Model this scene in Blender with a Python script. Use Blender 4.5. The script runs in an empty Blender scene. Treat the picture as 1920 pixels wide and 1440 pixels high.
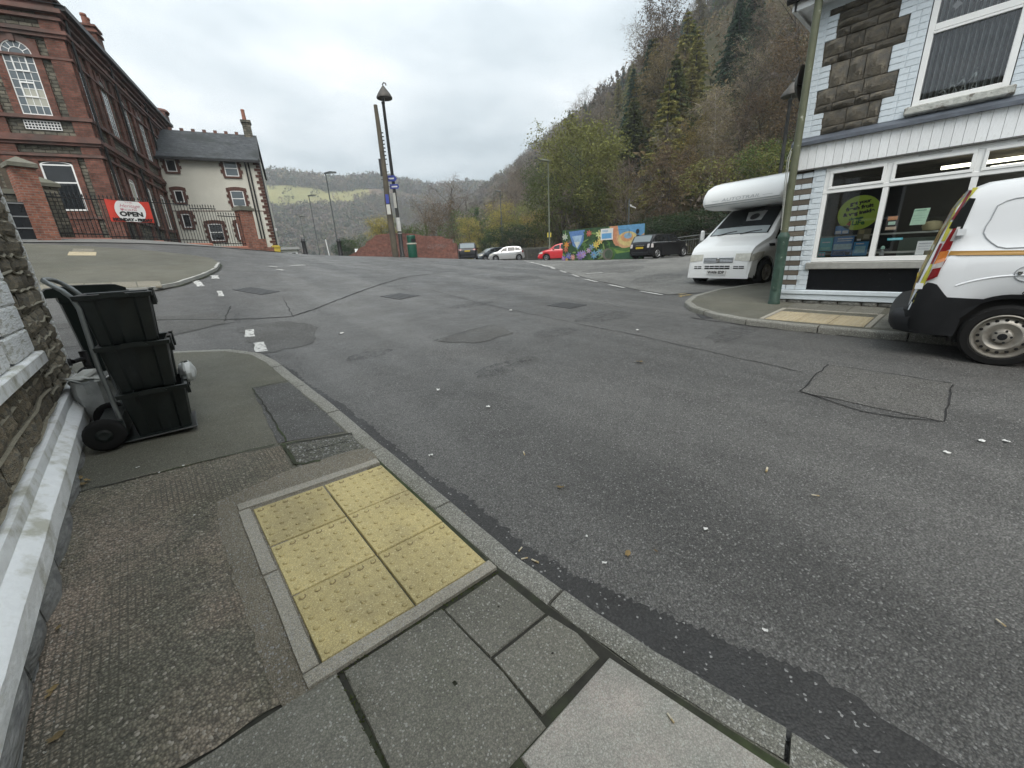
import bpy, bmesh, math, random
import numpy as np
from mathutils import Vector, Matrix, noise as mnoise

R_ = math.radians
C = bpy.context.scene.collection
scene = bpy.context.scene

# ------------------------------------------------------------------ camera
# The street runs along +Y, the far pavement is on +X; eye at 1.6 m over the near pavement.
FPX, YAW = 750.0, R_(41.0)
EYE = np.array([0.0, 0.0, 1.6])
_vp = np.array([1080.0, 3050.0])
_d = np.array([_vp[0] - 960, _vp[1] - 720, FPX]); _d /= np.linalg.norm(_d)
_up = -_d
_fh = np.array([0, 0, 1.0]) - _up * _up[2]; _fh /= np.linalg.norm(_fh)
_rt = np.cross(_fh, _up)
_c, _s = math.cos(YAW), math.sin(YAW)
RC = np.array([[_c, _s, 0], [-_s, _c, 0], [0, 0, 1.0]]) @ np.vstack([_rt, _fh, _up])   # camera (x right, y down, z ahead) -> world
cam_data = bpy.data.cameras.new('camera')
cam_data.sensor_width = 36.0
cam_data.lens = FPX / 1920 * 36.0
cam_data.clip_start, cam_data.clip_end = 0.05, 6000
cam = bpy.data.objects.new('camera', cam_data); C.objects.link(cam)
_m = Matrix.Identity(4)
for i in range(3):
    _m[i][0], _m[i][1], _m[i][2], _m[i][3] = RC[i][0], -RC[i][1], -RC[i][2], EYE[i]
cam.matrix_world = _m
scene.camera = cam

# ------------------------------------------------------------------ overcast daylight
SUN_EL, SUN_AZ = R_(52), R_(-143)
world = bpy.data.worlds.new('World'); scene.world = world
world.use_nodes = True
nt = world.node_tree; nt.nodes.clear()
def N(nt, t, **k):
    n = nt.nodes.new(t)
    for a, v in k.items(): setattr(n, a, v)
    return n
def L(nt, a, b): nt.links.new(a, b)
wo = N(nt, 'ShaderNodeOutputWorld'); bg = N(nt, 'ShaderNodeBackground'); bg.inputs['Strength'].default_value = 0.1
sky = N(nt, 'ShaderNodeTexSky', sky_type='NISHITA', sun_disc=False, sun_elevation=SUN_EL, sun_rotation=SUN_AZ)
tc = N(nt, 'ShaderNodeTexCoord'); sep = N(nt, 'ShaderNodeSeparateXYZ'); L(nt, tc.outputs['Generated'], sep.inputs[0])
def wmath(op, a, b=None, c=None):
    n = N(nt, 'ShaderNodeMath', operation=op)
    for i, v in enumerate((a, b, c)):
        if v is None: continue
        if isinstance(v, (int, float)): n.inputs[i].default_value = v
        else: L(nt, v, n.inputs[i])
    return n.outputs[0]
zz = wmath('MAXIMUM', sep.outputs['Z'], 0.0)
den = wmath('ADD', zz, 0.16)
comb = N(nt, 'ShaderNodeCombineXYZ')
L(nt, wmath('DIVIDE', sep.outputs['X'], den), comb.inputs[0]); L(nt, wmath('DIVIDE', sep.outputs['Y'], den), comb.inputs[1])
n1 = N(nt, 'ShaderNodeTexNoise'); n1.inputs['Scale'].default_value = 0.55; n1.inputs['Detail'].default_value = 6; n1.inputs['Roughness'].default_value = 0.5
n1.inputs['Distortion'].default_value = 0.35
L(nt, comb.outputs[0], n1.inputs['Vector'])
n2 = N(nt, 'ShaderNodeTexNoise'); n2.inputs['Scale'].default_value = 1.9; n2.inputs['Detail'].default_value = 7; n2.inputs['Roughness'].default_value = 0.55
L(nt, comb.outputs[0], n2.inputs['Vector'])
# CIE-like overcast: horizon dimmer than zenith, with soft cloud structure
grad = wmath('MULTIPLY_ADD', zz, 5.4, 3.15)
cl = wmath('ADD', wmath('MULTIPLY_ADD', n1.outputs['Fac'], 2.3, -0.25), wmath('MULTIPLY_ADD', n2.outputs['Fac'], 0.9, -0.32))
amp = wmath('MULTIPLY', grad, cl)
tint = N(nt, 'ShaderNodeMixRGB'); tint.blend_type = 'MIX'
tr = N(nt, 'ShaderNodeMapRange'); L(nt, cl, tr.inputs[0]); tr.inputs[1].default_value = 0.75; tr.inputs[2].default_value = 1.3
L(nt, tr.outputs[0], tint.inputs['Fac'])
tint.inputs['Color1'].default_value = (0.86, 0.975, 1.04, 1); tint.inputs['Color2'].default_value = (0.975, 1.0, 1.01, 1)
cloud = N(nt, 'ShaderNodeVectorMath', operation='SCALE'); L(nt, tint.outputs[0], cloud.inputs[0]); L(nt, amp, cloud.inputs['Scale'])
mx = N(nt, 'ShaderNodeMixRGB'); mx.inputs['Fac'].default_value = 0.93
L(nt, sky.outputs[0], mx.inputs['Color1']); L(nt, cloud.outputs[0], mx.inputs['Color2'])
L(nt, mx.outputs[0], bg.inputs['Color']); L(nt, bg.outputs[0], wo.inputs['Surface'])

sun_d = bpy.data.lights.new('sun', 'SUN'); sun_d.energy = 1.5; sun_d.angle = R_(45); sun_d.color = (1.0, 0.94, 0.86)
sun = bpy.data.objects.new('sun', sun_d); C.objects.link(sun)
sv = Vector((math.sin(SUN_AZ) * math.cos(SUN_EL), math.cos(SUN_AZ) * math.cos(SUN_EL), math.sin(SUN_EL)))
sun.rotation_euler = (-sv).to_track_quat('-Z', 'Y').to_euler(); sun.location = (0, 0, 60)

scene.view_settings.view_transform = 'Standard'
scene.view_settings.look = 'None'
scene.view_settings.exposure = 1.08
scene.view_settings.gamma = 1.0
scene.view_settings.use_curve_mapping = False
scene.render.engine = 'CYCLES'
cy = scene.cycles
cy.use_denoising = True
cy.max_bounces = 7; cy.diffuse_bounces = 3; cy.glossy_bounces = 3; cy.transmission_bounces = 4; cy.transparent_max_bounces = 12; cy.volume_bounces = 1
cy.use_adaptive_sampling = True; cy.adaptive_threshold = 0.015
cy.caustics_reflective = False; cy.caustics_refractive = False

# ------------------------------------------------------------------ where things stand
def ray(px, py):
    return RC @ np.array([(px - 960) / FPX, (py - 720) / FPX, 1.0])
def at_d(px, py, D):
    r = ray(px, py); return EYE + r * (D / math.hypot(r[0], r[1]))

CP = []
for X in (-.7, .2, 1.1):
    for Y in (-4, -1, 1, 3, 5, 6.6): CP.append((X, Y, .0014 - .018 * X + .0765 * Y - (.06 if X > 1 else 0)))
CP += [(3.5,-4,-.22),(3.5,-1,.03),(3.5,2,.24),(3.5,5,.47),
(6.2,-.4,.33),(7,1,.34),(7,2.2,.36),(6.2,-4,.2),(9,2.2,.42),(9,-.5,.36),(9,-4,.26),(8,4,.42),(12.4,4.5,.57),(16,2,.72),(13,-2,.62),
(0,9,.80),(0,12,1.26),(-5,9,.95),(-5,12,1.4),(-12,9,1.2),(-12,13,1.7),(-1,16,2.0),(-6,17,2.3),(-2,21,2.8),(.5,23.5,2.95),(4.8,26,2.45),
(4.5,12,1.12),(8,16,1.35),(8,22,1.95),(12.9,25,1.84),(11,28,2.05),(8.6,30,2.3),(16.4,24,1.56),(12,12,.98),(17,17,1.2),
(25,34,1.3),(29,34,1.15),(29,27.5,1.0),(23,13.8,1.0),(22.2,19.5,1.05),(23,11,1.0),(20,5,.85),(26,0,.8),(24,-8,.6),(34,10,.9),(36,22,.9),(38,40,.9),(-14,-4,-.2),(-14,20,2.9),(-6,28,3.2),(1.5,33,2.7),(7,32.5,2.5),(-14,34,3.2)]
CP = np.array(CP, float)
def _U(r2): return np.where(r2 > 1e-12, .5 * r2 * np.log(np.maximum(r2, 1e-12)), 0)
_n = len(CP)
_A = np.zeros((_n + 3, _n + 3)); _dd = CP[:, None, :2] - CP[None, :, :2]
_A[:_n, :_n] = _U((_dd ** 2).sum(-1)) + np.eye(_n) * 2.0
_A[:_n, _n] = 1; _A[:_n, _n + 1:] = CP[:, :2]; _A[_n:, :_n] = _A[:_n, _n:].T
_w = np.linalg.solve(_A, np.r_[CP[:, 2], 0, 0, 0])
def H(x, y):
    "height of the road surface (the street climbs to a crest some 25 m off)"
    x = np.asarray(x, float); y = np.asarray(y, float); s = np.broadcast(x, y).shape
    P = np.stack([np.broadcast_to(x, s).ravel(), np.broadcast_to(y, s).ravel()], 1)
    out = np.empty(len(P))
    for i in range(0, len(P), 20000):
        Q = P[i:i + 20000]
        r2 = ((Q[:, None] - CP[None, :, :2]) ** 2).sum(-1)
        out[i:i + 20000] = _U(r2) @ _w[:_n] + _w[_n] + Q @ _w[_n + 1:]
    return out.reshape(s)
def h(x, y): return float(H(x, y))
def G(px, py, off=0.0):
    r = ray(px, py); ts = np.concatenate([np.linspace(.3, 12, 400), np.linspace(12, 60, 500)]) / math.hypot(r[0], r[1])
    P = EYE + ts[:, None] * r; d = P[:, 2] - H(P[:, 0], P[:, 1]) - off
    i = int(np.argmax(d < 0))
    if d[i] >= 0: return P[-1]
    a = d[i - 1] / (d[i - 1] - d[i]); return P[i - 1] * (1 - a) + P[i] * a

# ------------------------------------------------------------------ materials
_mats = {}
def M(name, col, rough=.7, var=.12, scale=6, bump=0., bscale=40, col2=None, c2scale=1.5, c2lo=.45, c2hi=.65, metal=0., coat=0., spec=.5, world=False, rnd=0., grain=0., gscale=160, emit=None):
    if name in _mats: return _mats[name]
    m = bpy.data.materials.new(name); m.use_nodes = True; t = m.node_tree; b = t.nodes['Principled BSDF']
    b.inputs['Roughness'].default_value = rough; b.inputs['Metallic'].default_value = metal
    b.inputs['Coat Weight'].default_value = coat; b.inputs['Coat Roughness'].default_value = .08; b.inputs['Specular IOR Level'].default_value = spec
    if world: vec = N(t, 'ShaderNodeNewGeometry').outputs['Position']
    else: vec = N(t, 'ShaderNodeTexCoord').outputs['Object']
    nz = N(t, 'ShaderNodeTexNoise'); nz.inputs['Scale'].default_value = scale; nz.inputs['Detail'].default_value = 5; nz.inputs['Roughness'].default_value = .62
    L(t, vec, nz.inputs['Vector'])
    mr = N(t, 'ShaderNodeMapRange'); mr.inputs[1].default_value = .25; mr.inputs[2].default_value = .75; mr.inputs[3].default_value = 1 - var; mr.inputs[4].default_value = 1 + var
    L(t, nz.outputs['Fac'], mr.inputs[0])
    c = N(t, 'ShaderNodeRGB'); c.outputs[0].default_value = (*col, 1); cur = c.outputs[0]
    if col2 is not None:
        n2 = N(t, 'ShaderNodeTexNoise'); n2.inputs['Scale'].default_value = c2scale; n2.inputs['Detail'].default_value = 6; n2.inputs['Roughness'].default_value = .6
        L(t, vec, n2.inputs['Vector'])
        r2 = N(t, 'ShaderNodeMapRange'); r2.inputs[1].default_value = c2lo; r2.inputs[2].default_value = c2hi; L(t, n2.outputs['Fac'], r2.inputs[0])
        mxx = N(t, 'ShaderNodeMixRGB'); L(t, r2.outputs[0], mxx.inputs['Fac']); L(t, cur, mxx.inputs['Color1']); mxx.inputs['Color2'].default_value = (*col2, 1); cur = mxx.outputs[0]
    vm = N(t, 'ShaderNodeVectorMath', operation='SCALE'); L(t, cur, vm.inputs[0])
    fac = mr.outputs[0]
    def mul(a, bb):
        q = N(t, 'ShaderNodeMath', operation='MULTIPLY'); L(t, a, q.inputs[0]); L(t, bb, q.inputs[1]); return q.outputs[0]
    if rnd:
        oi = N(t, 'ShaderNodeObjectInfo'); rr = N(t, 'ShaderNodeMapRange'); rr.inputs[3].default_value = 1 - rnd; rr.inputs[4].default_value = 1 + rnd
        L(t, oi.outputs['Random'], rr.inputs[0]); fac = mul(fac, rr.outputs[0])
    if grain:
        vo = N(t, 'ShaderNodeTexVoronoi'); vo.inputs['Scale'].default_value = gscale; L(t, vec, vo.inputs['Vector'])
        sp = N(t, 'ShaderNodeSeparateColor'); L(t, vo.outputs['Color'], sp.inputs[0])
        gr = N(t, 'ShaderNodeMapRange'); gr.inputs[3].default_value = 1 - grain; gr.inputs[4].default_value = 1 + grain; L(t, sp.outputs[0], gr.inputs[0])
        fac = mul(fac, gr.outputs[0])
    L(t, fac, vm.inputs['Scale']); L(t, vm.outputs[0], b.inputs['Base Color'])
    if bump:
        nb = N(t, 'ShaderNodeTexNoise'); nb.inputs['Scale'].default_value = bscale; nb.inputs['Detail'].default_value = 5; L(t, vec, nb.inputs['Vector'])
        bp = N(t, 'ShaderNodeBump'); bp.inputs['Strength'].default_value = bump; bp.inputs['Distance'].default_value = .02; L(t, nb.outputs['Fac'], bp.inputs['Height']); L(t, bp.outputs[0], b.inputs['Normal'])
    if emit:
        b.inputs['Emission Color'].default_value = (*emit[:3], 1); b.inputs['Emission Strength'].default_value = emit[3]
    _mats[name] = m
    return m

def ground_mat(name, base, patch, stone=.35, sscale=110, dark=.5, bump=.5, rough=.7, moss=None, big=.35, light_stone=(.3,.3,.29), ls_amt=.12, streak=0., grid=0., rnd=0.):
    "bound aggregate: small stones, patchiness, stains, relief"
    if name in _mats: return _mats[name]
    m = bpy.data.materials.new(name); m.use_nodes = True; t = m.node_tree; b = t.nodes['Principled BSDF']
    b.inputs['Roughness'].default_value = rough; b.inputs['Specular IOR Level'].default_value = .5
    pos = N(t, 'ShaderNodeNewGeometry').outputs['Position']
    def nz(s, d=5, r=.6):
        n = N(t, 'ShaderNodeTexNoise'); n.inputs['Scale'].default_value = s; n.inputs['Detail'].default_value = d; n.inputs['Roughness'].default_value = r; L(t, pos, n.inputs['Vector']); return n.outputs['Fac']
    def mr(x, a, bb, c=0., d=1.):
        n = N(t, 'ShaderNodeMapRange'); L(t, x, n.inputs[0]); n.inputs[1].default_value = a; n.inputs[2].default_value = bb; n.inputs[3].default_value = c; n.inputs[4].default_value = d; return n.outputs[0]
    def mix(f, a, c2, typ='MIX'):
        n = N(t, 'ShaderNodeMixRGB'); n.blend_type = typ
        if isinstance(f, float): n.inputs['Fac'].default_value = f
        else: L(t, f, n.inputs['Fac'])
        for k, v in (('Color1', a), ('Color2', c2)):
            if isinstance(v, tuple): n.inputs[k].default_value = (*v, 1)
            else: L(t, v, n.inputs[k])
        return n.outputs[0]
    cur = mix(mr(nz(big, 4), .4, .62), base, patch)
    cur = mix(mr(nz(2.3, 6, .65), .52, .75, 0, .55), cur, tuple(v * .6 for v in base))
    if streak:
        mp = N(t, 'ShaderNodeMapping'); mp.inputs['Scale'].default_value = (1.1, .09, 1); mp.inputs['Rotation'].default_value = (0, 0, R_(-4)); L(t, pos, mp.inputs['Vector'])
        sn = N(t, 'ShaderNodeTexNoise'); sn.inputs['Scale'].default_value = 1.0; sn.inputs['Detail'].default_value = 4; L(t, mp.outputs[0], sn.inputs['Vector'])
        cur = mix(mr(sn.outputs['Fac'], .48, .66, 0, streak), cur, tuple(v * 1.55 for v in patch)); cur = mix(mr(sn.outputs['Fac'], .46, .30, 0, streak), cur, tuple(v * .55 for v in base))
    if moss: cur = mix(mr(nz(1.1, 6, .7), .5, .72, 0, .7), cur, moss)
    vo = N(t, 'ShaderNodeTexVoronoi'); vo.inputs['Scale'].default_value = sscale; L(t, pos, vo.inputs['Vector'])
    sp = N(t, 'ShaderNodeSeparateColor'); L(t, vo.outputs['Color'], sp.inputs[0])
    g = mr(sp.outputs[0], 0, 1, 1 - stone, 1 + stone)
    crev = mr(vo.outputs['Distance'], .35, .7, 1, 1 - dark)
    q = N(t, 'ShaderNodeMath', operation='MULTIPLY'); L(t, g, q.inputs[0]); L(t, crev, q.inputs[1])
    fine = mr(nz(330, 3, .7), .3, .7, .72, 1.28)
    q2 = N(t, 'ShaderNodeMath', operation='MULTIPLY'); L(t, q.outputs[0], q2.inputs[0]); L(t, fine, q2.inputs[1])
    vm = N(t, 'ShaderNodeVectorMath', operation='SCALE'); L(t, cur, vm.inputs[0]); L(t, q2.outputs[0], vm.inputs['Scale'])
    cur = mix(mr(sp.outputs[1], 1 - ls_amt, 1 - ls_amt * .6, 0, .8), vm.outputs[0], light_stone)
    if grid:
        bt = N(t, 'ShaderNodeTexBrick'); bt.offset = 0; bt.inputs['Scale'].default_value = 1; bt.inputs['Brick Width'].default_value = .026; bt.inputs['Row Height'].default_value = .026; bt.inputs['Mortar Size'].default_value = .004; bt.inputs['Mortar Smooth'].default_value = .5; L(t, pos, bt.inputs['Vector'])
        q4 = N(t, 'ShaderNodeMath', operation='MULTIPLY'); L(t, bt.outputs['Fac'], q4.inputs[0]); L(t, mr(nz(1.6, 3), .42, .6, 0, grid), q4.inputs[1]); cur = mix(q4.outputs[0], cur, tuple(v * .45 for v in base))
    # rare pale specks: trodden gum, grit
    v2 = N(t, 'ShaderNodeTexVoronoi'); v2.inputs['Scale'].default_value = 5.5; L(t, pos, v2.inputs['Vector'])
    s2 = N(t, 'ShaderNodeSeparateColor'); L(t, v2.outputs['Color'], s2.inputs[0])
    rad = mr(s2.outputs[1], 0, 1, .015, .10)
    lt = N(t, 'ShaderNodeMath', operation='LESS_THAN'); L(t, v2.outputs['Distance'], lt.inputs[0]); L(t, rad, lt.inputs[1])
    ra = N(t, 'ShaderNodeMath', operation='GREATER_THAN'); L(t, s2.outputs[0], ra.inputs[0]); ra.inputs[1].default_value = .84
    both = N(t, 'ShaderNodeMath', operation='MULTIPLY'); L(t, lt.outputs[0], both.inputs[0]); L(t, ra.outputs[0], both.inputs[1])
    bf = N(t, 'ShaderNodeMath', operation='MULTIPLY'); L(t, both.outputs[0], bf.inputs[0]); bf.inputs[1].default_value = .4
    cur = mix(bf.outputs[0], cur, (.26, .26, .24))
    if rnd:
        oi = N(t, 'ShaderNodeObjectInfo'); v5 = N(t, 'ShaderNodeVectorMath', operation='SCALE'); L(t, cur, v5.inputs[0]); L(t, mr(oi.outputs['Random'], 0, 1, 1 - rnd, 1 + rnd), v5.inputs['Scale']); cur = v5.outputs[0]
    L(t, cur, b.inputs['Base Color'])
    hh = N(t, 'ShaderNodeMath', operation='MULTIPLY_ADD'); L(t, vo.outputs['Distance'], hh.inputs[0]); hh.inputs[1].default_value = -1.; L(t, nz(60, 4), hh.inputs[2])
    bp = N(t, 'ShaderNodeBump'); bp.inputs['Strength'].default_value = bump; bp.inputs['Distance'].default_value = .012; L(t, hh.outputs[0], bp.inputs['Height']); L(t, bp.outputs[0], b.inputs['Normal'])
    rr = mr(nz(1.7, 5), .35, .7, rough - .14, rough + .12); L(t, rr, b.inputs['Roughness'])
    _mats[name] = m
    return m

def brick_mat(name, c1, c2, mortar, w=.23, hh=.078, msize=.012, var=.5, distort=0., bump=.6, stain=None, off=.5, axis='xy'):
    if name in _mats: return _mats[name]
    m = bpy.data.materials.new(name); m.use_nodes = True; t = m.node_tree; b = t.nodes['Principled BSDF']; b.inputs['Roughness'].default_value = .85; b.inputs['Specular IOR Level'].default_value = .25
    co = N(t, 'ShaderNodeTexCoord').outputs['Object']
    se = N(t, 'ShaderNodeSeparateXYZ'); L(t, co, se.inputs[0])
    ad = N(t, 'ShaderNodeMath', operation='ADD'); L(t, se.outputs[0], ad.inputs[0]); L(t, se.outputs[1], ad.inputs[1])
    cb = N(t, 'ShaderNodeCombineXYZ'); L(t, ad.outputs[0], cb.inputs[0]); L(t, se.outputs[2], cb.inputs[1])
    vec = cb.outputs[0]
    if distort:
        nzz = N(t, 'ShaderNodeTexNoise'); nzz.inputs['Scale'].default_value = 3.1; L(t, vec, nzz.inputs['Vector'])
        vs = N(t, 'ShaderNodeVectorMath', operation='SCALE'); vs.inputs['Scale'].default_value = distort; L(t, nzz.outputs['Color'], vs.inputs[0])
        va = N(t, 'ShaderNodeVectorMath', operation='ADD'); L(t, vec, va.inputs[0]); L(t, vs.outputs[0], va.inputs[1]); vec = va.outputs[0]
    bt = N(t, 'ShaderNodeTexBrick'); bt.offset = off; L(t, vec, bt.inputs['Vector'])
    bt.inputs['Scale'].default_value = 1; bt.inputs['Brick Width'].default_value = w; bt.inputs['Row Height'].default_value = hh; bt.inputs['Mortar Size'].default_value = msize; bt.inputs['Mortar Smooth'].default_value = .3; bt.inputs['Bias'].default_value = 0
    bt.inputs['Color1'].default_value = (*c1, 1); bt.inputs['Color2'].default_value = (*c2, 1); bt.inputs['Mortar'].default_value = (*mortar, 1)
    nz = N(t, 'ShaderNodeTexNoise'); nz.inputs['Scale'].default_value = 5; nz.inputs['Detail'].default_value = 8; nz.inputs['Roughness'].default_value = .7; L(t, co, nz.inputs['Vector'])
    mr = N(t, 'ShaderNodeMapRange'); mr.inputs[1].default_value = .3; mr.inputs[2].default_value = .7; mr.inputs[3].default_value = 1 - var; mr.inputs[4].default_value = 1 + var; L(t, nz.outputs['Fac'], mr.inputs[0])
    vm = N(t, 'ShaderNodeVectorMath', operation='SCALE'); L(t, bt.outputs['Color'], vm.inputs[0]); L(t, mr.outputs[0], vm.inputs['Scale'])
    cur = vm.outputs[0]
    if stain:
        n2 = N(t, 'ShaderNodeTexNoise'); n2.inputs['Scale'].default_value = .8; n2.inputs['Detail'].default_value = 6; L(t, co, n2.inputs['Vector'])
        r2 = N(t, 'ShaderNodeMapRange'); r2.inputs[1].default_value = .5; r2.inputs[2].default_value = .7; r2.inputs[4].default_value = .7; L(t, n2.outputs['Fac'], r2.inputs[0])
        mm = N(t, 'ShaderNodeMixRGB'); L(t, r2.outputs[0], mm.inputs['Fac']); L(t, cur, mm.inputs['Color1']); mm.inputs['Color2'].default_value = (*stain, 1); cur = mm.outputs[0]
    L(t, cur, b.inputs['Base Color'])
    bp = N(t, 'ShaderNodeBump'); bp.inputs['Strength'].default_value = bump; bp.inputs['Distance'].default_value = .02
    iv = N(t, 'ShaderNodeMath', operation='MULTIPLY_ADD'); L(t, bt.outputs['Fac'], iv.inputs[0]); iv.inputs[1].default_value = -1; L(t, nz.outputs['Fac'], iv.inputs[2])
    L(t, iv.outputs[0], bp.inputs['Height']); L(t, bp.outputs[0], b.inputs['Normal'])
    _mats[name] = m
    return m

def glass_mat(name, tint=(.75, .8, .8), refl=1.0, dark=None):
    "dark=None: see-through glazing; dark=(r,g,b): glazing in front of an unlit room that is not built"
    if name in _mats: return _mats[name]
    m = bpy.data.materials.new(name); m.use_nodes = True; t = m.node_tree; b = t.nodes['Principled BSDF']
    if dark is not None:
        b.inputs['Base Color'].default_value = (*dark, 1); b.inputs['Roughness'].default_value = .04; b.inputs['Specular IOR Level'].default_value = .6 * refl
        nz = N(t, 'ShaderNodeTexNoise'); nz.inputs['Scale'].default_value = 1.3; L(t, N(t, 'ShaderNodeTexCoord').outputs['Object'], nz.inputs['Vector'])
        bp = N(t, 'ShaderNodeBump'); bp.inputs['Strength'].default_value = .03; L(t, nz.outputs['Fac'], bp.inputs['Height']); L(t, bp.outputs[0], b.inputs['Normal'])
    else:
        out = t.nodes['Material Output']
        tr = N(t, 'ShaderNodeBsdfTransparent'); tr.inputs[0].default_value = (*tint, 1)
        gl = N(t, 'ShaderNodeBsdfGlossy'); gl.inputs['Roughness'].default_value = .02; gl.inputs[0].default_value = (.95, .97, 1, 1)
        fr = N(t, 'ShaderNodeFresnel'); fr.inputs[0].default_value = 1.5
        ml = N(t, 'ShaderNodeMath', operation='MULTIPLY'); L(t, fr.outputs[0], ml.inputs[0]); ml.inputs[1].default_value = refl * 1.6
        ms = N(t, 'ShaderNodeMixShader'); L(t, ml.outputs[0], ms.inputs[0]); L(t, tr.outputs[0], ms.inputs[1]); L(t, gl.outputs[0], ms.inputs[2]); L(t, ms.outputs[0], out.inputs[0])
    _mats[name] = m
    return m

def leaf_mat(name, col, var=.5, trans=.25, rnd=.25):
    if name in _mats: return _mats[name]
    m = bpy.data.materials.new(name); m.use_nodes = True; t = m.node_tree; b = t.nodes['Principled BSDF']; out = t.nodes['Material Output']
    b.inputs['Roughness'].default_value = .75; b.inputs['Specular IOR Level'].default_value = .2
    oi = N(t, 'ShaderNodeObjectInfo'); nz = N(t, 'ShaderNodeTexNoise'); nz.inputs['Scale'].default_value = 2.2; nz.inputs['Detail'].default_value = 5
    L(t, N(t, 'ShaderNodeTexCoord').outputs['Object'], nz.inputs['Vector'])
    hs = N(t, 'ShaderNodeHueSaturation'); hs.inputs['Color'].default_value = (*col, 1)
    a = N(t, 'ShaderNodeMapRange'); a.inputs[1].default_value = .3; a.inputs[2].default_value = .7; a.inputs[3].default_value = 1 - var; a.inputs[4].default_value = 1 + var; L(t, nz.outputs['Fac'], a.inputs[0])
    r = N(t, 'ShaderNodeMapRange'); r.inputs[3].default_value = 1 - rnd; r.inputs[4].default_value = 1 + rnd; L(t, oi.outputs['Random'], r.inputs[0])
    q = N(t, 'ShaderNodeMath', operation='MULTIPLY'); L(t, a.outputs[0], q.inputs[0]); L(t, r.outputs[0], q.inputs[1]); L(t, q.outputs[0], hs.inputs['Value'])
    hu = N(t, 'ShaderNodeMapRange'); hu.inputs[3].default_value = .485; hu.inputs[4].default_value = .52; L(t, oi.outputs['Random'], hu.inputs[0]); L(t, hu.outputs[0], hs.inputs['Hue'])
    L(t, hs.outputs[0], b.inputs['Base Color'])
    tl = N(t, 'ShaderNodeBsdfTranslucent'); L(t, hs.outputs[0], tl.inputs[0])
    ms = N(t, 'ShaderNodeMixShader'); ms.inputs[0].default_value = trans; L(t, b.outputs[0], ms.inputs[1]); L(t, tl.outputs[0], ms.inputs[2]); L(t, ms.outputs[0], out.inputs[0])
    _mats[name] = m
    return m

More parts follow.
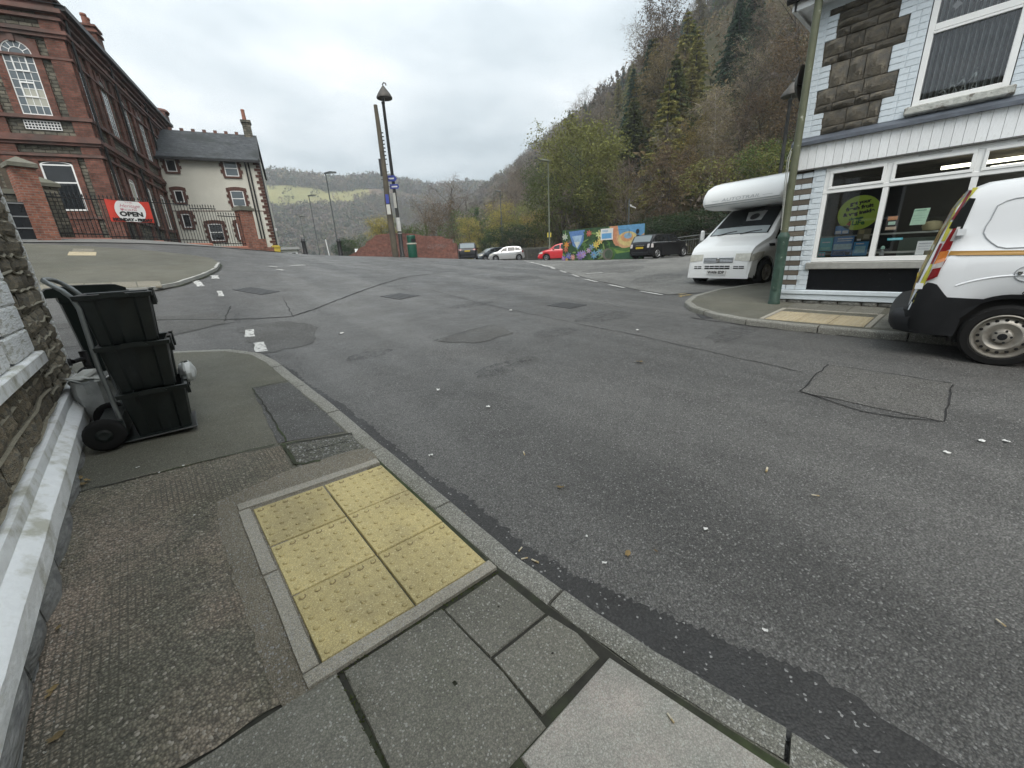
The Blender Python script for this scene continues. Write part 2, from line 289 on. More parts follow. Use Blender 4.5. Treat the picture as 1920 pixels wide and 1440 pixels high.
# ------------------------------------------------------------------ mesh building
class MB:
    def __init__(s): s.v = []; s.f = []; s.mi = []; s.k = 0
    def _add(s, vs, fs):
        o = len(s.v); s.v += [tuple(map(float, v)) for v in vs]; s.f += [tuple(i + o for i in f) for f in fs]; s.mi += [s.k] * len(fs); return s
    def box(s, x0, x1, y0, y1, z0, z1, rz=0., jit=0., rng=random):
        vs = [(x, y, z) for z in (z0, z1) for y in (y0, y1) for x in (x0, x1)]
        if jit: vs = [tuple(c + rng.uniform(-jit, jit) for c in v) for v in vs]
        if rz:
            cx, cy_ = (x0 + x1) / 2, (y0 + y1) / 2; c, sn = math.cos(rz), math.sin(rz)
            vs = [(cx + (x - cx) * c - (y - cy_) * sn, cy_ + (x - cx) * sn + (y - cy_) * c, z) for x, y, z in vs]
        return s._add(vs, [(0, 2, 3, 1), (4, 5, 7, 6), (0, 1, 5, 4), (2, 6, 7, 3), (0, 4, 6, 2), (1, 3, 7, 5)])
    def prism(s, poly, vec):
        "closed 3-D outline extruded along vec"
        n = len(poly); b = [tuple(p) for p in poly]; t = [tuple(np.add(p, vec)) for p in poly]
        fs = [tuple(range(n))[::-1], tuple(range(n, 2 * n))] + [(i, (i + 1) % n, n + (i + 1) % n, n + i) for i in range(n)]
        return s._add(b + t, fs)
    def poly(s, pts): return s._add(pts, [tuple(range(len(pts)))])
    def grid(s, P, close_u=False, close_v=False):
        P = np.asarray(P, float); nu, nv = P.shape[:2]
        fs = [(i * nv + j, ((i + 1) % nu) * nv + j, ((i + 1) % nu) * nv + (j + 1) % nv, i * nv + (j + 1) % nv) for i in range(nu if close_u else nu - 1) for j in range(nv if close_v else nv - 1)]
        return s._add(P.reshape(-1, 3), fs)
    def tube(s, pts, r, n=8, cap=True):
        pts = [np.array(p, float) for p in pts]; m = len(pts); rr = r if isinstance(r, (list, tuple, np.ndarray)) else [r] * m
        rows = []; up = None
        for i, p in enumerate(pts):
            d = pts[min(i + 1, m - 1)] - pts[max(i - 1, 0)]; d = d / (np.linalg.norm(d) + 1e-9)
            if up is None:
                up = np.array([0, 0, 1.]) if abs(d[2]) < .9 else np.array([1., 0, 0])
            a = np.cross(d, up); a /= np.linalg.norm(a) + 1e-9; b = np.cross(a, d); up = b
            rows.append([p + rr[i] * (math.cos(2 * math.pi * k / n) * a + math.sin(2 * math.pi * k / n) * b) for k in range(n)])
        o = len(s.v); s.grid(rows, close_v=True)
        if cap: s.f += [tuple(o + k for k in range(n)), tuple(o + (m - 1) * n + k for k in range(n))[::-1]]; s.mi += [s.k] * 2
        return s
    def lathe(s, prof, c=(0, 0, 0), axis='z', n=20):
        "prof: (radius, height) pairs"
        rows = []
        for r, z in prof:
            row = []
            for k in range(n):
                a = 2 * math.pi * k / n; u, v = r * math.cos(a), r * math.sin(a)
                row.append({'z': (c[0] + u, c[1] + v, c[2] + z), 'y': (c[0] + u, c[1] + z, c[2] + v), 'x': (c[0] + z, c[1] + u, c[2] + v)}[axis])
            rows.append(row)
        return s.grid(rows, close_v=True)
    def mesh(s, name, mats, ang=None, bevel=0.):
        me = bpy.data.meshes.new(name); me.from_pydata(s.v, [], s.f)
        for m in (mats if isinstance(mats, (list, tuple)) else [mats]): me.materials.append(m)
        if any(s.mi): me.polygons.foreach_set('material_index', s.mi)
        bm = bmesh.new(); bm.from_mesh(me)
        bmesh.ops.recalc_face_normals(bm, faces=bm.faces)
        if bevel:
            bmesh.ops.bevel(bm, geom=[e for e in bm.edges if len(e.link_faces) == 2 and e.calc_face_angle(0) > .6], offset=bevel, segments=1, affect='EDGES', clamp_overlap=True)
        if ang is not None:
            th = R_(ang)
            for f in bm.faces: f.smooth = True
            for e in bm.edges: e.smooth = len(e.link_faces) == 2 and e.calc_face_angle(0) < th
        bm.to_mesh(me); bm.free(); me.update()
        return me
    def obj(s, name, mats, parent=None, ang=None, bevel=0., loc=None, dz=None):
        if dz is None: dz = parent.get('_dz', 0.) if parent is not None else 0.
        if dz: s.v = [(x, y, z - dz) for x, y, z in s.v]
        o = bpy.data.objects.new(name, s.mesh(name, mats, ang, bevel)); C.objects.link(o)
        if parent is not None: o.parent = parent
        if loc is not None: o.location = loc
        return o

def tag(o, label, cat, group=None):
    o['label'] = label; o['category'] = cat
    if group: o['group'] = group
    return o
def thing(name, label, cat, loc=(0, 0, 0), rz=0., group=None, absz=False):
    "an Empty at the base of a thing; absz: the parts are drawn with heights above the datum"
    o = bpy.data.objects.new(name, None); C.objects.link(o); o.empty_display_size = .2
    o.location = loc; o.rotation_euler = (0, 0, rz)
    if absz: o['_dz'] = float(loc[2])
    return tag(o, label, cat, group)
def sub(parent_mesh_obj, mb, name, mats, **k):
    "a piece one level under a part (same local frame)"
    top = parent_mesh_obj.parent
    return mb.obj(name, mats, parent_mesh_obj, dz=(top.get('_dz', 0.) if top is not None else 0.), **k)
def struct(o): o['kind'] = 'structure'; return o
def stuff(o): o['kind'] = 'stuff'; return o
def place(name, me, parent, loc=(0, 0, 0), rot=(0, 0, 0), sc=(1, 1, 1)):
    o = bpy.data.objects.new(name, me); C.objects.link(o); o.parent = parent; o.location = loc; o.rotation_euler = rot; o.scale = sc; return o
def copy_tree(o, parent=None):
    c = o.copy(); C.objects.link(c); c.parent = parent
    for ch in list(o.children): copy_tree(ch, c)
    return c
_BOX = None
def unit_box(mat, bev=.06):
    key = ('ub', mat.name)
    if key not in _mats: _mats[key] = MB().box(-.5, .5, -.5, .5, -.5, .5).mesh('block', mat, bevel=bev)
    return _mats[key]

def text(body, size, mat, parent, origin, xdir, ydir, name='lettering', width=None, bold=.0, shear=0., align='CENTER', thick=.0, spacing=1.):
    "flat lettering as mesh: origin = centre of the line, xdir = reading direction, ydir = up"
    cu = bpy.data.curves.new(name, 'FONT'); cu.body = body; cu.size = size; cu.align_x = align; cu.align_y = 'CENTER'; cu.offset = bold; cu.shear = shear; cu.extrude = thick; cu.space_character = spacing; cu.resolution_u = 3
    o = bpy.data.objects.new(name, cu); C.objects.link(o)
    dg = bpy.context.evaluated_depsgraph_get(); me = bpy.data.meshes.new_from_object(o.evaluated_get(dg))
    bpy.data.objects.remove(o); bpy.data.curves.remove(cu)
    me.materials.clear(); me.materials.append(mat)
    xd, yd = Vector(xdir).normalized(), Vector(ydir).normalized(); zd = xd.cross(yd)
    if width and len(me.vertices):
        xs = [v.co.x for v in me.vertices]; s = width / (max(xs) - min(xs))
        for v in me.vertices: v.co.x *= s
    mt = Matrix((( xd.x, yd.x, zd.x, origin[0]), (xd.y, yd.y, zd.y, origin[1]), (xd.z, yd.z, zd.z, origin[2]), (0, 0, 0, 1)))
    me.transform(mt); me.name = name
    q = bpy.data.objects.new(name, me); C.objects.link(q); q.parent = parent
    return q

def loft(A, B, nz=2, off=0., mb=None, zf=None):
    "strip between two plan polylines of equal length, draped on the road surface"
    A, B = np.asarray(A, float), np.asarray(B, float); zf = zf or H
    t = np.linspace(0, 1, nz)[:, None, None]
    P = A[None] * (1 - t) + B[None] * t
    z = zf(P[..., 0], P[..., 1]) + off
    mb = mb or MB(); mb.grid(np.concatenate([P, z[..., None]], -1)); return mb
def resample(pl, step):
    pl = np.asarray(pl, float); d = np.r_[0, np.cumsum(np.hypot(*np.diff(pl, axis=0).T))]; n = max(2, int(round(d[-1] / step)) + 1)
    s = np.linspace(0, d[-1], n); return np.stack([np.interp(s, d, pl[:, 0]), np.interp(s, d, pl[:, 1])], 1)
def ribbon(pl, w, off=.004, step=.3, jit=0., rng=random):
    p = resample(pl, step); t = np.gradient(p, axis=0); t /= np.linalg.norm(t, axis=1)[:, None] + 1e-9; nrm = np.stack([-t[:, 1], t[:, 0]], 1)
    wa = np.array([w / 2 * (1 + rng.uniform(-jit, jit)) for _ in p])[:, None]; wb = np.array([w / 2 * (1 + rng.uniform(-jit, jit)) for _ in p])[:, None]
    return loft(p - nrm * wa, p + nrm * wb, 2, off)
def drape_poly(poly, off=.004, step=.4, jit=0., rng=random, zf=None):
    "filled plan polygon draped on the road: concentric rings to its centre"
    p = np.asarray(poly, float); p = np.vstack([p, p[:1]]); p = np.vstack([resample(p[i:i + 2], step)[:-1] for i in range(len(p) - 1)])
    if jit: p = p + np.array([[rng.uniform(-jit, jit), rng.uniform(-jit, jit)] for _ in p])
    c = p.mean(0); rows = [c + (p - c) * k for k in (1, .75, .5, .25, .02)]
    P = np.stack(rows); z = (zf or H)(P[..., 0], P[..., 1]) + off
    return MB().grid(np.concatenate([P, z[..., None]], -1), close_v=True)
# ------------------------------------------------------------------ ground, road, pavements
rng = random.Random(7)
m_road = ground_mat('asphalt', (.090, .0885, .084), (.118, .116, .110), stone=.42, sscale=120, dark=.5, bump=.75, rough=.56, light_stone=(.26,.26,.25), ls_amt=.05, streak=.5)
m_road2 = ground_mat('old asphalt', (.13, .128, .118), (.20, .197, .18), stone=.3, sscale=90, dark=.5, bump=.6, rough=.72, big=.5)
m_patch = ground_mat('patch asphalt', (.082, .080, .074), (.100, .098, .091), stone=.4, sscale=150, ls_amt=.04, dark=.5, bump=.6, rough=.7)
m_gutter = ground_mat('gutter asphalt', (.030, .029, .028), (.042, .040, .038), stone=.4, sscale=110, dark=.4, bump=.35, rough=.62, ls_amt=.02)
m_tarmac = ground_mat('footway tarmac', (.098, .095, .072), (.13, .125, .095), stone=.25, sscale=190, dark=.35, bump=.35, rough=.82, moss=(.078, .082, .056), ls_amt=.03, light_stone=(.2,.2,.18))
m_agg = ground_mat('exposed aggregate', (.150, .140, .105), (.27, .215, .165), big=1.3, stone=.46, sscale=105, dark=.5, bump=.6, rough=.8, moss=(.105, .105, .062), light_stone=(.34, .31, .26), ls_amt=.05, grid=.9)
m_mortar = ground_mat('mortar bed', (.21, .185, .14), (.27, .245, .19), stone=.2, sscale=150, dark=.3, bump=.8, rough=.9, moss=(.09, .08, .055))
m_slab = ground_mat('paving slab', (.125, .121, .098), (.19, .182, .152), big=1.1, rnd=.08, stone=.25, sscale=170, dark=.3, bump=.3, rough=.75, moss=(.085, .09, .062), light_stone=(.30, .30, .27), ls_amt=.06)
m_slab_l = ground_mat('new paving slab', (.31, .305, .27), (.40, .36, .32), big=2.5, moss=(.24, .24, .2), stone=.15, sscale=200, dark=.25, bump=.3, rough=.8, light_stone=(.4, .4, .36))
m_kerb = ground_mat('kerb concrete', (.22, .217, .19), (.30, .292, .255), stone=.3, sscale=160, dark=.4, bump=.5, rough=.85, moss=(.12, .12, .085), light_stone=(.4, .4, .37))
m_edge = ground_mat('edging concrete', (.30, .28, .23), (.36, .335, .28), stone=.2, sscale=200, dark=.3, bump=.3, rough=.85)
m_yel = ground_mat('buff tactile concrete', (.52, .43, .20), (.42, .35, .17), stone=.13, sscale=200, dark=.2, bump=.25, rough=.8, big=2.2, moss=(.33, .275, .15), rnd=.10, light_stone=(.6, .54, .32), ls_amt=.05)
m_yel2 = ground_mat('worn tactile concrete', (.46, .38, .24), (.39, .33, .21), stone=.12, sscale=200, dark=.2, bump=.3, rough=.8, moss=(.25, .22, .15))
m_far_pave = ground_mat('pale footway', (.17, .17, .16), (.22, .22, .21), stone=.2, sscale=60, dark=.3, bump=.3, rough=.8)
m_seam = M('bitumen seam', (.028, .028, .028), rough=.9, spec=.15, var=.3, world=True)
m_dirt = M('joint dirt', (.022, .021, .016), rough=.9, var=.5, scale=20, col2=(.035, .05, .015), world=True)

def worn(name, col, lo, hi):
    m = M(name, col, rough=.7, var=.2, scale=30, world=True); t = m.node_tree; b = t.nodes['Principled BSDF']; out = t.nodes['Material Output']
    nz = N(t, 'ShaderNodeTexNoise'); nz.inputs['Scale'].default_value = 14; nz.inputs['Detail'].default_value = 8; nz.inputs['Roughness'].default_value = .75
    L(t, N(t, 'ShaderNodeNewGeometry').outputs['Position'], nz.inputs['Vector'])
    r = N(t, 'ShaderNodeMapRange'); r.inputs[1].default_value = lo; r.inputs[2].default_value = hi; L(t, nz.outputs['Fac'], r.inputs[0])
    tr = N(t, 'ShaderNodeBsdfTransparent'); ms = N(t, 'ShaderNodeMixShader'); L(t, r.outputs[0], ms.inputs[0]); L(t, tr.outputs[0], ms.inputs[1]); L(t, b.outputs[0], ms.inputs[2]); L(t, ms.outputs[0], out.inputs[0])
    return m
m_white_mark = worn('worn white paint', (.46, .46, .44), .38, .50)
m_yel_mark = worn('worn yellow paint', (.5, .36, .10), .42, .56)
m_stain = worn('old oil stain', (.045, .045, .045), .44, .85)

XM, XX_, YM, YX = -38., 33., -24., 44.
def axis(a, b, c, fine, reach):
    out = [c]; 
    for sgn, lim in ((1, b), (-1, a)):
        p = c
        while True:
            d = abs(p - c); st = fine if d < reach else min(1.2, fine * (1 + (d - reach) * .12))
            p += sgn * st
            if sgn * (p - lim) >= 0: out.append(lim); break
            out.append(p)
    return np.array(sorted(out))
gx, gy = axis(XM, XX_, 3., .3, 9), axis(YM, YX, 4., .3, 10)
GX, GY = np.meshgrid(gx, gy, indexing='ij')
road = struct(MB().grid(np.stack([GX, GY, H(GX, GY)], -1)).obj('road', m_road, ang=60))

# car park in front of the mural: older, paler surfacing
cp = [(16.9, 17.8), (13.2, 12.2), (10.9, 8.4), (9.9, 6.2), (9.4, 4.9), (10.3, 4.2), (12.2, 3.5), (16, 3.0), (22, 2.5), (28, 3), (28, 12), (24.5, 18), (23.2, 21), (19.5, 21)]
struct(drape_poly(cp, .012, .5, .04, rng).obj('car_park_surface', m_road2, ang=60))

# --- near footway
def PL(x, y): return np.maximum(.0014 - .018 * x + .0765 * y, H(x, y) + .045)
WX = -.72
wall_l = np.array([(-.66, y) for y in (-5, -2, 0, .62, 1.31, 2.4, 4, 5)] + [(-.7, 5.62)] + [(-.76, 5.66), (-.9, 5.66), (-1.6, 5.66), (-3, 5.66), (-9, 5.9)])
kerb_in = np.array([(1.33, -5), (1.25, -2), (1.19, .0), (1.065, .62), (.995, 1.31), (.992, 2.4), (.975, 4), (.95, 5)] + [(.93, 5.9)] + [(.86, 6.38), (.62, 6.75), (.1, 6.97), (-1.5, 7.05), (-9, 7.3)])
def dens(A, k): return np.vstack([np.linspace(A[i], A[i + 1], k, endpoint=False) for i in range(len(A) - 1)] + [A[-1:]])
pave = struct(loft(dens(wall_l, 10), dens(kerb_in, 10), 8, 0, zf=PL).obj('pavement', m_tarmac, ang=60))

def kerb_run(parent, inner, width, zf, mat, stone=.92, gap=.008, top=.0, low=.16, rng=rng, phase=0.):
    p = resample(inner, .05); d = np.r_[0, np.cumsum(np.hypot(*np.diff(p, axis=0).T))]
    t = np.gradient(p, axis=0); t /= np.linalg.norm(t, axis=1)[:, None]; nr = np.stack([t[:, 1], -t[:, 0]], 1)
    s = -phase
    while s < d[-1] - .1:
        a, b = max(s + gap, 0), min(s + stone - gap, d[-1]); s += stone
        if b - a < .06: continue
        ss = np.linspace(a, b, max(3, int((b - a) / .12)))
        q = np.stack([np.interp(ss, d, p[:, 0]), np.interp(ss, d, p[:, 1])], 1); n = np.stack([np.interp(ss, d, nr[:, 0]), np.interp(ss, d, nr[:, 1])], 1)
        dzz = rng.uniform(-.004, .004); rows = []
        for i in range(len(q)):
            j = rng.uniform(-.006, .006); z = float(zf(q[i, 0], q[i, 1])) + top + dzz + rng.uniform(-.0015, .0015)
            e0, e1, e2 = q[i] + n[i] * (j * .7), q[i] + n[i] * (width - .022 + j), q[i] + n[i] * (width + j * .4)
            rows.append([(*q[i], z - low), (*e0, z - .003), (*(e0 + n[i] * .012), z + .002), (*e1, z + .001), (*(e2 - n[i] * .006), z - .011), (*e2, z - .024), (*(q[i] + n[i] * width), z - low)])
        mb = MB().grid(rows); mb.poly(rows[0]); mb.poly(rows[-1])
        mb.obj('kerb_stone', mat, parent, ang=50)
kz = lambda x, y: PL(x, y) + .004
kerb = struct(ribbon(kerb_in + np.array([.06, 0]), .10, -.03).obj('kerb', m_dirt))
kerb_run(kerb, kerb_in, .125, kz, m_kerb, phase=.42)

PZ = lambda x, y: .0014 - .018 * x + .0765 * y
def quad_patch(poly, top, name, mat, parent, jit=0., step=.12, thick=0.):
    mb = drape_poly(poly, top, step, jit, rng, zf=PL); return mb.obj(name, mat, parent, ang=60)
def slab(x0, x1, y0, y1, name, mat, parent, top=.008, jit=.004, bev=.006, thick=.03, tilt=.002, corner=None):
    pts = [(x0, y0), (x1, y0), (x1, y1), (x0, y1)] if corner is None else corner
    pts = np.array(pts) + np.array([[rng.uniform(-jit, jit), rng.uniform(-jit, jit)] for _ in pts])
    n = len(pts); c = pts.mean(0); pc = np.vstack([pts, pts[:1]]); edge = np.vstack([resample(pc[i:i + 2], .09)[:-1] for i in range(n)])
    ins = edge + (c - edge) * .02 + np.array([[rng.uniform(-.002, .002)] * 2 for _ in edge])
    tz = rng.uniform(-tilt, tilt)
    mk = lambda q, o: [(x, y, float(PL(x, y)) + o + tz) for x, y in q]
    mb = MB().grid([mk(edge, -thick), mk(edge, top - bev), mk(ins, top), mk(ins + (c - ins) * .5, top), mk(ins + (c - ins) * .97, top)], close_v=True)
    return mb.obj(name, mat, parent, ang=45)
quad_patch([(-.66, 1.33), (.05, 1.33), (.02, 1.9), (0, 2.4), (.02, 2.82), (.46, 2.93), (.5, 3.36), (-.1, 3.46), (-.66, 3.46)], .006, 'aggregate_surface', m_agg, pave, .012)
quad_patch([(.5, 2.95), (.96, 2.88), (.99, 3.2), (.52, 3.36)], .006, 'tarmac_patch', ground_mat('cracked tarmac', (.10, .098, .08), (.13, .125, .10), stone=.4, sscale=90, dark=.6, bump=.7, moss=(.06, .07, .035)), pave, .01)
quad_patch([(.48, 3.42), (.97, 3.3), (.95, 4.9), (.6, 4.95)], .004, 'tarmac_patch', m_patch, pave, .01)
quad_patch([(.0, 1.3), (.13, 1.3), (.14, 2.66), (.98, 2.66), (.985, 2.9), (.86, 2.95), (.45, 2.94), (.01, 2.82), (-.02, 2.3)], .009, 'mortar_bed', m_mortar, pave, .012, .08)
# moss and dirt lines along the joints
for pl, w in (([(.66, 2.93), (.5, 2.98), (.51, 3.38)], .025), ([(.5, 3.37), (1.0, 3.22)], .02), ([(.55, 3.4), (.6, 4.9), (.95, 4.93)], .012), ([(.62, 3.15), (.93, 3.1)], .008), ([(-.64, 3.46), (.47, 3.40)], .012)):
    p = resample(pl, .05); p = p + np.array([[rng.uniform(-.008, .008), rng.uniform(-.008, .008)] for _ in p])
    mb = MB(); t = np.gradient(p, axis=0); t /= np.linalg.norm(t, axis=1)[:, None]; nr = np.stack([-t[:, 1], t[:, 0]], 1) * w / 2
    A, B = p - nr, p + nr; P = np.stack([A, B]); mb.grid(np.concatenate([P, (PL(P[..., 0], P[..., 1]) + .011)[..., None]], -1)); mb.obj('joint_line', m_dirt, pave)
# bed under the slabs
quad_patch([(-.66, -3), (1.2, -3), (1.18, 0), (1.06, .62), (.99, 1.33), (.985, 2.7), (.97, 1.34), (.05, 1.34), (-.66, 1.34)], .001, 'slab_bed', m_dirt, pave)
slab(-.64, .192, .70, 1.318, 'paving_slab', m_slab, pave)
slab(.206, .655, .675, 1.295, 'paving_slab', m_slab, pave, corner=[(.206, .675), (.662, .672), (.666, .9), (.658, 1.1), (.646, 1.303), (.21, 1.303)])
slab(.668, .965, .985, 1.285, 'paving_slab', m_slab, pave, corner=[(.668, .985), (.985, .98), (.97, 1.17), (.955, 1.285), (.652, 1.285)])
slab(.672, .965, .705, .972, 'paving_slab', m_slab, pave, corner=[(.676, .705), (1.0, .702), (1.015, .83), (.985, .968), (.670, .974)])
slab(.53, 1.05, .04, .672, 'paving_slab', m_slab_l, pave, top=.012, corner=[(.53, .04), (1.14, .04), (1.03, .672), (.53, .672)])
slab(.06, .512, .04, .655, 'paving_slab', m_slab, pave); slab(-.64, .04, .06, .68, 'paving_slab', m_slab, pave)
for k in range(4):
    for x0, x1 in ((-.64, -.22), (-.2, .28), (.3, .78), (.8, 1.13)): slab(x0, x1, -.62 - .64 * k, .02 - .64 * k, 'paving_slab', m_slab, pave)
# edging
for x0, x1, y0, y1 in ((.092, .152, 1.385, 1.99), (.092, .152, 2.0, 2.615), (.092, .98, 1.315, 1.375), (.10, .97, 2.625, 2.69)):
    slab(x0, x1, y0, y1, 'edging_stone', m_edge, pave, top=.018, jit=.002, bev=.003)
m_grime = M('stud grime', (.20, .155, .08), rough=.9, var=.4, scale=30, world=True)
def tactile(x0, y0, parent, mat, zf, w=.4, top=.014, blisters=True, name='tactile_slab'):
    e = .002; mb = MB(); pts = np.array([(x0 + e, y0 + e), (x0 + w - e, y0 + e), (x0 + w - e, y0 + w - e), (x0 + e, y0 + w - e)]); c = pts.mean(0)
    tz = rng.uniform(-.0015, .0015)
    mk = lambda q, o: [(x, y, float(zf(x, y)) + o + tz) for x, y in q]
    mb.grid([mk(pts, -.03), mk(pts, top - .004), mk(pts + (c - pts) * .02, top)], close_v=True); mb.poly(mk(pts + (c - pts) * .02, top))
    if blisters:
        for i in range(6):
            for j in range(6):
                bx, by = x0 + w * (i + .5) / 6, y0 + w * (j + .5) / 6; z = float(zf(bx, by)) + top + tz; n = 10
                rows = [[(bx + r * math.cos(6.2832 * k / n), by + r * math.sin(6.2832 * k / n), z + q) for k in range(n)] for r, q in ((.0135, -.001), (.0125, .0035), (.009, .0058), (.001, .0062))]
                mb.k = 0; mb.grid(rows, close_v=True); mb.k = 1
            mb.grid([[(bx + r * math.cos(6.2832 * k / n), by + r * math.sin(6.2832 * k / n), z + .0004) for k in range(n)] for r in (.0178 + rng.uniform(-.001, .002), .0126)], close_v=True)
    return mb.obj(name, [mat, m_grime], parent, ang=50)
for j in range(3):
    for i in range(2): tactile(.16 + .405 * i, 1.383 + .405 * j, pave, m_yel, PL)

# --- far footway in front of the shop
PR = lambda x, y: H(x, y) + .085
k_r = np.array([(7.0, -9), (7.0, -3), (7.0, 0), (7.0, 1.6), (7.06, 2.2), (7.3, 2.8), (7.75, 3.4), (8.3, 3.8), (9.1, 4.02), (10.2, 3.98), (12, 3.45), (15, 3.0), (19, 2.8)])
w_r = np.array([(9.05, -9), (9.05, -3), (9.05, 0), (9.05, 1.4), (9.05, 1.8), (9.05, 2.2), (9.05, 2.45), (9.05, 2.49), (9.3, 2.5), (10.3, 2.5), (12, 2.5), (15, 2.5), (19, 2.5)])
far_pave = struct(loft(dens(k_r, 8), dens(w_r, 8), 8, 0, zf=PR).obj('pavement', m_tarmac, ang=60))
kerb2 = struct(ribbon(k_r, .1, .02).obj('kerb', m_dirt))
kerb_run(kerb2, k_r[::-1], .13, lambda x, y: PR(x, y) + .006, m_kerb)
tpl = PL; PL = PR
slab(7.14, 8.30, .80, .86, 'edging_stone', m_edge, far_pave, top=.010, jit=.002); slab(7.14, 8.30, 2.085, 2.15, 'edging_stone', m_edge, far_pave, top=.010, jit=.002); slab(8.225, 8.29, .87, 2.08, 'edging_stone', m_edge, far_pave, top=.010, jit=.002)
for j in range(3):
    for i in range(2): tactile(7.155 + .53 * i, .872 + .403 * j, far_pave, m_yel2, PR, w=.4, top=.008) if i == 0 else tactile(7.155 + .405 + .26 * 0, .872 + .403 * j, far_pave, m_yel2, PR, w=.4, top=.008)
for k in range(8):
    for i in range(3):
        y1 = .78 - .62 * k; slab(7.16 + .62 * i, 7.16 + .62 * i + .605, y1 - .605, y1, 'paving_slab', m_slab, far_pave, top=.006)
for k in range(3): slab(8.32, 9.0, .86 + .42 * k, .86 + .42 * k + .41, 'paving_slab', m_slab, far_pave, top=.006)
PL = tpl

# --- footway across the side street
PI_ = lambda x, y: H(x, y) + .09
k_i = np.array([(-12, 12.8), (-5, 12.0), (-1.2, 11.75), (.1, 11.85), (.6, 12.3), (1.2, 13.35), (1.65, 14.4), (1.88, 15.4), (1.8, 16.5), (1.25, 17.2), (.3, 17.9), (-.8, 18.5), (-4, 19.8), (-12, 22)])
mid = np.array([(-12, 16.5), (-5, 16.2), (-3, 16), (-1.2, 15.8), (-.6, 15.7), (-.2, 15.6), (0, 15.6), (0, 15.6), (-.2, 15.6), (-.6, 15.7), (-1.2, 15.8), (-3, 16), (-5, 16.2), (-12, 16.5)])
isl = struct(loft(dens(k_i, 6), dens(mid, 6), 8, 0, zf=PI_).obj('pavement', m_tarmac, ang=60))
kerb3 = struct(ribbon(k_i, .1, .02).obj('kerb', m_dirt))
kerb_run(kerb3, k_i[::-1][6:], .14, lambda x, y: PI_(x, y) + .006, M('pale kerb', (.32, .32, .3), rough=.8, var=.2, scale=3, world=True), stone=.95)
tpl = PL; PL = PI_
for i in range(5): slab(-1.75 + .41 * i - .0, -1.75 + .41 * i + .4, 11.92, 12.55, 'tactile_slab', ground_mat('faded tactile', (.25, .225, .165), (.21, .19, .14), stone=.15, sscale=120, moss=(.17, .16, .12)), isl, top=.006)
slab(-1.35, -.8, 16.5, 17.2, 'tactile_slab', m_yel2, isl, top=.006)
slab(-1.3, -.85, 17.25, 17.9, 'tactile_slab', _mats['faded tactile'], isl, top=.006)
PL = tpl
# pale strip at the foot of the railings
st_a = np.array([(-7, 20.4), (-2.3, 20.3), (1, 21.0), (4, 22.2), (6, 23.4)]); st_b = np.array([(-7, 23), (-2.3, 22.6), (1, 23.2), (4, 24.6), (6, 26.2)])
struct(loft(dens(st_a, 8), dens(st_b, 8), 5, .03).obj('pavement', m_far_pave, ang=60))

# --- road wear: patches, seams, ironwork, worn paint (children of the road)
def rpoly(p, mat, name, off=.005, jit=.0, step=.25): return drape_poly(p, off, step, jit, rng).obj(name, mat, road, ang=60)
rpoly([(3.03, 5.2), (4.27, 5.3), (4.15, 4.6), (3.4, 4.62)], m_patch, 'asphalt_patch', .005, .04, .15)
rpoly([(1.0, 6.5), (1.75, 6.6), (2.1, 7.6), (1.7, 8.3), (1.0, 8.2)], m_patch, 'asphalt_patch', .006, .05, .15)
rpoly([(4.4, .88), (5.35, .86), (5.35, -.05), (4.43, -.06)], ground_mat('smooth patch asphalt', (.104, .101, .093), (.128, .124, .114), stone=.45, sscale=118, dark=.55, bump=.75, light_stone=(.24,.24,.23), ls_amt=.04), 'asphalt_patch', .005, .01, .1)
rpoly([(-2, 8.1), (0, 8.0), (.9, 8.6), (.9, 9.4), (0, 9.5), (-2, 9.6)], m_patch, 'asphalt_patch', .005, .03, .3)
for (x, y, rx, ry, n) in ((4.6, 4.2, .5, .25, 0), (6.2, 4.4, .9, .4, 1), (5.2, 7.2, .6, .3, 2), (9.4, 10.4, 1.2, .8, 3), (12.5, 6.8, 1.6, .7, 4), (3.0, 3.6, .5, .2, 5), (14, 9.5, 2.2, 1.0, 6), (18, 12, 2.4, 1.2, 7), (2.1, 5.4, .4, .2, 8), (6.4, 2.2, .9, .25, 9), (9.2, 3.9, .0, .0, 13)):
    if rx: rpoly([(x + rx * math.cos(a) * rng.uniform(.7, 1.1), y + ry * math.sin(a) * rng.uniform(.7, 1.1)) for a in np.linspace(0, 6.28, 14)[:-1]], m_stain, 'oil_stain', .016 if x > 9 else (.10 if x < -1 else .008), 0, .2)
seams = [[(-1.5, 9.2), (.06, 9.26), (1.14, 8.75), (1.91, 8.5), (2.5, 8.9), (3.31, 9.64), (4.6, 10.8), (6.38, 12.34), (7.6, 13.0), (9.21, 13.78), (12.6, 14.1)], [(2.25, 10.2), (1.95, 8.45)], [(5.53, 14.11), (5.75, 13.2), (5.89, 12.49), (6.6, 12.4)],
         [(5.66, 9.6), (5.45, 7), (5.37, 5.45), (5.3, 4.2), (5.27, 3.13), (5.1, 2), (4.95, 1.0)], [(4.4, .9), (5.35, .88)], [(5.36, .88), (5.36, -.04)], [(5.34, -.05), (4.45, -.07)], [(4.41, .88), (4.25, .36), (4.43, -.05)],
         [(3.0, 5.22), (4.3, 5.32)], [(-2, 7.9), (-.3, 7.95), (.6, 8.4), (1.0, 8.6)], [(1.2, 9.9), (.9, 8.75)], [(-.4, 9.3), (-.5, 8.0)], [(8.0, 15.5), (10.5, 14.4), (13, 14.8)], [(7.05, 3.2), (6.9, 2.2), (6.88, 0), (6.88, -3)]]
for k, sm in enumerate(seams):
    p = resample(sm, .12); p = p + np.array([[rng.uniform(-.018, .018), rng.uniform(-.018, .018)] for _ in p])
    ribbon(p, .012 if k not in (0, 13) else .03, .007, .12, .55, rng).obj('tar_seam', m_seam, road)
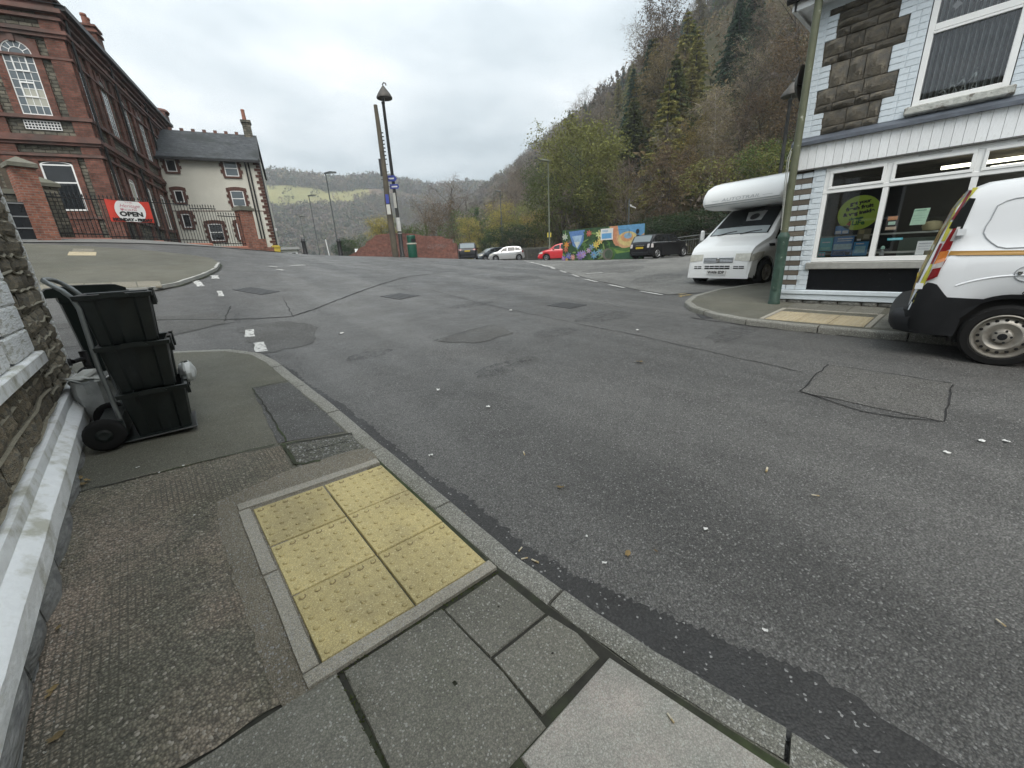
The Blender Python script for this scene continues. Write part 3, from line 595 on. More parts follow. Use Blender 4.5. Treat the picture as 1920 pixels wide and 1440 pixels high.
# ragged dark channel beside the near kerb
kin = dens(kerb_in[:10], 10); t = np.gradient(kin, axis=0); t /= np.linalg.norm(t, axis=1)[:, None]; nr = np.stack([t[:, 1], -t[:, 0]], 1)
wob = np.array([mnoise.noise(Vector((y * 2.3, 1.7, 0))) * .05 + mnoise.noise(Vector((y * 11, 5, 0))) * .02 for y in kin[:, 1]])
wid = np.interp(kin[:, 1], [-5, -.05, .4, .8, 1.35, 2.3, 4, 6.2], [.30, .28, .26, .19, .13, .12, .09, .05])
kin2 = dens(kin, 4); wid2 = np.interp(np.arange(len(kin2)) / 4, np.arange(len(wid)), wid + wob); nr2 = np.stack([np.interp(np.arange(len(kin2)) / 4, np.arange(len(nr)), nr[:, i]) for i in (0, 1)], 1)
wid2 = wid2 + np.array([rng.uniform(-.018, .018) for _ in wid2])
loft(kin2 + nr2 * .10, kin2 + nr2 * (.12 + wid2)[:, None], 5, .006).obj('gutter_channel', m_gutter, road, ang=60)
# ironwork
m_iron = M('cast iron', (.05, .05, .05), rough=.5, var=.3, scale=20, metal=.4, bump=.3, bscale=80)
def cover(x, y, w, d, rz, name='manhole_cover'):
    c, s_ = math.cos(rz), math.sin(rz); mb = MB()
    def q(u, v, o): X, Y = x + u * c - v * s_, y + u * s_ + v * c; return (X, Y, h(X, Y) + o)
    def bar(u0, u1, v0, v1, o): mb._add([q(u0, v0, 0), q(u1, v0, 0), q(u1, v1, 0), q(u0, v1, 0), q(u0, v0, o), q(u1, v0, o), q(u1, v1, o), q(u0, v1, o)], [(4, 5, 6, 7), (0, 1, 5, 4), (1, 2, 6, 5), (2, 3, 7, 6), (3, 0, 4, 7)])
    bar(-w / 2, w / 2, -d / 2, d / 2, .006)
    for k in range(5):
        u = -w / 2 + w * (k + .15) / 5; bar(u, u + w * .14, -d / 2 + .03, d / 2 - .03, .011)
    return mb.obj(name, m_iron, road)
cover(6.65, 5.72, .62, .62, .1); cover(4.55, 9.2, .65, .65, .3); cover(1.95, 11.3, .5, .9, .5, 'drain_grate'); cover(7.35, 3.02, .32, .4, -.9, 'drain_grate')
# white and yellow paint, mostly worn away
for pl, w, m_ in (([(1.02, 6.6), (1.1, 7.12)], .15, m_white_mark), ([(1.06, 7.5), (1.14, 7.95)], .14, m_white_mark), ([(1.0, 12.15), (.95, 13.0)], .16, m_white_mark), ([(1.42, 13.1), (1.46, 13.6)], .16, m_white_mark), ([(1.2, 10.9), (1.25, 11.5)], .1, m_white_mark), ([(1.05, 8.5), (1.2, 9.2)], .1, m_stain),
                  ([(9.3, 4.55), (9.7, 4.45)], .09, m_yel_mark), ([(9.6, 4.7), (10.3, 4.5)], .09, m_yel_mark), ([(10.9, 6.6), (11.6, 6.4)], .08, m_yel_mark)):
    ribbon(pl, w, .010, .15, .25, rng).obj('road_marking', m_, road)
ed = resample([(19.5, 20.6), (16.69, 17.47), (13.4, 12.6), (10.7, 8.36), (9.61, 5.92), (9.1, 4.5)], .1); i = 0
while i < len(ed) - 12:
    ribbon(ed[i:i + 9], .1, .018, .2, .2, rng).obj('road_marking', m_white_mark, road); i += 15
for a, b in (((505, 500), (520, 502)), ((520, 506), (532, 508)), ((545, 499), (572, 498)), ((990, 492), (1040, 503)), ((1060, 489), (1160, 489)), ((1100, 514), (1130, 512))):
    p, q = G(*a), G(*b); ribbon([p[:2], q[:2]], .12, .02, .3, .3, rng).obj('road_marking', m_white_mark, road)

# ------------------------------------------------------------------ valley and hills
FD = np.array([math.sin(R_(19)), math.cos(R_(19))]); FN = np.array([FD[1], -FD[0]])
_rx = [(420, 345), (500, 343), (600, 345), (700, 349), (800, 358), (900, 364), (960, 366)]
_raz, _rel = [], []
for p in _rx:
    r = ray(*p); _raz.append(math.atan2(r[0], r[1])); _rel.append(r[2] / math.hypot(r[0], r[1]))
RH = 620.
def T0(x, y):
    x = np.asarray(x, float); y = np.asarray(y, float)
    u = (x - 34) * FN[0] + (y - 12) * FN[1]; s = (x - 34) * FD[0] + (y - 12) * FD[1]; r = np.hypot(x, y); az = np.arctan2(x, y)
    base = .9 - .16 * np.maximum(0, s - 34); base = np.maximum(base, -30) - .10 * np.clip(-u - 45, 0, 200) * (y > 0)
    base = np.maximum(base, -34)
    up = np.where(u > 0, 420 * (1 - np.exp(-.90 * np.maximum(u, 0) / 420)), 0) * np.clip(1 - (s - 330) / 260, 0, 1)
    up = up + 2.2 * np.sin(u * .11 + s * .05) * np.clip(u / 30, 0, 1)
    zr = np.interp(az, _raz, _rel) * RH + 1.6
    t = np.clip((r - 230) / (RH - 230), 0, 1.25)
    far = -34 + (zr + 34) * np.where(t < 1, t ** 1.15, 1 + (t - 1) * .1) + 3 * np.sin(az * 31) * np.clip(t, 0, 1)
    far = np.where((y > 0) & (r > 230), far, -40)
    return np.maximum(base + up, far)
def TF(x, y):
    x = np.asarray(x, float); y = np.asarray(y, float)
    cx, cy_ = np.clip(x, XM, XX_), np.clip(y, YM, YX)
    inside = (x > XM + .01) & (x < XX_ - .01) & (y > YM + .01) & (y < YX - .01)
    return H(cx, cy_) + T0(x, y) - T0(cx, cy_) - np.where(inside, .8, .02)
def tf(x, y): return float(TF(x, y))
azs = np.concatenate([np.linspace(R_(-40), R_(110), 260), np.linspace(R_(113), R_(317), 50)])
rs = np.concatenate([[12], np.geomspace(20, 200, 60), np.geomspace(206, 900, 70), [1300, 2000, 3200]])
A_, Rr = np.meshgrid(azs, rs, indexing='ij'); TX, TY = Rr * np.sin(A_), Rr * np.cos(A_)
def field_pix(x, y, z):
    q = RC.T @ (np.stack([x, y, z - 1.6]).reshape(3, -1)); return (960 + FPX * q[0] / q[2]).reshape(x.shape), (720 + FPX * q[1] / q[2]).reshape(x.shape), q[2].reshape(x.shape)
TZ = TF(TX, TY)
m_hill = M('hill ground', (.075, .07, .04), rough=.95, var=.35, scale=.05, col2=(.055, .05, .03), c2scale=.02, world=True, spec=.1)
m_field = M('rough pasture', (.25, .225, .10), rough=.95, var=.2, scale=.06, col2=(.19, .19, .085), c2scale=.03, c2lo=.4, world=True, spec=.1)
m_brack = M('bracken moor', (.16, .115, .085), rough=.95, var=.3, scale=.06, col2=(.12, .105, .07), c2scale=.03, world=True, spec=.1)
hills = MB().grid(np.stack([TX, TY, TZ], -1), close_u=True)
fx, fy, fz = field_pix(TX, TY, TZ)
def cellmid(a): b = np.roll(a, -1, 0); return (a[:, :-1] + a[:, 1:] + b[:, :-1] + b[:, 1:]) / 4
FX_, FY_, FZ_, RM = cellmid(fx), cellmid(fy), cellmid(fz), cellmid(Rr)
ridge = np.interp(FX_, [p[0] for p in _rx], [p[1] for p in _rx])
fieldm = (FZ_ > 0) & (RM > 240) & (RM < 650) & (FX_ > 430) & (FX_ < 690 + (FY_ - 345) * .35) & (FY_ < 388 - (FX_ - 500) * .02) & (FY_ > ridge + 1)
brackm = (FZ_ > 0) & (RM > 240) & (RM < 650) & (FX_ > 430) & (FX_ < 905) & (FY_ < 396 - (FX_ - 700) * .06) & ~fieldm
hills.mi = np.where(fieldm, 1, np.where(brackm, 2, 0)).ravel().astype(int).tolist()
struct(hills.obj('hills', [m_hill, m_field, m_brack], ang=80))
# ------------------------------------------------------------------ buildings
class Face:
    def __init__(s, o, right, out): s.o, s.r, s.n = np.array(o, float), np.array(right, float), np.array(out, float)
    def p(s, u, v, w=0.): return tuple(s.o + s.r * u + s.n * w + np.array([0, 0, v]))
    def box(s, mb, u0, u1, v0, v1, w0, w1):
        vs = [s.p(u, v, w) for w in (w0, w1) for v in (v0, v1) for u in (u0, u1)]
        return mb._add(vs, [(0, 2, 3, 1), (4, 5, 7, 6), (0, 1, 5, 4), (2, 6, 7, 3), (0, 4, 6, 2), (1, 3, 7, 5)])
    def quad(s, mb, u0, u1, v0, v1, w): return mb.poly([s.p(u0, v0, w), s.p(u1, v0, w), s.p(u1, v1, w), s.p(u0, v1, w)])
    def prism(s, mb, uv, w0, w1): return mb.prism([s.p(u, v, w0) for u, v in uv], s.n * (w1 - w0))
FRONT = lambda x=0., y=0.: Face((x, y, 0), (1, 0, 0), (0, -1, 0))
SIDE = lambda x=0., y=0.: Face((x, y, 0), (0, 1, 0), (1, 0, 0))

m_upvc = M('white window frame', (.84, .85, .84), rough=.35, var=.05)
m_dark_glass = glass_mat('dark window glass', dark=(.018, .021, .024), refl=1.0)
m_blue_glass = glass_mat('window glass with painted sky', dark=(.10, .125, .14), refl=1.3)  # pale blue base colour paints in the reflected sky
m_pale_glass = glass_mat('window with pale blind', dark=(.42, .42, .36), refl=.8)
m_brick = brick_mat('red brick', (.205, .086, .064), (.135, .06, .046), (.115, .09, .076), .23, .078, .010, .45, stain=(.06, .035, .03))
m_brick2 = brick_mat('weathered red brick', (.30, .115, .075), (.20, .08, .058), (.22, .18, .15), .23, .078, .011, .5, stain=(.07, .04, .033))
m_terr = M('red terracotta', (.15, .072, .057), rough=.75, var=.3, scale=3, col2=(.085, .058, .05), c2scale=.9)
m_rubble = brick_mat('coursed rubble stone', (.20, .185, .145), (.105, .105, .088), (.065, .06, .05), .36, .13, .018, .6, distort=.05, bump=1., stain=(.06, .06, .05))
m_slate = brick_mat('slate roof', (.075, .082, .088), (.055, .06, .066), (.03, .033, .036), .3, .17, .006, .35, bump=.4, stain=(.03, .034, .032))
m_black = M('black paint', (.012, .012, .013), rough=.4, var=.2)
m_cream = M('cream render', (.66, .65, .575), rough=.9, var=.07, scale=.6, col2=(.59, .58, .51), c2scale=.5)
m_cap = M('weathered stone cap', (.17, .165, .135), rough=.9, var=.3, scale=6, col2=(.10, .105, .075))
m_terracap = M('terracotta coping', (.27, .115, .078), rough=.8, var=.25, scale=4, rnd=.12)

def window(face, parent, u0, u1, v0, v1, cols=1, rows=2, fw=.05, bar=.025, w=.02, depth=.035, glass=None, frame=None, arch=0., name='window', rowsplit=None, glass_of=None, pane_each=True):
    glass = glass or m_dark_glass; mb = MB()
    face.box(mb, u0, u0 + fw, v0, v1 , w, w + depth); face.box(mb, u1 - fw, u1, v0, v1, w, w + depth)
    face.box(mb, u0 + fw, u1 - fw, v0, v0 + fw, w, w + depth)
    if not arch: face.box(mb, u0 + fw, u1 - fw, v1 - fw, v1, w, w + depth)
    us = np.linspace(u0 + fw, u1 - fw, cols + 1); vs = np.array(rowsplit) if rowsplit is not None else np.linspace(v0 + fw, v1 - (0 if arch else fw), rows + 1)
    for u in us[1:-1]: face.box(mb, u - bar / 2, u + bar / 2, v0 + fw, vs[-1], w + .004, w + depth - .004)
    for v in vs[1:-1] if not arch else vs[1:]: face.box(mb, u0 + fw, u1 - fw, v - bar / 2, v + bar / 2, w + .006, w + depth - .006)
    fan = []
    if arch:
        cx, r = (u0 + u1) / 2, (u1 - u0) / 2; n = 18
        ring = lambda rad, k: (cx - rad * math.cos(math.pi * k / n), v1 + arch * rad / r * math.sin(math.pi * k / n))
        for k in range(n): face.prism(mb, [ring(r, k), ring(r, k + 1), ring(r - fw, k + 1), ring(r - fw, k)], w, w + depth)
        if arch > r * .6:
            for k in range(n): face.prism(mb, [ring(r * .5, k), ring(r * .5, k + 1), ring(r * .5 - bar, k + 1), ring(r * .5 - bar, k)], w + .003, w + depth - .003)
            for k in (3, 6, 9, 12, 15):
                a, b = ring(r * .5, k), ring(r - fw * .5, k); dx, dy = b[0] - a[0], b[1] - a[1]; l_ = math.hypot(dx, dy); ox, oy = -dy / l_ * bar / 2, dx / l_ * bar / 2
                face.prism(mb, [(a[0] - ox, a[1] - oy), (b[0] - ox, b[1] - oy), (b[0] + ox, b[1] + oy), (a[0] + ox, a[1] + oy)], w + .005, w + depth - .005)
            fan = [(ring(r - fw, k), ring(r - fw, k + 3), ring(r * .5, k + 3), ring(r * .5, k)) for k in range(0, n, 3)] + [((cx - r * .48, v1), (cx, v1), (cx, v1 + arch * .48), (cx - r * .34, v1 + arch * .34)), ((cx, v1), (cx + r * .48, v1), (cx + r * .34, v1 + arch * .34), (cx, v1 + arch * .48))]
        else: fan = [tuple(ring(r - fw * .6, k) for k in range(0, n + 1, 2))]
    f = mb.obj(name, frame or m_upvc, parent)
    for i in range(len(us) - 1):
        for j in range(len(vs) - 1):
            q = MB(); face.quad(q, us[i], us[i + 1], vs[j], vs[j + 1], w + .012); sub(f, q, 'pane', glass_of(i, j) if glass_of else glass)
    for pl in fan: q = MB(); q.poly([face.p(a, b, w + .012) for a, b in pl]); sub(f, q, 'pane', glass)
    return f

# ---- red brick and stone institute
inst = thing('brick_institute', 'large red brick and grey stone Victorian hall with tall arched white windows behind railings', 'building', (-.07, 25.5, 2.3), R_(-15), absz=True)
F, S = FRONT(), SIDE()
mb = MB().box(-9, 0, 0, 15, 2.3, 11.35); mb.obj('wall', m_rubble, inst)
mb = MB()
for u0, u1 in ((-.52, .06), (-3.0, -2.42), (-5.5, -4.9), (-8.9, -8.3)): F.box(mb, u0, u1, 2.3, 11.2, 0, .10)
for c in (-1.455, -3.95, -6.9):
    for u0, u1 in ((c - .66, c - .43), (c + .43, c + .66)): F.box(mb, u0, u1, 7.7, 10.3, 0, .07)
    for u0, u1 in ((c - .95, c - .5), (c + .5, c + .70)): F.box(mb, u0, u1, 2.3, 6.3, 0, .07)
    F.box(mb, c - .5, c + .5, 6.12, 6.36, 0, .07); F.box(mb, c - .5, c + .5, 2.3, 4.25, 0, .066)
mb.obj('front_brickwork', m_brick, inst)
mb = MB()
for v in (.06, 1.72, 4.12, 6.6, 9.15, 11.6, 14.0): S.box(mb, v - .16 if v > 1 else .1, v + .26, 2.3, 11.3, 0, .10)
for c in (.62, 2.92, 5.35, 7.9, 10.35, 12.8):
    for u0, u1 in ((c - .56, c - .37), (c + .37, c + .56)): S.box(mb, u0, u1, 7.7, 10.3, 0, .06); S.box(mb, u0, u1, 4.0, 6.3, 0, .06)
    S.box(mb, c - .37, c + .37, 6.0, 6.35, 0, .062)
mb.obj('side_brickwork', m_brick, inst)
def arch_ring(face, c, r, v, r2, w0, w1, mb, n=14, k=1.):
    q = lambda rad, i: (c - rad * math.cos(math.pi * i / n), v + k * rad * math.sin(math.pi * i / n))
    for i in range(n): face.prism(mb, [q(r, i), q(r, i + 1), q(r2, i + 1), q(r2, i)], w0, w1)
for c in (-1.455, -3.95, -6.9): mb = MB(); arch_ring(F, c, .43, 9.78, .66, 0, .075, mb); mb.obj('window_arch', m_terr, inst); mb = MB(); F.box(mb, c - .09, c + .09, 10.16, 10.5, 0, .12); mb.obj('keystone', m_terr, inst)
for c in (.62, 2.92, 5.35, 7.9, 10.35, 12.8):
    mb = MB(); arch_ring(S, c, .37, 9.72, .56, 0, .065, mb, k=.9); mb.obj('window_arch', m_terr, inst); mb = MB(); S.box(mb, c - .07, c + .07, 10.02, 10.35, 0, .1); mb.obj('keystone', m_terr, inst); mb = MB(); arch_ring(S, c, .37, 5.86, .56, 0, .064, mb, k=.45); mb.obj('window_arch', m_terr, inst)
if 0: pass
mb = MB()   # string courses wrap both faces
for z0, z1, pr in ((3.95, 4.05, .10), (6.30, 6.40, .14), (6.72, 6.82, .15), (6.82, 6.96, .22), (6.96, 7.06, .16), (7.62, 7.74, .15), (9.7, 9.78, .125), (10.40, 10.52, .16), (10.52, 10.64, .22), (10.98, 11.08, .16), (11.2, 11.34, .26)):
    mb.box(-9, pr, -pr, 0, z0, z1); mb.box(0, pr, .0, 15, z0, z1)
mb.obj('string_course', m_terr, inst)
for c in (-1.455, -3.95, -6.9):
    fw = window(F, inst, c - .43, c + .43, 7.76, 9.78, 4, 7, .035, .02, .02, .03, m_blue_glass, arch=.43, glass_of=lambda i, j: m_pale_glass if (j in (1, 2) and i > 0) else m_blue_glass)
    q = MB()
    for v0 in (8.35, 9.2):
        for a in ((c - .21, c - .17, v0, v0 + .52), (c + .17, c + .21, v0, v0 + .52), (c - .17, c + .17, v0, v0 + .05), (c - .17, c + .17, v0 + .47, v0 + .52)): F.box(q, *a, .02, .065)
    sub(fw, q, 'casement', m_upvc)
    window(F, inst, c - .5, c + .5, 4.28, 6.0, 1, 2, .06, .05, .015, .035, m_dark_glass, arch=.12, rowsplit=[4.34, 5.35, 6.0])
    mb = MB(); F.quad(mb, c - .5, c + .56, 7.26, 7.56, .012); mb.obj('vent_backing', m_dark_glass, inst)
    mb = MB()
    for k in range(12): u = c - .5 + 1.04 * k / 11; F.box(mb, u - .012, u + .012, 7.26, 7.56, .015, .03)
    for k in range(4): v = 7.27 + .29 * k / 3; F.box(mb, c - .51, c + .56, v - .012, v + .012, .018, .034)
    mb.obj('vent_lattice', m_upvc, inst)
for c in (.62, 2.92, 5.35, 7.9, 10.35, 12.8):
    window(S, inst, c - .37, c + .37, 7.78, 9.72, 3, 6, .035, .02, .015, .03, m_blue_glass, arch=.33)
    window(S, inst, c - .37, c + .37, 4.1, 5.86, 1, 2, .10, .06, .015, .035, m_pale_glass, arch=.16)
for v in (.30, 4.62, 9.62): S_ = MB().tube([(.17, v, 2.4), (.17, v, 11.2), (.30, v, 11.4)], .05, 8).obj('drain_pipe', m_black, inst)
mb = MB().prism([(.10, -.1, 11.36), (.40, -.1, 11.36), (.42, -.1, 11.52), (.10, -.1, 11.52)], (0, 15.2, 0)); mb.obj('gutter', m_black, inst)
mb = MB(); mb.grid([[(.38, -.2, 11.5), (.38, 15.2, 11.5)], [(-4.5, 4.5, 14.2), (-4.5, 10.5, 14.2)], [(-9.2, -.2, 11.5), (-9.2, 15.2, 11.5)]]); mb.poly([(.38, -.2, 11.5), (-4.5, 4.5, 14.2), (-9.2, -.2, 11.5)]); mb.obj('roof', m_slate, inst)
mb = MB().box(-9, .08, -.12, .5, 11.34, 11.62); mb.box(-9, .2, -.22, .5, 11.62, 11.74); mb.obj('parapet', m_terr, inst)
mb = MB().box(-.6, .3, 13.9, 15.1, 11.3, 12.0); mb.lathe([(.55, 12.0), (.6, 12.1), (.5, 12.25), (.0, 12.3)], (-.1, 14.5, 0), n=12); mb.obj('corner_block', m_terr, inst)
r_ = ray(168, 62); b_ = np.array([math.cos(R_(15)), -math.sin(R_(15))]); a2_ = np.array([math.sin(R_(15)), math.cos(R_(15))]); C_ = np.array([-.07, 25.5])
t_ = (-1.0 + C_ @ b_) / (r_[:2] @ b_); P_ = r_ * t_ + EYE; yc = float((P_[:2] - C_) @ a2_); zc = float(P_[2])
ch = MB().box(-1.35, -.65, yc - .4, yc + .4, 11.4, zc + .15); ch.box(-1.42, -.58, yc - .47, yc + .47, zc - .1, zc + .02); ch.box(-1.42, -.58, yc - .47, yc + .47, zc + .15, zc + .25); ch = ch.obj('chimney', m_brick, inst)
for y in (yc - .2, yc + .2): sub(ch, MB().lathe([(.13, zc + .25), (.11, zc + .62), (.14, zc + .66), (.13, zc + .74), (.09, zc + .74)], (-1.0, y, 0), n=10), 'chimney_pot', m_terracap)

# ---- cream house
hs = thing('cream_house', 'cream rendered three storey house with slate roof and brick trimmed windows beside the brick hall', 'house', (2.34, 34.46, 1.9), R_(-15), absz=True)
mb = MB().box(0, 5.4, 0, 6, 1.9, 8.36); mb.prism([(5.395, 0, 8.36), (5.395, 6, 8.36), (5.395, 3, 10.3)], (-.3, 0, 0)); mb.obj('wall', m_cream, hs)
rf = MB().prism([(-.1, -.28, 8.22), (-.1, -.28, 8.34), (-.1, 3, 10.55), (-.1, 6.28, 8.34), (-.1, 6.28, 8.22), (-.1, 3, 10.43)], (5.62, 0, 0)).obj('roof', m_slate, hs)
q = MB()
for k in range(9): q.box(-.1 + .62 * k, .1 + .62 * k, 2.93, 3.07, 10.5, 10.68)
sub(rf, q, 'ridge_tile', m_terr)
ch = MB().box(4.80, 5.30, 2.7, 3.3, 9.9, 11.4); ch.box(4.74, 5.36, 2.64, 3.36, 11.25, 11.4); ch = ch.obj('chimney', m_rubble, hs)
sub(ch, MB().lathe([(.13, 11.4), (.11, 12.0), (.13, 12.05), (.1, 12.1)], (5.0, 3, 0), n=10), 'chimney_pot', m_terracap)
mb = MB().box(-.1, 5.5, -.38, -.26, 8.16, 8.27); mb.obj('gutter', m_black, hs)
mb = MB().box(0, 5.41, -.015, .0, 5.27, 5.31); mb.obj('string_course', m_terr, hs)
m_surr = M('brick surround', (.105, .05, .038), rough=.85, var=.35, scale=9, bump=.4, bscale=30)
wl = [(.43, .93, 7.52, 8.2, 0), (3.41, 4.15, 7.36, 8.3, 1), (3.42, 4.15, 5.56, 6.46, 1), (.45, .88, 5.78, 6.42, 0), (.5, .93, 4.3, 5.06, 0), (1.75, 2.5, 3.46, 4.46, 2), (3.34, 4.05, 3.5, 4.5, 2)]
for u0, u1, v0, v1, kd in wl:
    mb = MB(); n = max(3, int((v1 - v0) / .16))
    for k in range(n):
        a, b = v0 + (v1 - v0) * k / n, v0 + (v1 - v0) * (k + 1) / n; w_ = .24 if k % 2 else .15
        F.box(mb, u0 - w_, u0, a, b, 0, .05); F.box(mb, u1, u1 + w_, a, b, 0, .05)
    m_ = (u0 + u1) / 2
    if v1 < 8.1:
        for k in range(6):
            a, b = u0 - .2 + (u1 - u0 + .4) * k / 6, u0 - .2 + (u1 - u0 + .4) * (k + 1) / 6; z = lambda u: v1 + .08 * (1 - ((u - m_) / ((u1 - u0) / 2 + .2)) ** 2)
            F.prism(mb, [(a, z(a) - .02), (b, z(b) - .02), (b, z(b) + .2), (a, z(a) + .2)], 0, .052)
    F.box(mb, u0 - .12, u1 + .12, v0 - .1, v0, 0, .07)
    sr = mb.obj('window_surround', m_surr, hs)
    window(F, hs, u0, u1, v0, v1 + (.05 if v1 < 8.1 else 0), 1, 2 if kd else 1, .05, .05, .012, .03, m_blue_glass if kd == 1 else m_dark_glass, glass_of=(lambda i, j: m_blue_glass if (kd == 1 or j == 1 and kd == 3) else m_dark_glass))
mb = MB()
for k in range(32):
    w_ = .34 if k % 2 else .2; F.box(mb, 5.4 - w_, 5.42, 2.3 + .187 * k, 2.3 + .187 * (k + 1) - .03, 0, .03); mb.box(5.4, 5.42, 0, w_ + .1, 2.3 + .187 * k, 2.3 + .187 * (k + 1) - .03)
mb.obj('corner_quoin', m_surr, hs)
for x in (4.62, 4.80): MB().tube([(x, -.09, 2.0), (x, -.09, 8.0), (x, -.3, 8.2)], .045, 8).obj('drain_pipe', m_black, hs)
MB().box(5.42, 5.5, -.32, -.2, 2, 8.4).obj('drain_pipe', m_black, hs)
MB().box(5.40, 5.62, .3, .55, 4.05, 4.2).obj('wall_lamp', m_upvc, hs)

# ---- railings, plinth, piers in front of the hall
fa, fb = at_d(105, 448, 22.4), at_d(464, 467, 24.8)
fd = (fb - fa)[:2]; fl = float(np.hypot(*fd)); fd = fd / fl; fang = math.atan2(fd[1], fd[0])
def on_fence(px, py, off=0.):
    r = ray(px, py); n = np.array([-fd[1], fd[0]]); P0 = fa[:2] - n * off; t = (P0 @ n) / (r[:2] @ n); q = r * t + EYE; return float((q[:2] - fa[:2]) @ fd), float(q[2])
rail = thing('iron_railings', 'black spear topped iron railings stepping down on brick plinth with terracotta copings', 'railings', (fa[0], fa[1], 2.2), fang, absz=True)
segs = [(104, 207, 446, 363), (209, 305, 451, 369.5), (307, 372, 456, 375), (372, 396, 456.5, 384), (397, 422, 462, 384.5), (422, 464, 462.5, 399)]
m_iron_b = M('black iron', (.015, .016, .018), rough=.55, var=.3, scale=10, metal=.3)
bar_me = None
for k, (x0, x1, yb, yt) in enumerate(segs):
    u0, _ = on_fence(x0, yb); u1, zb = on_fence((x0 + x1) / 2, yb); zb = on_fence((x0 + x1) / 2, yb)[1]; u1 = on_fence(x1, yb)[0]; zt = on_fence((x0 + x1) / 2, yt)[1]
    if x0 != 372 and x0 != 422:
        ue = on_fence({307: 396, 397: 464}.get(x0, x1), yb)[0]
        MB().box(u0, ue, -.14, .14, 1.9, zb - .14).obj('plinth', m_brick2, rail)
        nn = max(2, int((ue - u0) / .45))
        for i in range(nn):
            a, b = u0 + (ue - u0) * i / nn, u0 + (ue - u0) * (i + 1) / nn
            MB().prism([(a + .004, -.17, zb - .137), (a + .004, .17, zb - .137), (a + .004, .17, zb - .05), (a + .004, .08, zb), (a + .004, -.08, zb), (a + .004, -.17, zb - .05)], (b - a - .008, 0, 0)).obj('coping_tile', m_terracap, rail)
    MB().box(u0, u1, -.015, .015, zt - .20, zt - .165).obj('rail', m_iron_b, rail); MB().box(u0, u1, -.015, .015, zb + .12, zb + .155).obj('rail', m_iron_b, rail)
    nb = max(3, int(round((u1 - u0) / .115)))
    for i in range(nb):
        u = u0 + (u1 - u0) * (i + .5) / nb; H_ = zt - zb
        key = ('bar', round(H_, 2))
        if key not in _mats: _mats[key] = MB().tube([(0, 0, 0), (0, 0, H_ - .12)], .011, 6).lathe([(.008, H_ - .13), (.026, H_ - .09), (.018, H_ - .045), (.002, H_)], n=6).mesh('bar', m_iron_b)
        place('bar', _mats[key], rail, (u, 0, zb - 2.2))
def pier(px, py, D, w, ht, label, cap, mat, name='gate_pier', rows=None):
    p = at_d(px, py, D); t = thing(name, label, 'pier', (p[0], p[1], p[2] - .4), fang)
    MB().box(-w / 2, w / 2, -w / 2, w / 2, 0, ht + .4).obj('shaft', mat, t)
    c = w / 2 + .07; z = ht + .4
    mb = MB().box(-c, c, -c, c, z, z + .12)
    if cap == 'pyramid': mb.grid([[(-c, -c, z + .12), (c, -c, z + .12), (c, c, z + .12), (-c, c, z + .12)], [(-.01, -.01, z + .34), (.01, -.01, z + .34), (.01, .01, z + .34), (-.01, .01, z + .34)]], close_v=True)
    else: mb.box(-w / 2, w / 2, -w / 2, w / 2, z + .12, z + .2)
    mb.obj('cap_stone', m_cap, t)
    return t
pier(90, 452, 21.6, .55, 2.25, 'tall red brick gate pier with pyramid stone cap left of the railings', 'pyramid', m_brick2)
pier(117, 449, 22.9, .6, 1.75, 'shorter dark stone pier with pyramid cap behind the railings', 'pyramid', m_rubble)
pr = pier(474, 472, 25.0, .56, 1.9, 'red brick end pier with flat stone cap at the low end of the railings', 'flat', m_brick2)
MB().box(.3, .65, -.25, .25, 0, 1.0).obj('stub_wall', m_brick2, pr); MB().box(.65, 1.0, -.22, .22, 0, .6).obj('stub_wall', m_brick2, pr)
# left of the tall pier: low wall, slats and the dark gate panel
p = at_d(45, 452, 21.4)
gt = thing('metal_gate', 'black sheet metal gate with pale horizontal edges left of the tall brick pier', 'gate', (p[0], p[1], p[2] - .12), R_(8))
MB().box(-1.6, .62, -.02, .02, .1, 1.32).obj('gate_leaf', M('black gate sheet', (.012, .014, .018), rough=.25, var=.3, scale=3), gt)
for z in (.14, .5, .86, 1.26): MB().box(-1.6, .62, -.05, -.021, z, z + .035).obj('rail', M('grey steel', (.3, .31, .32), rough=.4, metal=.6), gt)
p = at_d(30, 440, 23.4)
lw = thing('yard_wall', 'low grey stone yard wall with upright timber slats on top behind the black gate', 'wall', (p[0], p[1], p[2] - .6), R_(8))
MB().box(-4, .75, 0, .35, 0, 1.95).obj('wall', m_rubble, lw); MB().box(-4, .8, -.06, .41, 1.95, 2.1).obj('coping', m_cap, lw)
sl = MB().box(-.07, .07, -.02, .02, 0, 1.0).mesh('slat', M('weathered timber', (.075, .06, .045), rough=.9, var=.4, scale=8, rnd=.3))
for i in range(24): place('slat', sl, lw, (-3.9 + .2 * i, .15, 2.1))
# ---- banner on the railings
ub0, zb0 = on_fence(207, 417, .06); ub1, zb1 = on_fence(286, 416, .06); ut0, zt0 = on_fence(198, 376.5, .06); ut1, zt1 = on_fence(281, 376, .06)
u0, u1, z0, z1 = (ub0 + ut0) / 2, (ub1 + ut1) / 2, (zb0 + zb1) / 2, (zt0 + zt1) / 2
ban = thing('cafe_banner', 'red banner with white disc reading OPEN MONDAY - FRIDAY tied to the railings', 'banner', (fa[0], fa[1], 2.2), fang, absz=True)
W_, Hh = u1 - u0, z1 - z0; cu, cz = (u0 + u1) / 2, (z0 + z1) / 2
PB = []
for i in range(17):
    u = u0 + W_ * i / 16; PB.append([(u, -.06 - .012 * math.sin(i * 1.1) - .02 * math.sin(math.pi * i / 16), z0 + Hh * j / 6 - .03 * math.sin(math.pi * i / 16) * (j == 6)) for j in range(7)])
MB().grid(PB).obj('sheet', M('red banner vinyl', (.62, .055, .035), rough=.5, var=.12, scale=3), ban, ang=60)
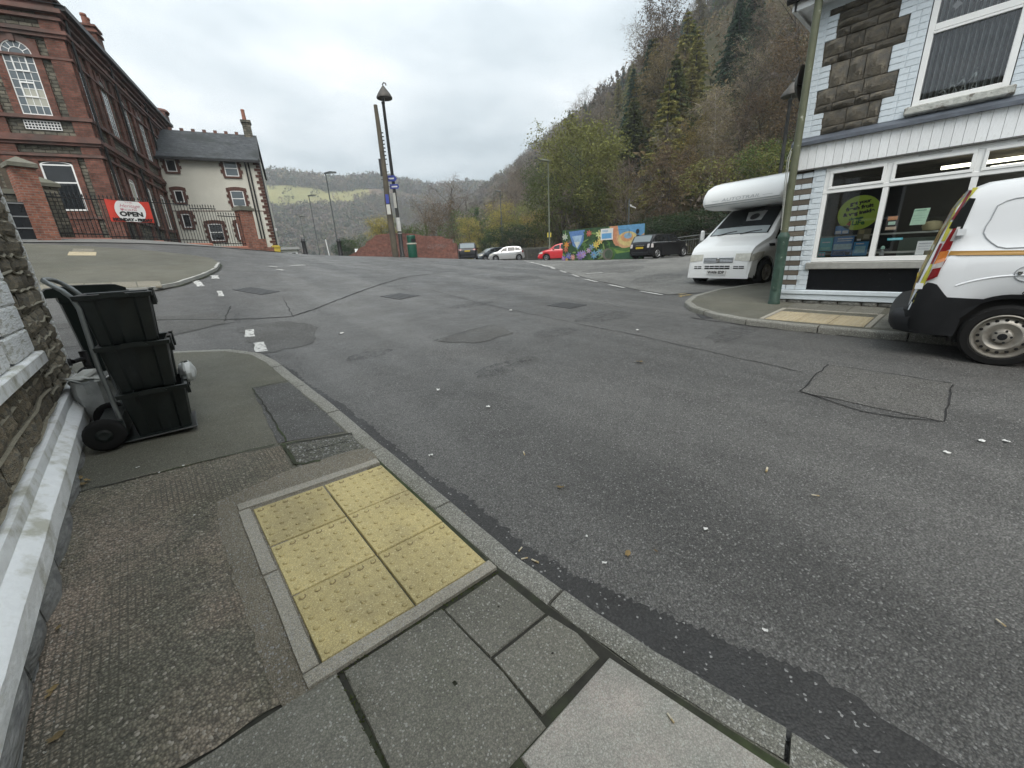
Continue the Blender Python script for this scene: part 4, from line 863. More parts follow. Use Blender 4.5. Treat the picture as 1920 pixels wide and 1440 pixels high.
mb = MB(); cen = (cu + .0, -.098, cz + .02)
mb.poly([(cen[0] + Hh * .60 * math.cos(a), -.098, min(max(cen[2] + Hh * .60 * math.sin(a), z0 + .01), z1 - .03)) for a in np.linspace(0, 6.2832, 40)[:-1]]); mb.obj('white_disc', M('white vinyl', (.75, .75, .74), rough=.5, var=.04), ban)
m_ink = M('black ink', (.012, .012, .012), rough=.6); m_pink = M('pink script ink', (.55, .22, .26), rough=.6)
dzb = -2.2
for body, s_, zf_, m_, wd, sh in (('THE', .11, .40, m_pink, .26, 0), ('Heritage', .26, .24, m_pink, 1.0 * Hh * .8, .4), ('cafe', .16, .07, m_pink, .4, .2), ('OPEN', .34, -.14, m_ink, Hh * .92, 0), ('MONDAY - FRIDAY', .2, -.40, m_ink, W_ * .93, 0)):
    text(body, s_ * Hh / 1.2, m_, ban, (cu, -.104, cz + zf_ * Hh + dzb), (1, 0, 0), (0, 0, 1), width=wd, bold=.012 if m_ is m_ink else 0, shear=sh)
hz_ = cz + .07 * Hh + dzb; hu = cu - .32 * Hh
MB().poly([(hu + .06 * (16 * math.sin(a) ** 3) / 17, -.104, hz_ + .06 * (13 * math.cos(a) - 5 * math.cos(2 * a) - 2 * math.cos(3 * a) - math.cos(4 * a)) / 17) for a in np.linspace(0, 6.2832, 24)[:-1]]).obj('heart', m_pink, ban, dz=0)

# ---- corner shop on the far side: local x runs to the right along the front, y into the building
SY = 2.49
shop = thing('corner_shop', 'stone corner shop with pale blue painted brickwork, white boarded fascia and wide shop windows', 'shop', (9.0, SY, .3), R_(-90), absz=True)
m_paint = M('pale blue painted brick', (.66, .73, .78), rough=.55, var=.08, scale=12, col2=(.52, .57, .60), c2scale=3, c2lo=.5, c2hi=.75, bump=.25, bscale=50, rnd=.05)
m_paintw = M('white painted timber', (.80, .82, .83), rough=.5, var=.06, scale=7, col2=(.62, .63, .62), c2scale=2.2, c2lo=.52, c2hi=.78, rnd=.05)
m_qdark = M('bare dark brick', (.15, .13, .105), rough=.9, var=.35, scale=14, bump=.5, bscale=40, rnd=.2)
m_stone = M('brown pennant sandstone', (.165, .145, .112), rough=.92, var=.5, scale=5, col2=(.08, .078, .07), c2scale=2.5, c2lo=.4, c2hi=.62, bump=1., bscale=16, rnd=.35)
m_mort = M('old lime mortar', (.15, .13, .10), rough=.95, var=.3, scale=15, col2=(.06, .055, .045))
m_room = M('dim shop interior', (.045, .047, .05), rough=.9)
m_void = M('interior paint', (.20, .20, .19), rough=.9)
# shell: ground floor hollow behind the windows, upper floor solid
mb = MB().box(0, .46, .004, .35, .3, 2.8); mb.box(0, .3, .35, 6, .3, 2.8); mb.box(0, 7, 6, 6.3, .3, 5.1); mb.box(6.7, 7, .004, 6, .3, 2.8); mb.box(.46, 7, .004, .3, .3, 1.08)
mb.box(0, 7, .004, 6, 2.8, 3.2); mb.box(0, 1.36, .004, 6, 3.2, 5.1); mb.box(2.32, 7, .004, 6, 3.2, 5.1); mb.box(1.36, 2.32, .004, 6, 3.2, 3.3); mb.box(1.36, 2.32, 1.5, 6, 3.3, 4.95); mb.box(1.36, 2.32, .004, 6, 4.95, 5.1)
mb.obj('wall', m_mort, shop)
MB().box(.3, 6.7, .31, 6, 1.0, 1.05).box(.31, 6.69, 2.9, 3.0, 1.05, 2.8).obj('shop_floor', m_room, shop)
# corner bricks: dark bare bricks alternating with painted courses
ub_p, ub_d = unit_box(m_paint), unit_box(m_qdark)
def blk(me, name, u0, u1, v0, v1, out=.03, dep=.05, parent=shop, rot=0.):
    return place(name, me, parent, ((u0 + u1) / 2, -out + dep / 2, (v0 + v1) / 2 - .3), (0, rot, 0), (u1 - u0, dep, v1 - v0))
z = .74; k = 0
while z < 2.70:
    zt_ = min(z + .078, 2.74)
    if k % 2: blk(ub_d, 'brick', .02, .30 + rng.uniform(-.015, .02), z, zt_, .022)
    else:
        blk(ub_p, 'brick', -.005, .145, z, zt_, .026); blk(ub_p, 'brick', .155, .30, z, zt_, .026)
    blk(ub_p, 'brick', .305 + .04 * (k % 2), .475, z, zt_, .030)
    z += .0855; k += 1
for k in range(12): blk(ub_p, 'brick', -.03, .47 , .59 + .0 * k, .735, .05) if k == 0 else None
# painted quoins of the upper floor
for u0, u1, z0, z1 in ((.0, .165, 3.24, 5.0), (1.16, 1.37, 3.24, 5.0), (2.31, 2.51, 3.24, 5.0), (.31, .478, .74, 2.74)): MB().box(u0, u1, -.016, .003, z0, z1).obj('paint_coat', m_paint, shop)
for k in range(22):
    z = 3.25 + .083 * k; wd = .30 if (k // 4) % 2 == 0 else .17
    blk(ub_p, 'brick', -.005, wd * .5, z, z + .076, .022); blk(ub_p, 'brick', wd * .5 + .006, wd + rng.uniform(-.008, .008), z, z + .076, .022)
    wl_ = .34 if (k // 4) % 2 == 0 else .21
    blk(ub_p, 'brick', 1.37 - wl_, 1.37 - wl_ * .48, z, z + .077, .024); blk(ub_p, 'brick', 1.37 - wl_ * .48 + .005, 1.37, z, z + .077, .024)
    blk(ub_p, 'brick', 2.31, 2.31 + wl_ * .5, z, z + .077, .024); blk(ub_p, 'brick', 2.31 + wl_ * .5 + .005, 2.31 + wl_, z, z + .077, .024)
blk(ub_p, 'brick', 0, 1.37, 4.99, 5.1, .02)
# rock faced stones between
def rock(w, hh, d, mat, seed, name='stone', nu=4, nv=3, rough=1.):
    r = random.Random(seed); P = []
    for i in range(nu + 1):
        row = []
        for j in range(nv + 1):
            u, v = i / nu, j / nv; e = min(1, 3.2 * min(u, 1 - u), 3.2 * min(v, 1 - v)) if 0 < u < 1 and 0 < v < 1 else 0
            row.append(((u - .5) * w + (r.uniform(-.012, .012)), -(d * (.35 + .65 * e) + r.uniform(-.4, .5) * d * e * rough), (v - .5) * hh + r.uniform(-.008, .008)))
        P.append(row)
    mb = MB().grid(P); b = [P[i][0] for i in range(nu + 1)] + [P[nu][j] for j in range(1, nv + 1)] + [P[i][nv] for i in range(nu - 1, -1, -1)] + [P[0][j] for j in range(nv - 1, 0, -1)]
    mb.grid([b, [(x, .02, zz) for x, y, zz in b]], close_v=True)
    return mb.mesh(name, mat, ang=35)
rocks = [rock(1, 1, .35, m_stone, s) for s in range(7)]
def stones(u0, u1, v0, v1, parent, hmin=.09, hmax=.2, wmin=.18, wmax=.5, face_out=0., dz=.3, gap=.012, r=rng, dep=.075, edges=None, frame=None):
    z = v0
    while z < v1 - .03:
        hh = min(r.uniform(hmin, hmax), v1 - z)
        if v1 - z - hh < hmin * .6: hh = v1 - z
        a, b = edges(z + hh / 2) if edges else (u0, u1); u = a
        while u < b - .02:
            w = r.uniform(wmin, wmax)
            if b - u - w < wmin * .7: w = b - u
            place('stone', r.choice(rocks), parent, (u + w / 2, -face_out, z + hh / 2 - dz), (0, r.uniform(-.012, .012), 0), (w - gap, dep / .35 * r.uniform(.4, .75), hh - gap)); u += w
        z += hh
def ed_(z):
    k = int((z - 3.25) / .083); return (.315 if (k // 4) % 2 == 0 else .185, 1.37 - (.35 if (k // 4) % 2 == 0 else .22))
z = 3.25
for g in range(6):
    zt_ = min(z + .332, 5.0)
    if zt_ - z < .05: break
    a, b = ed_(z + .02); hs_ = rng.choice([(.16, .172), (.11, .222), (.332,), (.2, .132), (.12, .1, .112)]) if zt_ - z > .3 else ((zt_ - z),)
    zz = z
    for hh in hs_:
        u = a
        while u < b - .02:
            w = rng.uniform(.15, .36)
            if b - u - w < .13: w = b - u
            place('stone', rng.choice(rocks), shop, (u + w / 2, 0, zz + hh / 2 - .3), (0, rng.uniform(-.012, .012), 0), (w - .012, .20 * rng.uniform(.5, 1.), hh - .012)); u += w
        zz += hh
    z = zt_
stones(2.70, 4.6, 3.25, 5.0, shop, .12, .25, .25, .55)
# lead flashing, fascia boards
MB().prism([(-.06, .0, 3.26), (-.06, -.14, 3.17), (-.06, -.14, 3.12), (-.06, .0, 3.12)], (6.5, 0, 0)).obj('lead_flashing', M('grey lead', (.11, .125, .15), rough=.5, var=.3, scale=5, metal=.2), shop)
u = -.04; bm_ = unit_box(m_paintw, .02)
MB().box(-.04, 6.4, -.052, 0, 2.76, 3.12).obj('fascia_backing', M('grey gap paint', (.30, .31, .32), rough=.8), shop)
while u < 4.2:
    w = rng.uniform(.105, .125); place('board', bm_, shop, (u + w / 2, -.062, 2.94 - .3), (0, rng.uniform(-.003, .003), 0), (w - .004, .03, .37)); u += w
MB().box(-.05, 6.4, -.075, .0, 2.735, 2.757).obj('fascia_batten', M('grime', (.10, .10, .095), rough=.9), shop)
# shop window frames
fwm = MB(); cols_ = [.48, 1.29, 2.22, 3.15, 4.1]; FR = FRONT()
FR.box(fwm, .48, 4.1, 1.22, 1.29, -.10, .015); FR.box(fwm, .48, 4.1, 2.67, 2.735, -.10, .015); FR.box(fwm, .48, 4.1, 2.33, 2.39, -.10, .018)
for c in cols_: FR.box(fwm, c - (.0 if c < .5 else .035), c + .065 - (.0 if c < .5 else .03), 1.29, 2.67, -.10, .012)
fr_ = fwm.obj('window', m_upvc, shop, bevel=.004)
q = MB()
for a, b in zip(cols_[:-1], cols_[1:]):
    a2, b2 = a + (.065 if a < .5 else .035), b - .035
    for (x0, x1, z0, z1) in ((a2, b2, 2.39, 2.43), (a2, b2, 2.63, 2.67), (a2, a2 + .04, 2.43, 2.63), (b2 - .04, b2, 2.43, 2.63)): FR.box(q, x0, x1, z0, z1, -.05, .03)
sub(fr_, q, 'casement', m_upvc, bevel=.004)
m_glass = glass_mat('shop glass', tint=(.86, .89, .89), refl=1.3)
for a, b in zip(cols_[:-1], cols_[1:]):
    a2, b2 = a + (.065 if a < .5 else .035), b - .035
    for z0, z1 in ((1.29, 2.33), (2.40, 2.66)): q = MB(); FR.quad(q, a2, b2, z0, z1, -.02); sub(fr_, q, 'pane', m_glass)
    q = MB(); FR.box(q, (a + b) / 2 - .17, (a + b) / 2 + .17, 2.695, 2.712, .015, .022); sub(fr_, q, 'trickle_vent', M('grey plastic', (.5, .5, .49), rough=.4))
MB().box(.42, 4.2, -.08, .0, 1.10, 1.215).obj('sill', M('grey stone sill', (.34, .34, .32), rough=.8, var=.15, scale=14, col2=(.24, .24, .22), bump=.2), shop, bevel=.01)
MB().box(.47, 4.2, -.02, .0, .74, 1.10).obj('stall_riser', M('glossy black panel', (.006, .007, .009), spec=.25, rough=.35, var=.3, scale=18, col2=(.05, .05, .055), c2scale=30, c2lo=.66, c2hi=.72), shop)
mb = MB().box(-.06, 4.3, -.075, 0, .66, .735); mb.box(-.04, 4.3, -.055, 0, .56, .66); mb.obj('plinth', m_paint, shop, bevel=.008)
rk2 = [rock(1, 1, .35, M('dark base stone', (.10, .10, .09), rough=.95, var=.4, scale=8, bump=.8, bscale=20, rnd=.3, col2=(.2, .2, .18), c2scale=6), 50 + s) for s in range(3)]
u = 0.0
while u < 3.4: w = rng.uniform(.2, .34); place('stone', rng.choice(rk2), shop, (u + w / 2, -.01, .50 - .3), (0, 0, 0), (w - .02, .16, .11)); u += w
# upper sash window with vertical blind
up = MB()
for x0, x1, z0, z1 in ((1.38, 1.45, 3.37, 4.95), (2.23, 2.30, 3.37, 4.95), (1.45, 2.23, 3.37, 3.44), (1.45, 2.23, 4.88, 4.95), (1.45, 2.23, 4.27, 4.35)): FR.box(up, x0, x1, z0, z1, -.08, .02)
upo = up.obj('window', m_upvc, shop, bevel=.005)
q = MB(); FR.box(q, 1.45, 2.23, 4.235, 4.262, -.02, .03); sub(upo, q, 'casement', m_upvc)
for z0, z1 in ((3.44, 4.24), (4.35, 4.88)): q = MB(); FR.quad(q, 1.45, 2.23, z0, z1, -.01); sub(upo, q, 'pane', m_glass)
q = MB()
for c in (1.62, 1.84, 2.06):
    d = .05; FR.prism(q, [(c, 4.5 - d), (c + d, 4.5), (c, 4.5 + d), (c - d, 4.5)], -.008, -.004); FR.box(q, c - .004, c + .004, 4.55, 4.88, -.008, -.004)
sub(upo, q, 'leaded_diamond', M('lead came', (.2, .21, .22), rough=.4, metal=.5))
mv = MB().box(-.035, .035, -.004, .004, 0, 1.46).mesh('blind_slat', M('pale blind fabric', (.55, .57, .58), rough=.8, var=.05))
for k in range(12): place('blind_slat', mv, shop, (1.48 + .065 * k, .14, 3.42 - .3), (0, 0, R_(74)))
MB().box(1.36, 2.32, .6, .62, 3.3, 4.95).obj('room_back', m_black, shop)
mb = MB().prism([(1.32, -.10, 3.37), (1.32, .0, 3.37), (1.32, .0, 3.25), (1.32, -.10, 3.27)], (1.05, 0, 0)); mb.obj('sill', M('peeling painted sill', (.46, .47, .44), rough=.85, var=.3, scale=18, col2=(.16, .15, .13), c2scale=9, c2lo=.52, c2hi=.6, bump=.5), shop, bevel=.012)
# eaves
MB().box(-.22, 6.5, -.24, 0, 5.10, 5.16).box(-.22, -.0, 0, 6, 5.10, 5.16).obj('soffit', m_paintw, shop)
MB().box(-.25, 6.5, -.28, -.24, 5.06, 5.26).box(-.28, -.22, -.28, 6, 5.06, 5.26).obj('fascia_board', m_paintw, shop)
MB().tube([(-.34, -.34, 5.2), (6.5, -.34, 5.2)], .055, 8).obj('gutter', m_black, shop)
MB().prism([(-.3, -.34, 5.25), (-.3, 3, 7.2), (-.3, 6.4, 5.25)], (7.2, 0, 0)).obj('roof', m_slate, shop)
dsh = MB().lathe([(.0, 0), (.16, .03), (.27, .10), (.28, .10), (.16, .045), (.0, .015)], (-.33, .55, 4.25), 'x', 18); dsh.tube([(-.33, .55, 4.25), (0, .55, 4.15)], .02, 6); dsh.obj('satellite_dish', m_black, shop, ang=40)
# inside: lit tubes, shelves, counter
m_tube = M('fluorescent tube', (.8, .8, .7), emit=(1, .95, .75, 2.2))
for (x0, x1, y, z_) in ((1.75, 3.0, 1.5, 2.62), (3.2, 4.6, 1.5, 2.62), (2.3, 4.4, 2.5, 2.62)):
    MB().box(x0, x1, y - .03, y + .03, z_, z_ + .05).obj('ceiling_lamp', m_tube, shop)
for z_, m_ in ((1.62, m_void), (1.33, m_void)): MB().box(.5, 4.2, .18, .46, z_, z_ + .025).obj('shelf', M('shelf edge', (.35, .36, .33), rough=.5), shop)
MB().box(1.5, 4.2, .9, 1.3, 1.05, 1.55).obj('chiller', M('pale green cabinet', (.16, .22, .18), rough=.4), shop)

# ---- things in and on the shop windows
def flat(name, label, cat, pts, mat, z0=.0, group=None, thick=.004):
    "sheet fixed inside the glass; pts in shop-local (u, z)"
    c = np.mean(pts, 0); t = thing(name, label, cat, (9.0 + .026, SY - c[0], min(p[1] for p in pts)), R_(-90), group)
    m0 = min(p[1] for p in pts)
    MB().prism([(p[0] - c[0], 0, p[1] - m0) for p in pts], (0, thick, 0)).obj('sheet', mat, t); return t, c[0], m0
m_lime = M('lime green card', (.60, .78, .07), rough=.5, var=.05)
a_ = np.linspace(0, 6.2832, 40)[:-1]
t, c0, m0 = flat('round_sign', 'large lime green disc reading get your fresh fruit & veg inside in the shop window', 'sign', [(1.01 + .275 * math.cos(x), 1.985 + .265 * math.sin(x)) for x in a_], m_lime)
tilt = (math.cos(R_(7)), 0, math.sin(R_(7))); tup = (-math.sin(R_(7)), 0, math.cos(R_(7)))
for body, du, dv, wd, s_, m_ in (('get your', .0, .16, .27, .075, m_ink), ('fresh fruit', 0, .08, .35, .075, m_ink), ('& veg inside', -.0, 0., .40, .075, m_ink), ('change', -.02, -.085, .19, .05, M('green ink', (.05, .2, .06), rough=.6))):
    text(body, s_, m_, t, (1.01 - c0 + du, -.002, 1.985 - m0 + dv), tilt, tup, width=wd, bold=.004)
text('4', .1, M('red ink', (.5, .05, .02), rough=.6), t, (.91 - c0, -.002, 1.985 - m0 - .165), (1, 0, 0), (0, 0, 1), bold=.006)
text('LiFe', .1, M('green ink', (.05, .2, .06)), t, (1.03 - c0, -.002, 1.985 - m0 - .155), (1, 0, 0), (0, 0, 1), bold=.004)
def poster(name, label, u0, u1, z0, z1, col, blocks, lean=0.):
    t, c0, m0 = flat(name, label, 'poster', [(u0, z0), (u1, z0), (u1 + lean, z1), (u0 + lean, z1)], M(name + ' paper %.2f' % u0, tuple(min(.85, c * 1.7) for c in col), rough=.5, var=.12, scale=9))
    for (a, b, c, d, cc) in blocks:
        q = MB(); q.poly([(u0 - c0 + (u1 - u0) * a, -.002, (z1 - z0) * c), (u0 - c0 + (u1 - u0) * b, -.002, (z1 - z0) * c), (u0 - c0 + (u1 - u0) * b, -.002, (z1 - z0) * d), (u0 - c0 + (u1 - u0) * a, -.002, (z1 - z0) * d)]); q.obj('printed_block', M('print %.2f %.2f %.2f' % cc, tuple(min(.85, c * 1.6) for c in cc), rough=.5, var=.25, scale=20), t)
    return t
wt = (.55, .6, .62)
poster('window_poster', 'teal poster at the lower left corner of the shop window', .56, .74, 1.40, 1.62, (.10, .36, .40), [(.1, .9, .1, .3, (.2, .45, .42)), (.15, .8, .62, .7, wt)])
poster('window_poster', 'blue medical poster with white printed text low in the left shop pane', .745, 1.02, 1.31, 1.63, (.07, .19, .40), [(.05, .95, .33, .62, (.35, .48, .55)), (.05, .95, .03, .28, (.05, .10, .26)), (.08, .7, .19, .24, wt), (.08, .6, .12, .15, wt), (.08, .6, .06, .09, wt), (.7, .9, .05, .2, wt), (.2, .95, .85, .91, wt), (.2, .9, .75, .79, wt)])
poster('window_poster', 'blue leaflet sheet with pale text beside the first window mullion', 1.03, 1.22, 1.31, 1.53, (.06, .24, .46), [(.12, .85, .2, .7, (.25, .45, .55)), (.15, .7, .82, .9, wt)])
poster('window_poster', 'pink and white card pair propped above the blue posters', .74, .93, 1.67, 1.80, (.42, .20, .30), [(.05, .45, .05, .4, wt), (.55, .95, .05, .4, wt)])
poster('window_poster', 'small pink card at the foot of the left shop pane', .56, .66, 1.305, 1.385, (.40, .18, .28), [(.1, .45, .2, .7, (.5, .35, .42)), (.55, .9, .2, .7, (.5, .35, .42))])
poster('window_poster', 'brown food picture above the blue leaflet', 1.05, 1.22, 1.56, 1.73, (.14, .12, .07), [(.1, .5, .55, .9, (.3, .25, .12)), (.5, .95, .1, .5, (.32, .28, .2)), (.05, .35, -.06, .1, wt)])
poster('window_poster', 'dark food poster with orange and cream prints left in the second pane', 1.38, 1.52, 1.68, 1.90, (.035, .03, .03), [(.1, .9, .7, .95, (.38, .17, .08)), (.2, .8, .38, .6, (.3, .4, .33)), (.05, .95, .05, .25, (.36, .27, .2))])
poster('window_poster', 'pale green printed notice hung in the second shop pane', 1.66, 1.83, 1.74, 1.97, (.35, .48, .37), [(.08, .9, .85, .93, (.2, .33, .24)), (.1, .9, .55, .58, (.25, .38, .3)), (.1, .9, .4, .43, (.25, .38, .3)), (.1, .8, .25, .28, (.25, .38, .3))], .02)
poster('window_poster', 'turquoise shelf strip across the second shop pane', 1.44, 1.62, 1.53, 1.565, (.08, .38, .46), [(.1, .9, .3, .7, (.3, .5, .55))])
poster('window_poster', 'white printed letter low behind the van at the second pane', 1.80, 2.0, 1.30, 1.50, (.50, .51, .58), [(.1, .8, .8, .84, (.2, .2, .25)), (.1, .85, .6, .63, (.25, .25, .3)), (.1, .7, .4, .43, (.25, .25, .3))])
t = thing('bread_bag', 'round loaf in a clear bag standing on the window shelf', 'bread', (9.26, SY - 1.90, 1.645), R_(-90)); MB().lathe([(.0, 0), (.10, .01), (.12, .07), (.10, .13), (.0, .15)], (0, 0, 0), n=16).obj('loaf', M('pale bread', (.36, .31, .17), rough=.8, var=.2, scale=14), t, ang=60); MB().box(-.13, .13, -.03, .03, .0, .19).obj('bag', glass_mat('clear film', tint=(.85, .87, .85), refl=1.), t)
t = thing('soap_bottle', 'small bottle with mint green top in the lower corner of the second pane', 'bottle', (9.10, SY - 1.40, 1.30), R_(-90)); MB().lathe([(.03, 0), (.032, .06), (.014, .08), (.014, .1)], n=10).obj('bottle', M('grey plastic bottle', (.15, .16, .16), rough=.4), t); MB().lathe([(.0, .1), (.026, .1), (.026, .13), (.012, .15), (0, .15)], n=10).obj('cap', M('mint plastic', (.3, .48, .4), rough=.4), t)
# four silver figurines on the upstairs sill, each taller than the one before
m_silver = M('silver figurine', (.45, .46, .45), rough=.25, metal=.8)
for k, (u, hh, ln) in enumerate(((1.70, .09, .55), (1.79, .15, .40), (1.87, .20, .22), (1.97, .27, .05))):
    fg = MB().tube([(0, 0, .0), (.0, 0, .02)], .035, 8); s_ = hh
    fg.tube([(-.02, 0, .02), (-.01, 0, .25 * s_), (0, 0, .5 * s_), (-ln * .2 * s_, 0, .72 * s_), (-ln * .42 * s_, 0, .84 * s_)], [.012, .011, .016 + .02 * s_, .02 + .03 * s_, .01], 8); fg.tube([(.025, 0, .02), (.02, 0, .25 * s_), (0, 0, .5 * s_)], [.012, .010, .012], 8)
    hc = (-ln * .5 * s_, 0, .93 * s_); fg.lathe([(0, -.02), (.016, -.012), (.02, 0), (.015, .014), (0, .02)], hc, n=8); fg.tube([(-ln * .3 * s_, -.02, .78 * s_), (-ln * .4 * s_ - .03, -.03, .55 * s_), (-ln * .5 * s_ - .05, -.02, .45 * s_)], .008, 6)
    o = fg.obj('figurine', m_silver, ang=60, loc=(9.05, SY - u, 3.44)); o.rotation_euler = (0, 0, R_(-90))
    tag(o, ('lowest crouching silver figurine on the upstairs window sill', 'second stooping silver figurine on the upstairs window sill', 'third, nearly upright silver figurine on the upstairs sill', 'tallest upright silver figurine on the upstairs window sill')[k], 'figurine', 'evolution of man figurines')

# ---- stone house on the near side: local x = along the street, local y = into the house
nh = thing('stone_house', 'stone terraced house at the left edge with white painted plinth and window surround', 'house', (WX, 0, -.4), R_(90), absz=True)
m_stone_l = M('brown grey sandstone', (.24, .20, .14), rough=.95, var=.45, scale=7, col2=(.13, .122, .10), c2scale=4, c2lo=.42, c2hi=.6, bump=1., bscale=22, rnd=.35)
m_point = M('raised sand mortar', (.27, .245, .185), rough=.95, var=.2, scale=25, bump=.6, bscale=60)
m_whitep = M('thick white paint', (.86, .87, .87), rough=.6, var=.08, scale=12, col2=(.46, .45, .38), c2scale=6, c2lo=.50, c2hi=.66, bump=.6, bscale=14)
m_base = M('grey base stone', (.22, .22, .21), rough=.9, var=.35, scale=7, col2=(.12, .12, .12), c2scale=4, bump=.5, bscale=9, rnd=.15)
MB().box(-6, 5.56, .0, 6, -.4, 5.6).obj('wall', m_point, nh)
rocks_l = [rock(1, 1, .35, m_stone_l, 80 + s, nu=5, nv=4, rough=.8) for s in range(8)]
r2 = random.Random(3)
def lstones(u0, u1, v0, v1):
    z = v0
    while z < v1 - .02:
        hh = r2.uniform(.10, .17)
        if v1 - z - hh < .06: hh = v1 - z
        u = u0
        while u < u1 - .02:
            w = r2.uniform(.16, .36)
            if u1 - u - w < .1: w = u1 - u
            place('stone', r2.choice(rocks_l), nh, (u + w / 2, 0, z + hh / 2 + .4 + .045 * (u + w / 2)), (0, r2.uniform(-.05, .05), 0), (w - .018, .11 * r2.uniform(.6, 1), hh - .016)); u += w
        z += hh
lstones(4.34, 5.49, .50, 3.0); lstones(1.2, 4.34, .495, .86)
# raised pointing ridges
mb = MB(); r3 = random.Random(5)
for k in range(20):
    z = .78 + .125 * k; pts = [(4.34 + .125 * i, -.018 - .005 * r3.random(), z + r3.uniform(-.02, .02)) for i in range(10)]
    mb.tube(pts, [.009 + .004 * r3.random() for _ in pts], 5)
for k in range(3):
    z = .52 + .125 * k; pts = [(1.2 + .2 * i, -.016, z + .045 * (1.2 + .2 * i) + r3.uniform(-.02, .02)) for i in range(17)]; mb.tube(pts, [.011 + .005 * r3.random() for _ in pts], 5)
mb.obj('pointing', m_point, nh, ang=60)['kind'] = 'stuff'
# plinth: upper band, sloping ledge, face
ys = np.linspace(-5, 5.56, 40); rows = []
for y in ys:
    j = lambda a=.008: mnoise.noise(Vector((y * 3, a * 100, 0))) * .006
    top, led, low = .47 + .045 * y, .37 + .045 * y, .275 + .035 * y
    rows.append([(y, -.0, top + .012), (y, -.042, top + .004), (y, -.048 + j(.1), led + .05), (y, -.045 + j(.2), led + .035 + j(.3)), (y, -.095 + j(.4), led + j(.5)), (y, -.106 + j(.6), led - .014), (y, -.104 + j(.7), (led + low) / 2), (y, -.102 + j(.8), low + j(.9)), (y, -.02, low - .01)])
mb = MB().grid(rows); mb.poly(rows[-1]); mb.obj('plinth', m_whitep, nh, ang=24)
rkb = [rock(1, 1, .35, m_base, 120 + s, nu=5, nv=4, rough=.3) for s in range(5)]
u = -4.5
while u < 5.5:
    w = r2.uniform(.3, .62); w = min(w, 5.55 - u); g0 = float(PZ(-.6, u + w / 2)) - .05; t0 = .28 + .035 * (u + w / 2)
    if w > .08:
        if t0 - g0 > .2 and r2.random() < .6:
            m_ = g0 + (t0 - g0) * r2.uniform(.4, .6)
            for a, b in ((g0, m_), (m_, t0)): place('base_stone', r2.choice(rkb), nh, (u + w / 2, -.068, (a + b) / 2 + .4), (0, r2.uniform(-.03, .03), 0), (w - .016, .11, b - a - .012))
        else: place('base_stone', r2.choice(rkb), nh, (u + w / 2, -.068, (g0 + t0) / 2 + .4), (0, r2.uniform(-.04, .04), 0), (w - .016, .12, t0 - g0 - .008))
    u += max(w, .1)
MB().box(-5, 5.5, -.075, .0, -.4, .42).obj('base_backing', m_dirt, nh)
# painted window surround, sill, corner quoin
bw = unit_box(m_whitep, .09)
for k in range(15):
    z = 1.125 + .16 * k; e = 4.33 - (.02 if k % 2 else .0) ; place('painted_block', bw, nh, (4.0, -.004, z + .08 + .4), (0, 0, 0), ((e - 4.0) * 2, .08, .1585)); place('painted_block', bw, nh, (3.4, -.004, z + .08 + .4), (0, 0, 0), (.39, .08, .1585))
MB().box(2.0, 3.25, .12, .2, 1.12, 3.4).obj('window_backing', m_void, nh)
window(Face((0, 0, 0), (1, 0, 0), (0, -1, 0)), nh, 2.0, 3.2, 1.125, 3.2, 1, 2, .07, .06, .006, .03, m_dark_glass)
mb = MB().box(2.5, 4.36, -.075, .05, 1.03, 1.118); mb.obj('sill', m_whitep, nh, bevel=.01)
for k in range(26):
    z = .72 + .13 * k; place('painted_block', bw, nh, (5.545, .02, z + .065 + .4), (0, 0, 0), (.045 if k % 2 else .035, .09, .1295))
mb = MB().tube([(5.42, -.06, .86), (5.50, -.10, .86), (5.56, -.13, .85)], .02, 8).lathe([(.035, 0), (.035, .02)], (5.42, -.05, .86), 'y', 10); mb.tube([(5.56, -.13, .93), (5.56, -.13, .78)], [.032, .03], 10).tube([(5.56, -.13, .78), (5.60, -.16, .66)], .025, 8); mb.obj('overflow_pipe', m_black, nh, ang=50)
mb = MB().lathe([(.0, .0), (.09, .02), (.12, .1), (.10, .2), (.05, .27), (0, .29)], (5.6, .0, .44), n=12); mb.obj('corner_guard', m_whitep, nh, ang=70)
# ------------------------------------------------------------------ vehicles
m_tyre = M('tyre rubber', (.010, .010, .010), spec=.25, rough=.85, var=.25, scale=20)
m_steel = M('dusty steel wheel', (.40, .38, .34), rough=.4, var=.18, scale=9, metal=.55, col2=(.22, .20, .17), c2scale=4)
m_alloy = M('alloy wheel', (.42, .43, .44), rough=.3, metal=.8, var=.1)
m_trim = M('black plastic trim', (.014, .015, .017), spec=.3, rough=.55, var=.2, scale=5)
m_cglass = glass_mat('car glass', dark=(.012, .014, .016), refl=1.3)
m_rglass = glass_mat('car glass with painted sky', dark=(.16, .19, .20), refl=1.6)  # lighter base colour stands in for sky mirrored in the glass
m_lens = M('headlamp lens', (.52, .51, .44), rough=.12, var=.25, scale=14, coat=1.)
m_red_l = M('red lamp lens', (.20, .008, .012), rough=.15, coat=1., var=.2, scale=20)
m_amb_l = M('amber lamp lens', (.52, .17, .035), rough=.2, coat=1., var=.2, scale=30)
m_clear_l = M('clear lamp lens', (.5, .47, .46), rough=.15, coat=1., var=.2, scale=20)
m_chrome = M('chrome trim', (.6, .6, .6), rough=.15, metal=1., var=.05)
m_yplate = M('yellow number plate', (.55, .40, .03), rough=.4, var=.03); m_wplate = M('white number plate', (.7, .7, .68), rough=.4, var=.03)
m_well = M('wheel arch void', (.006, .006, .006), rough=.95)

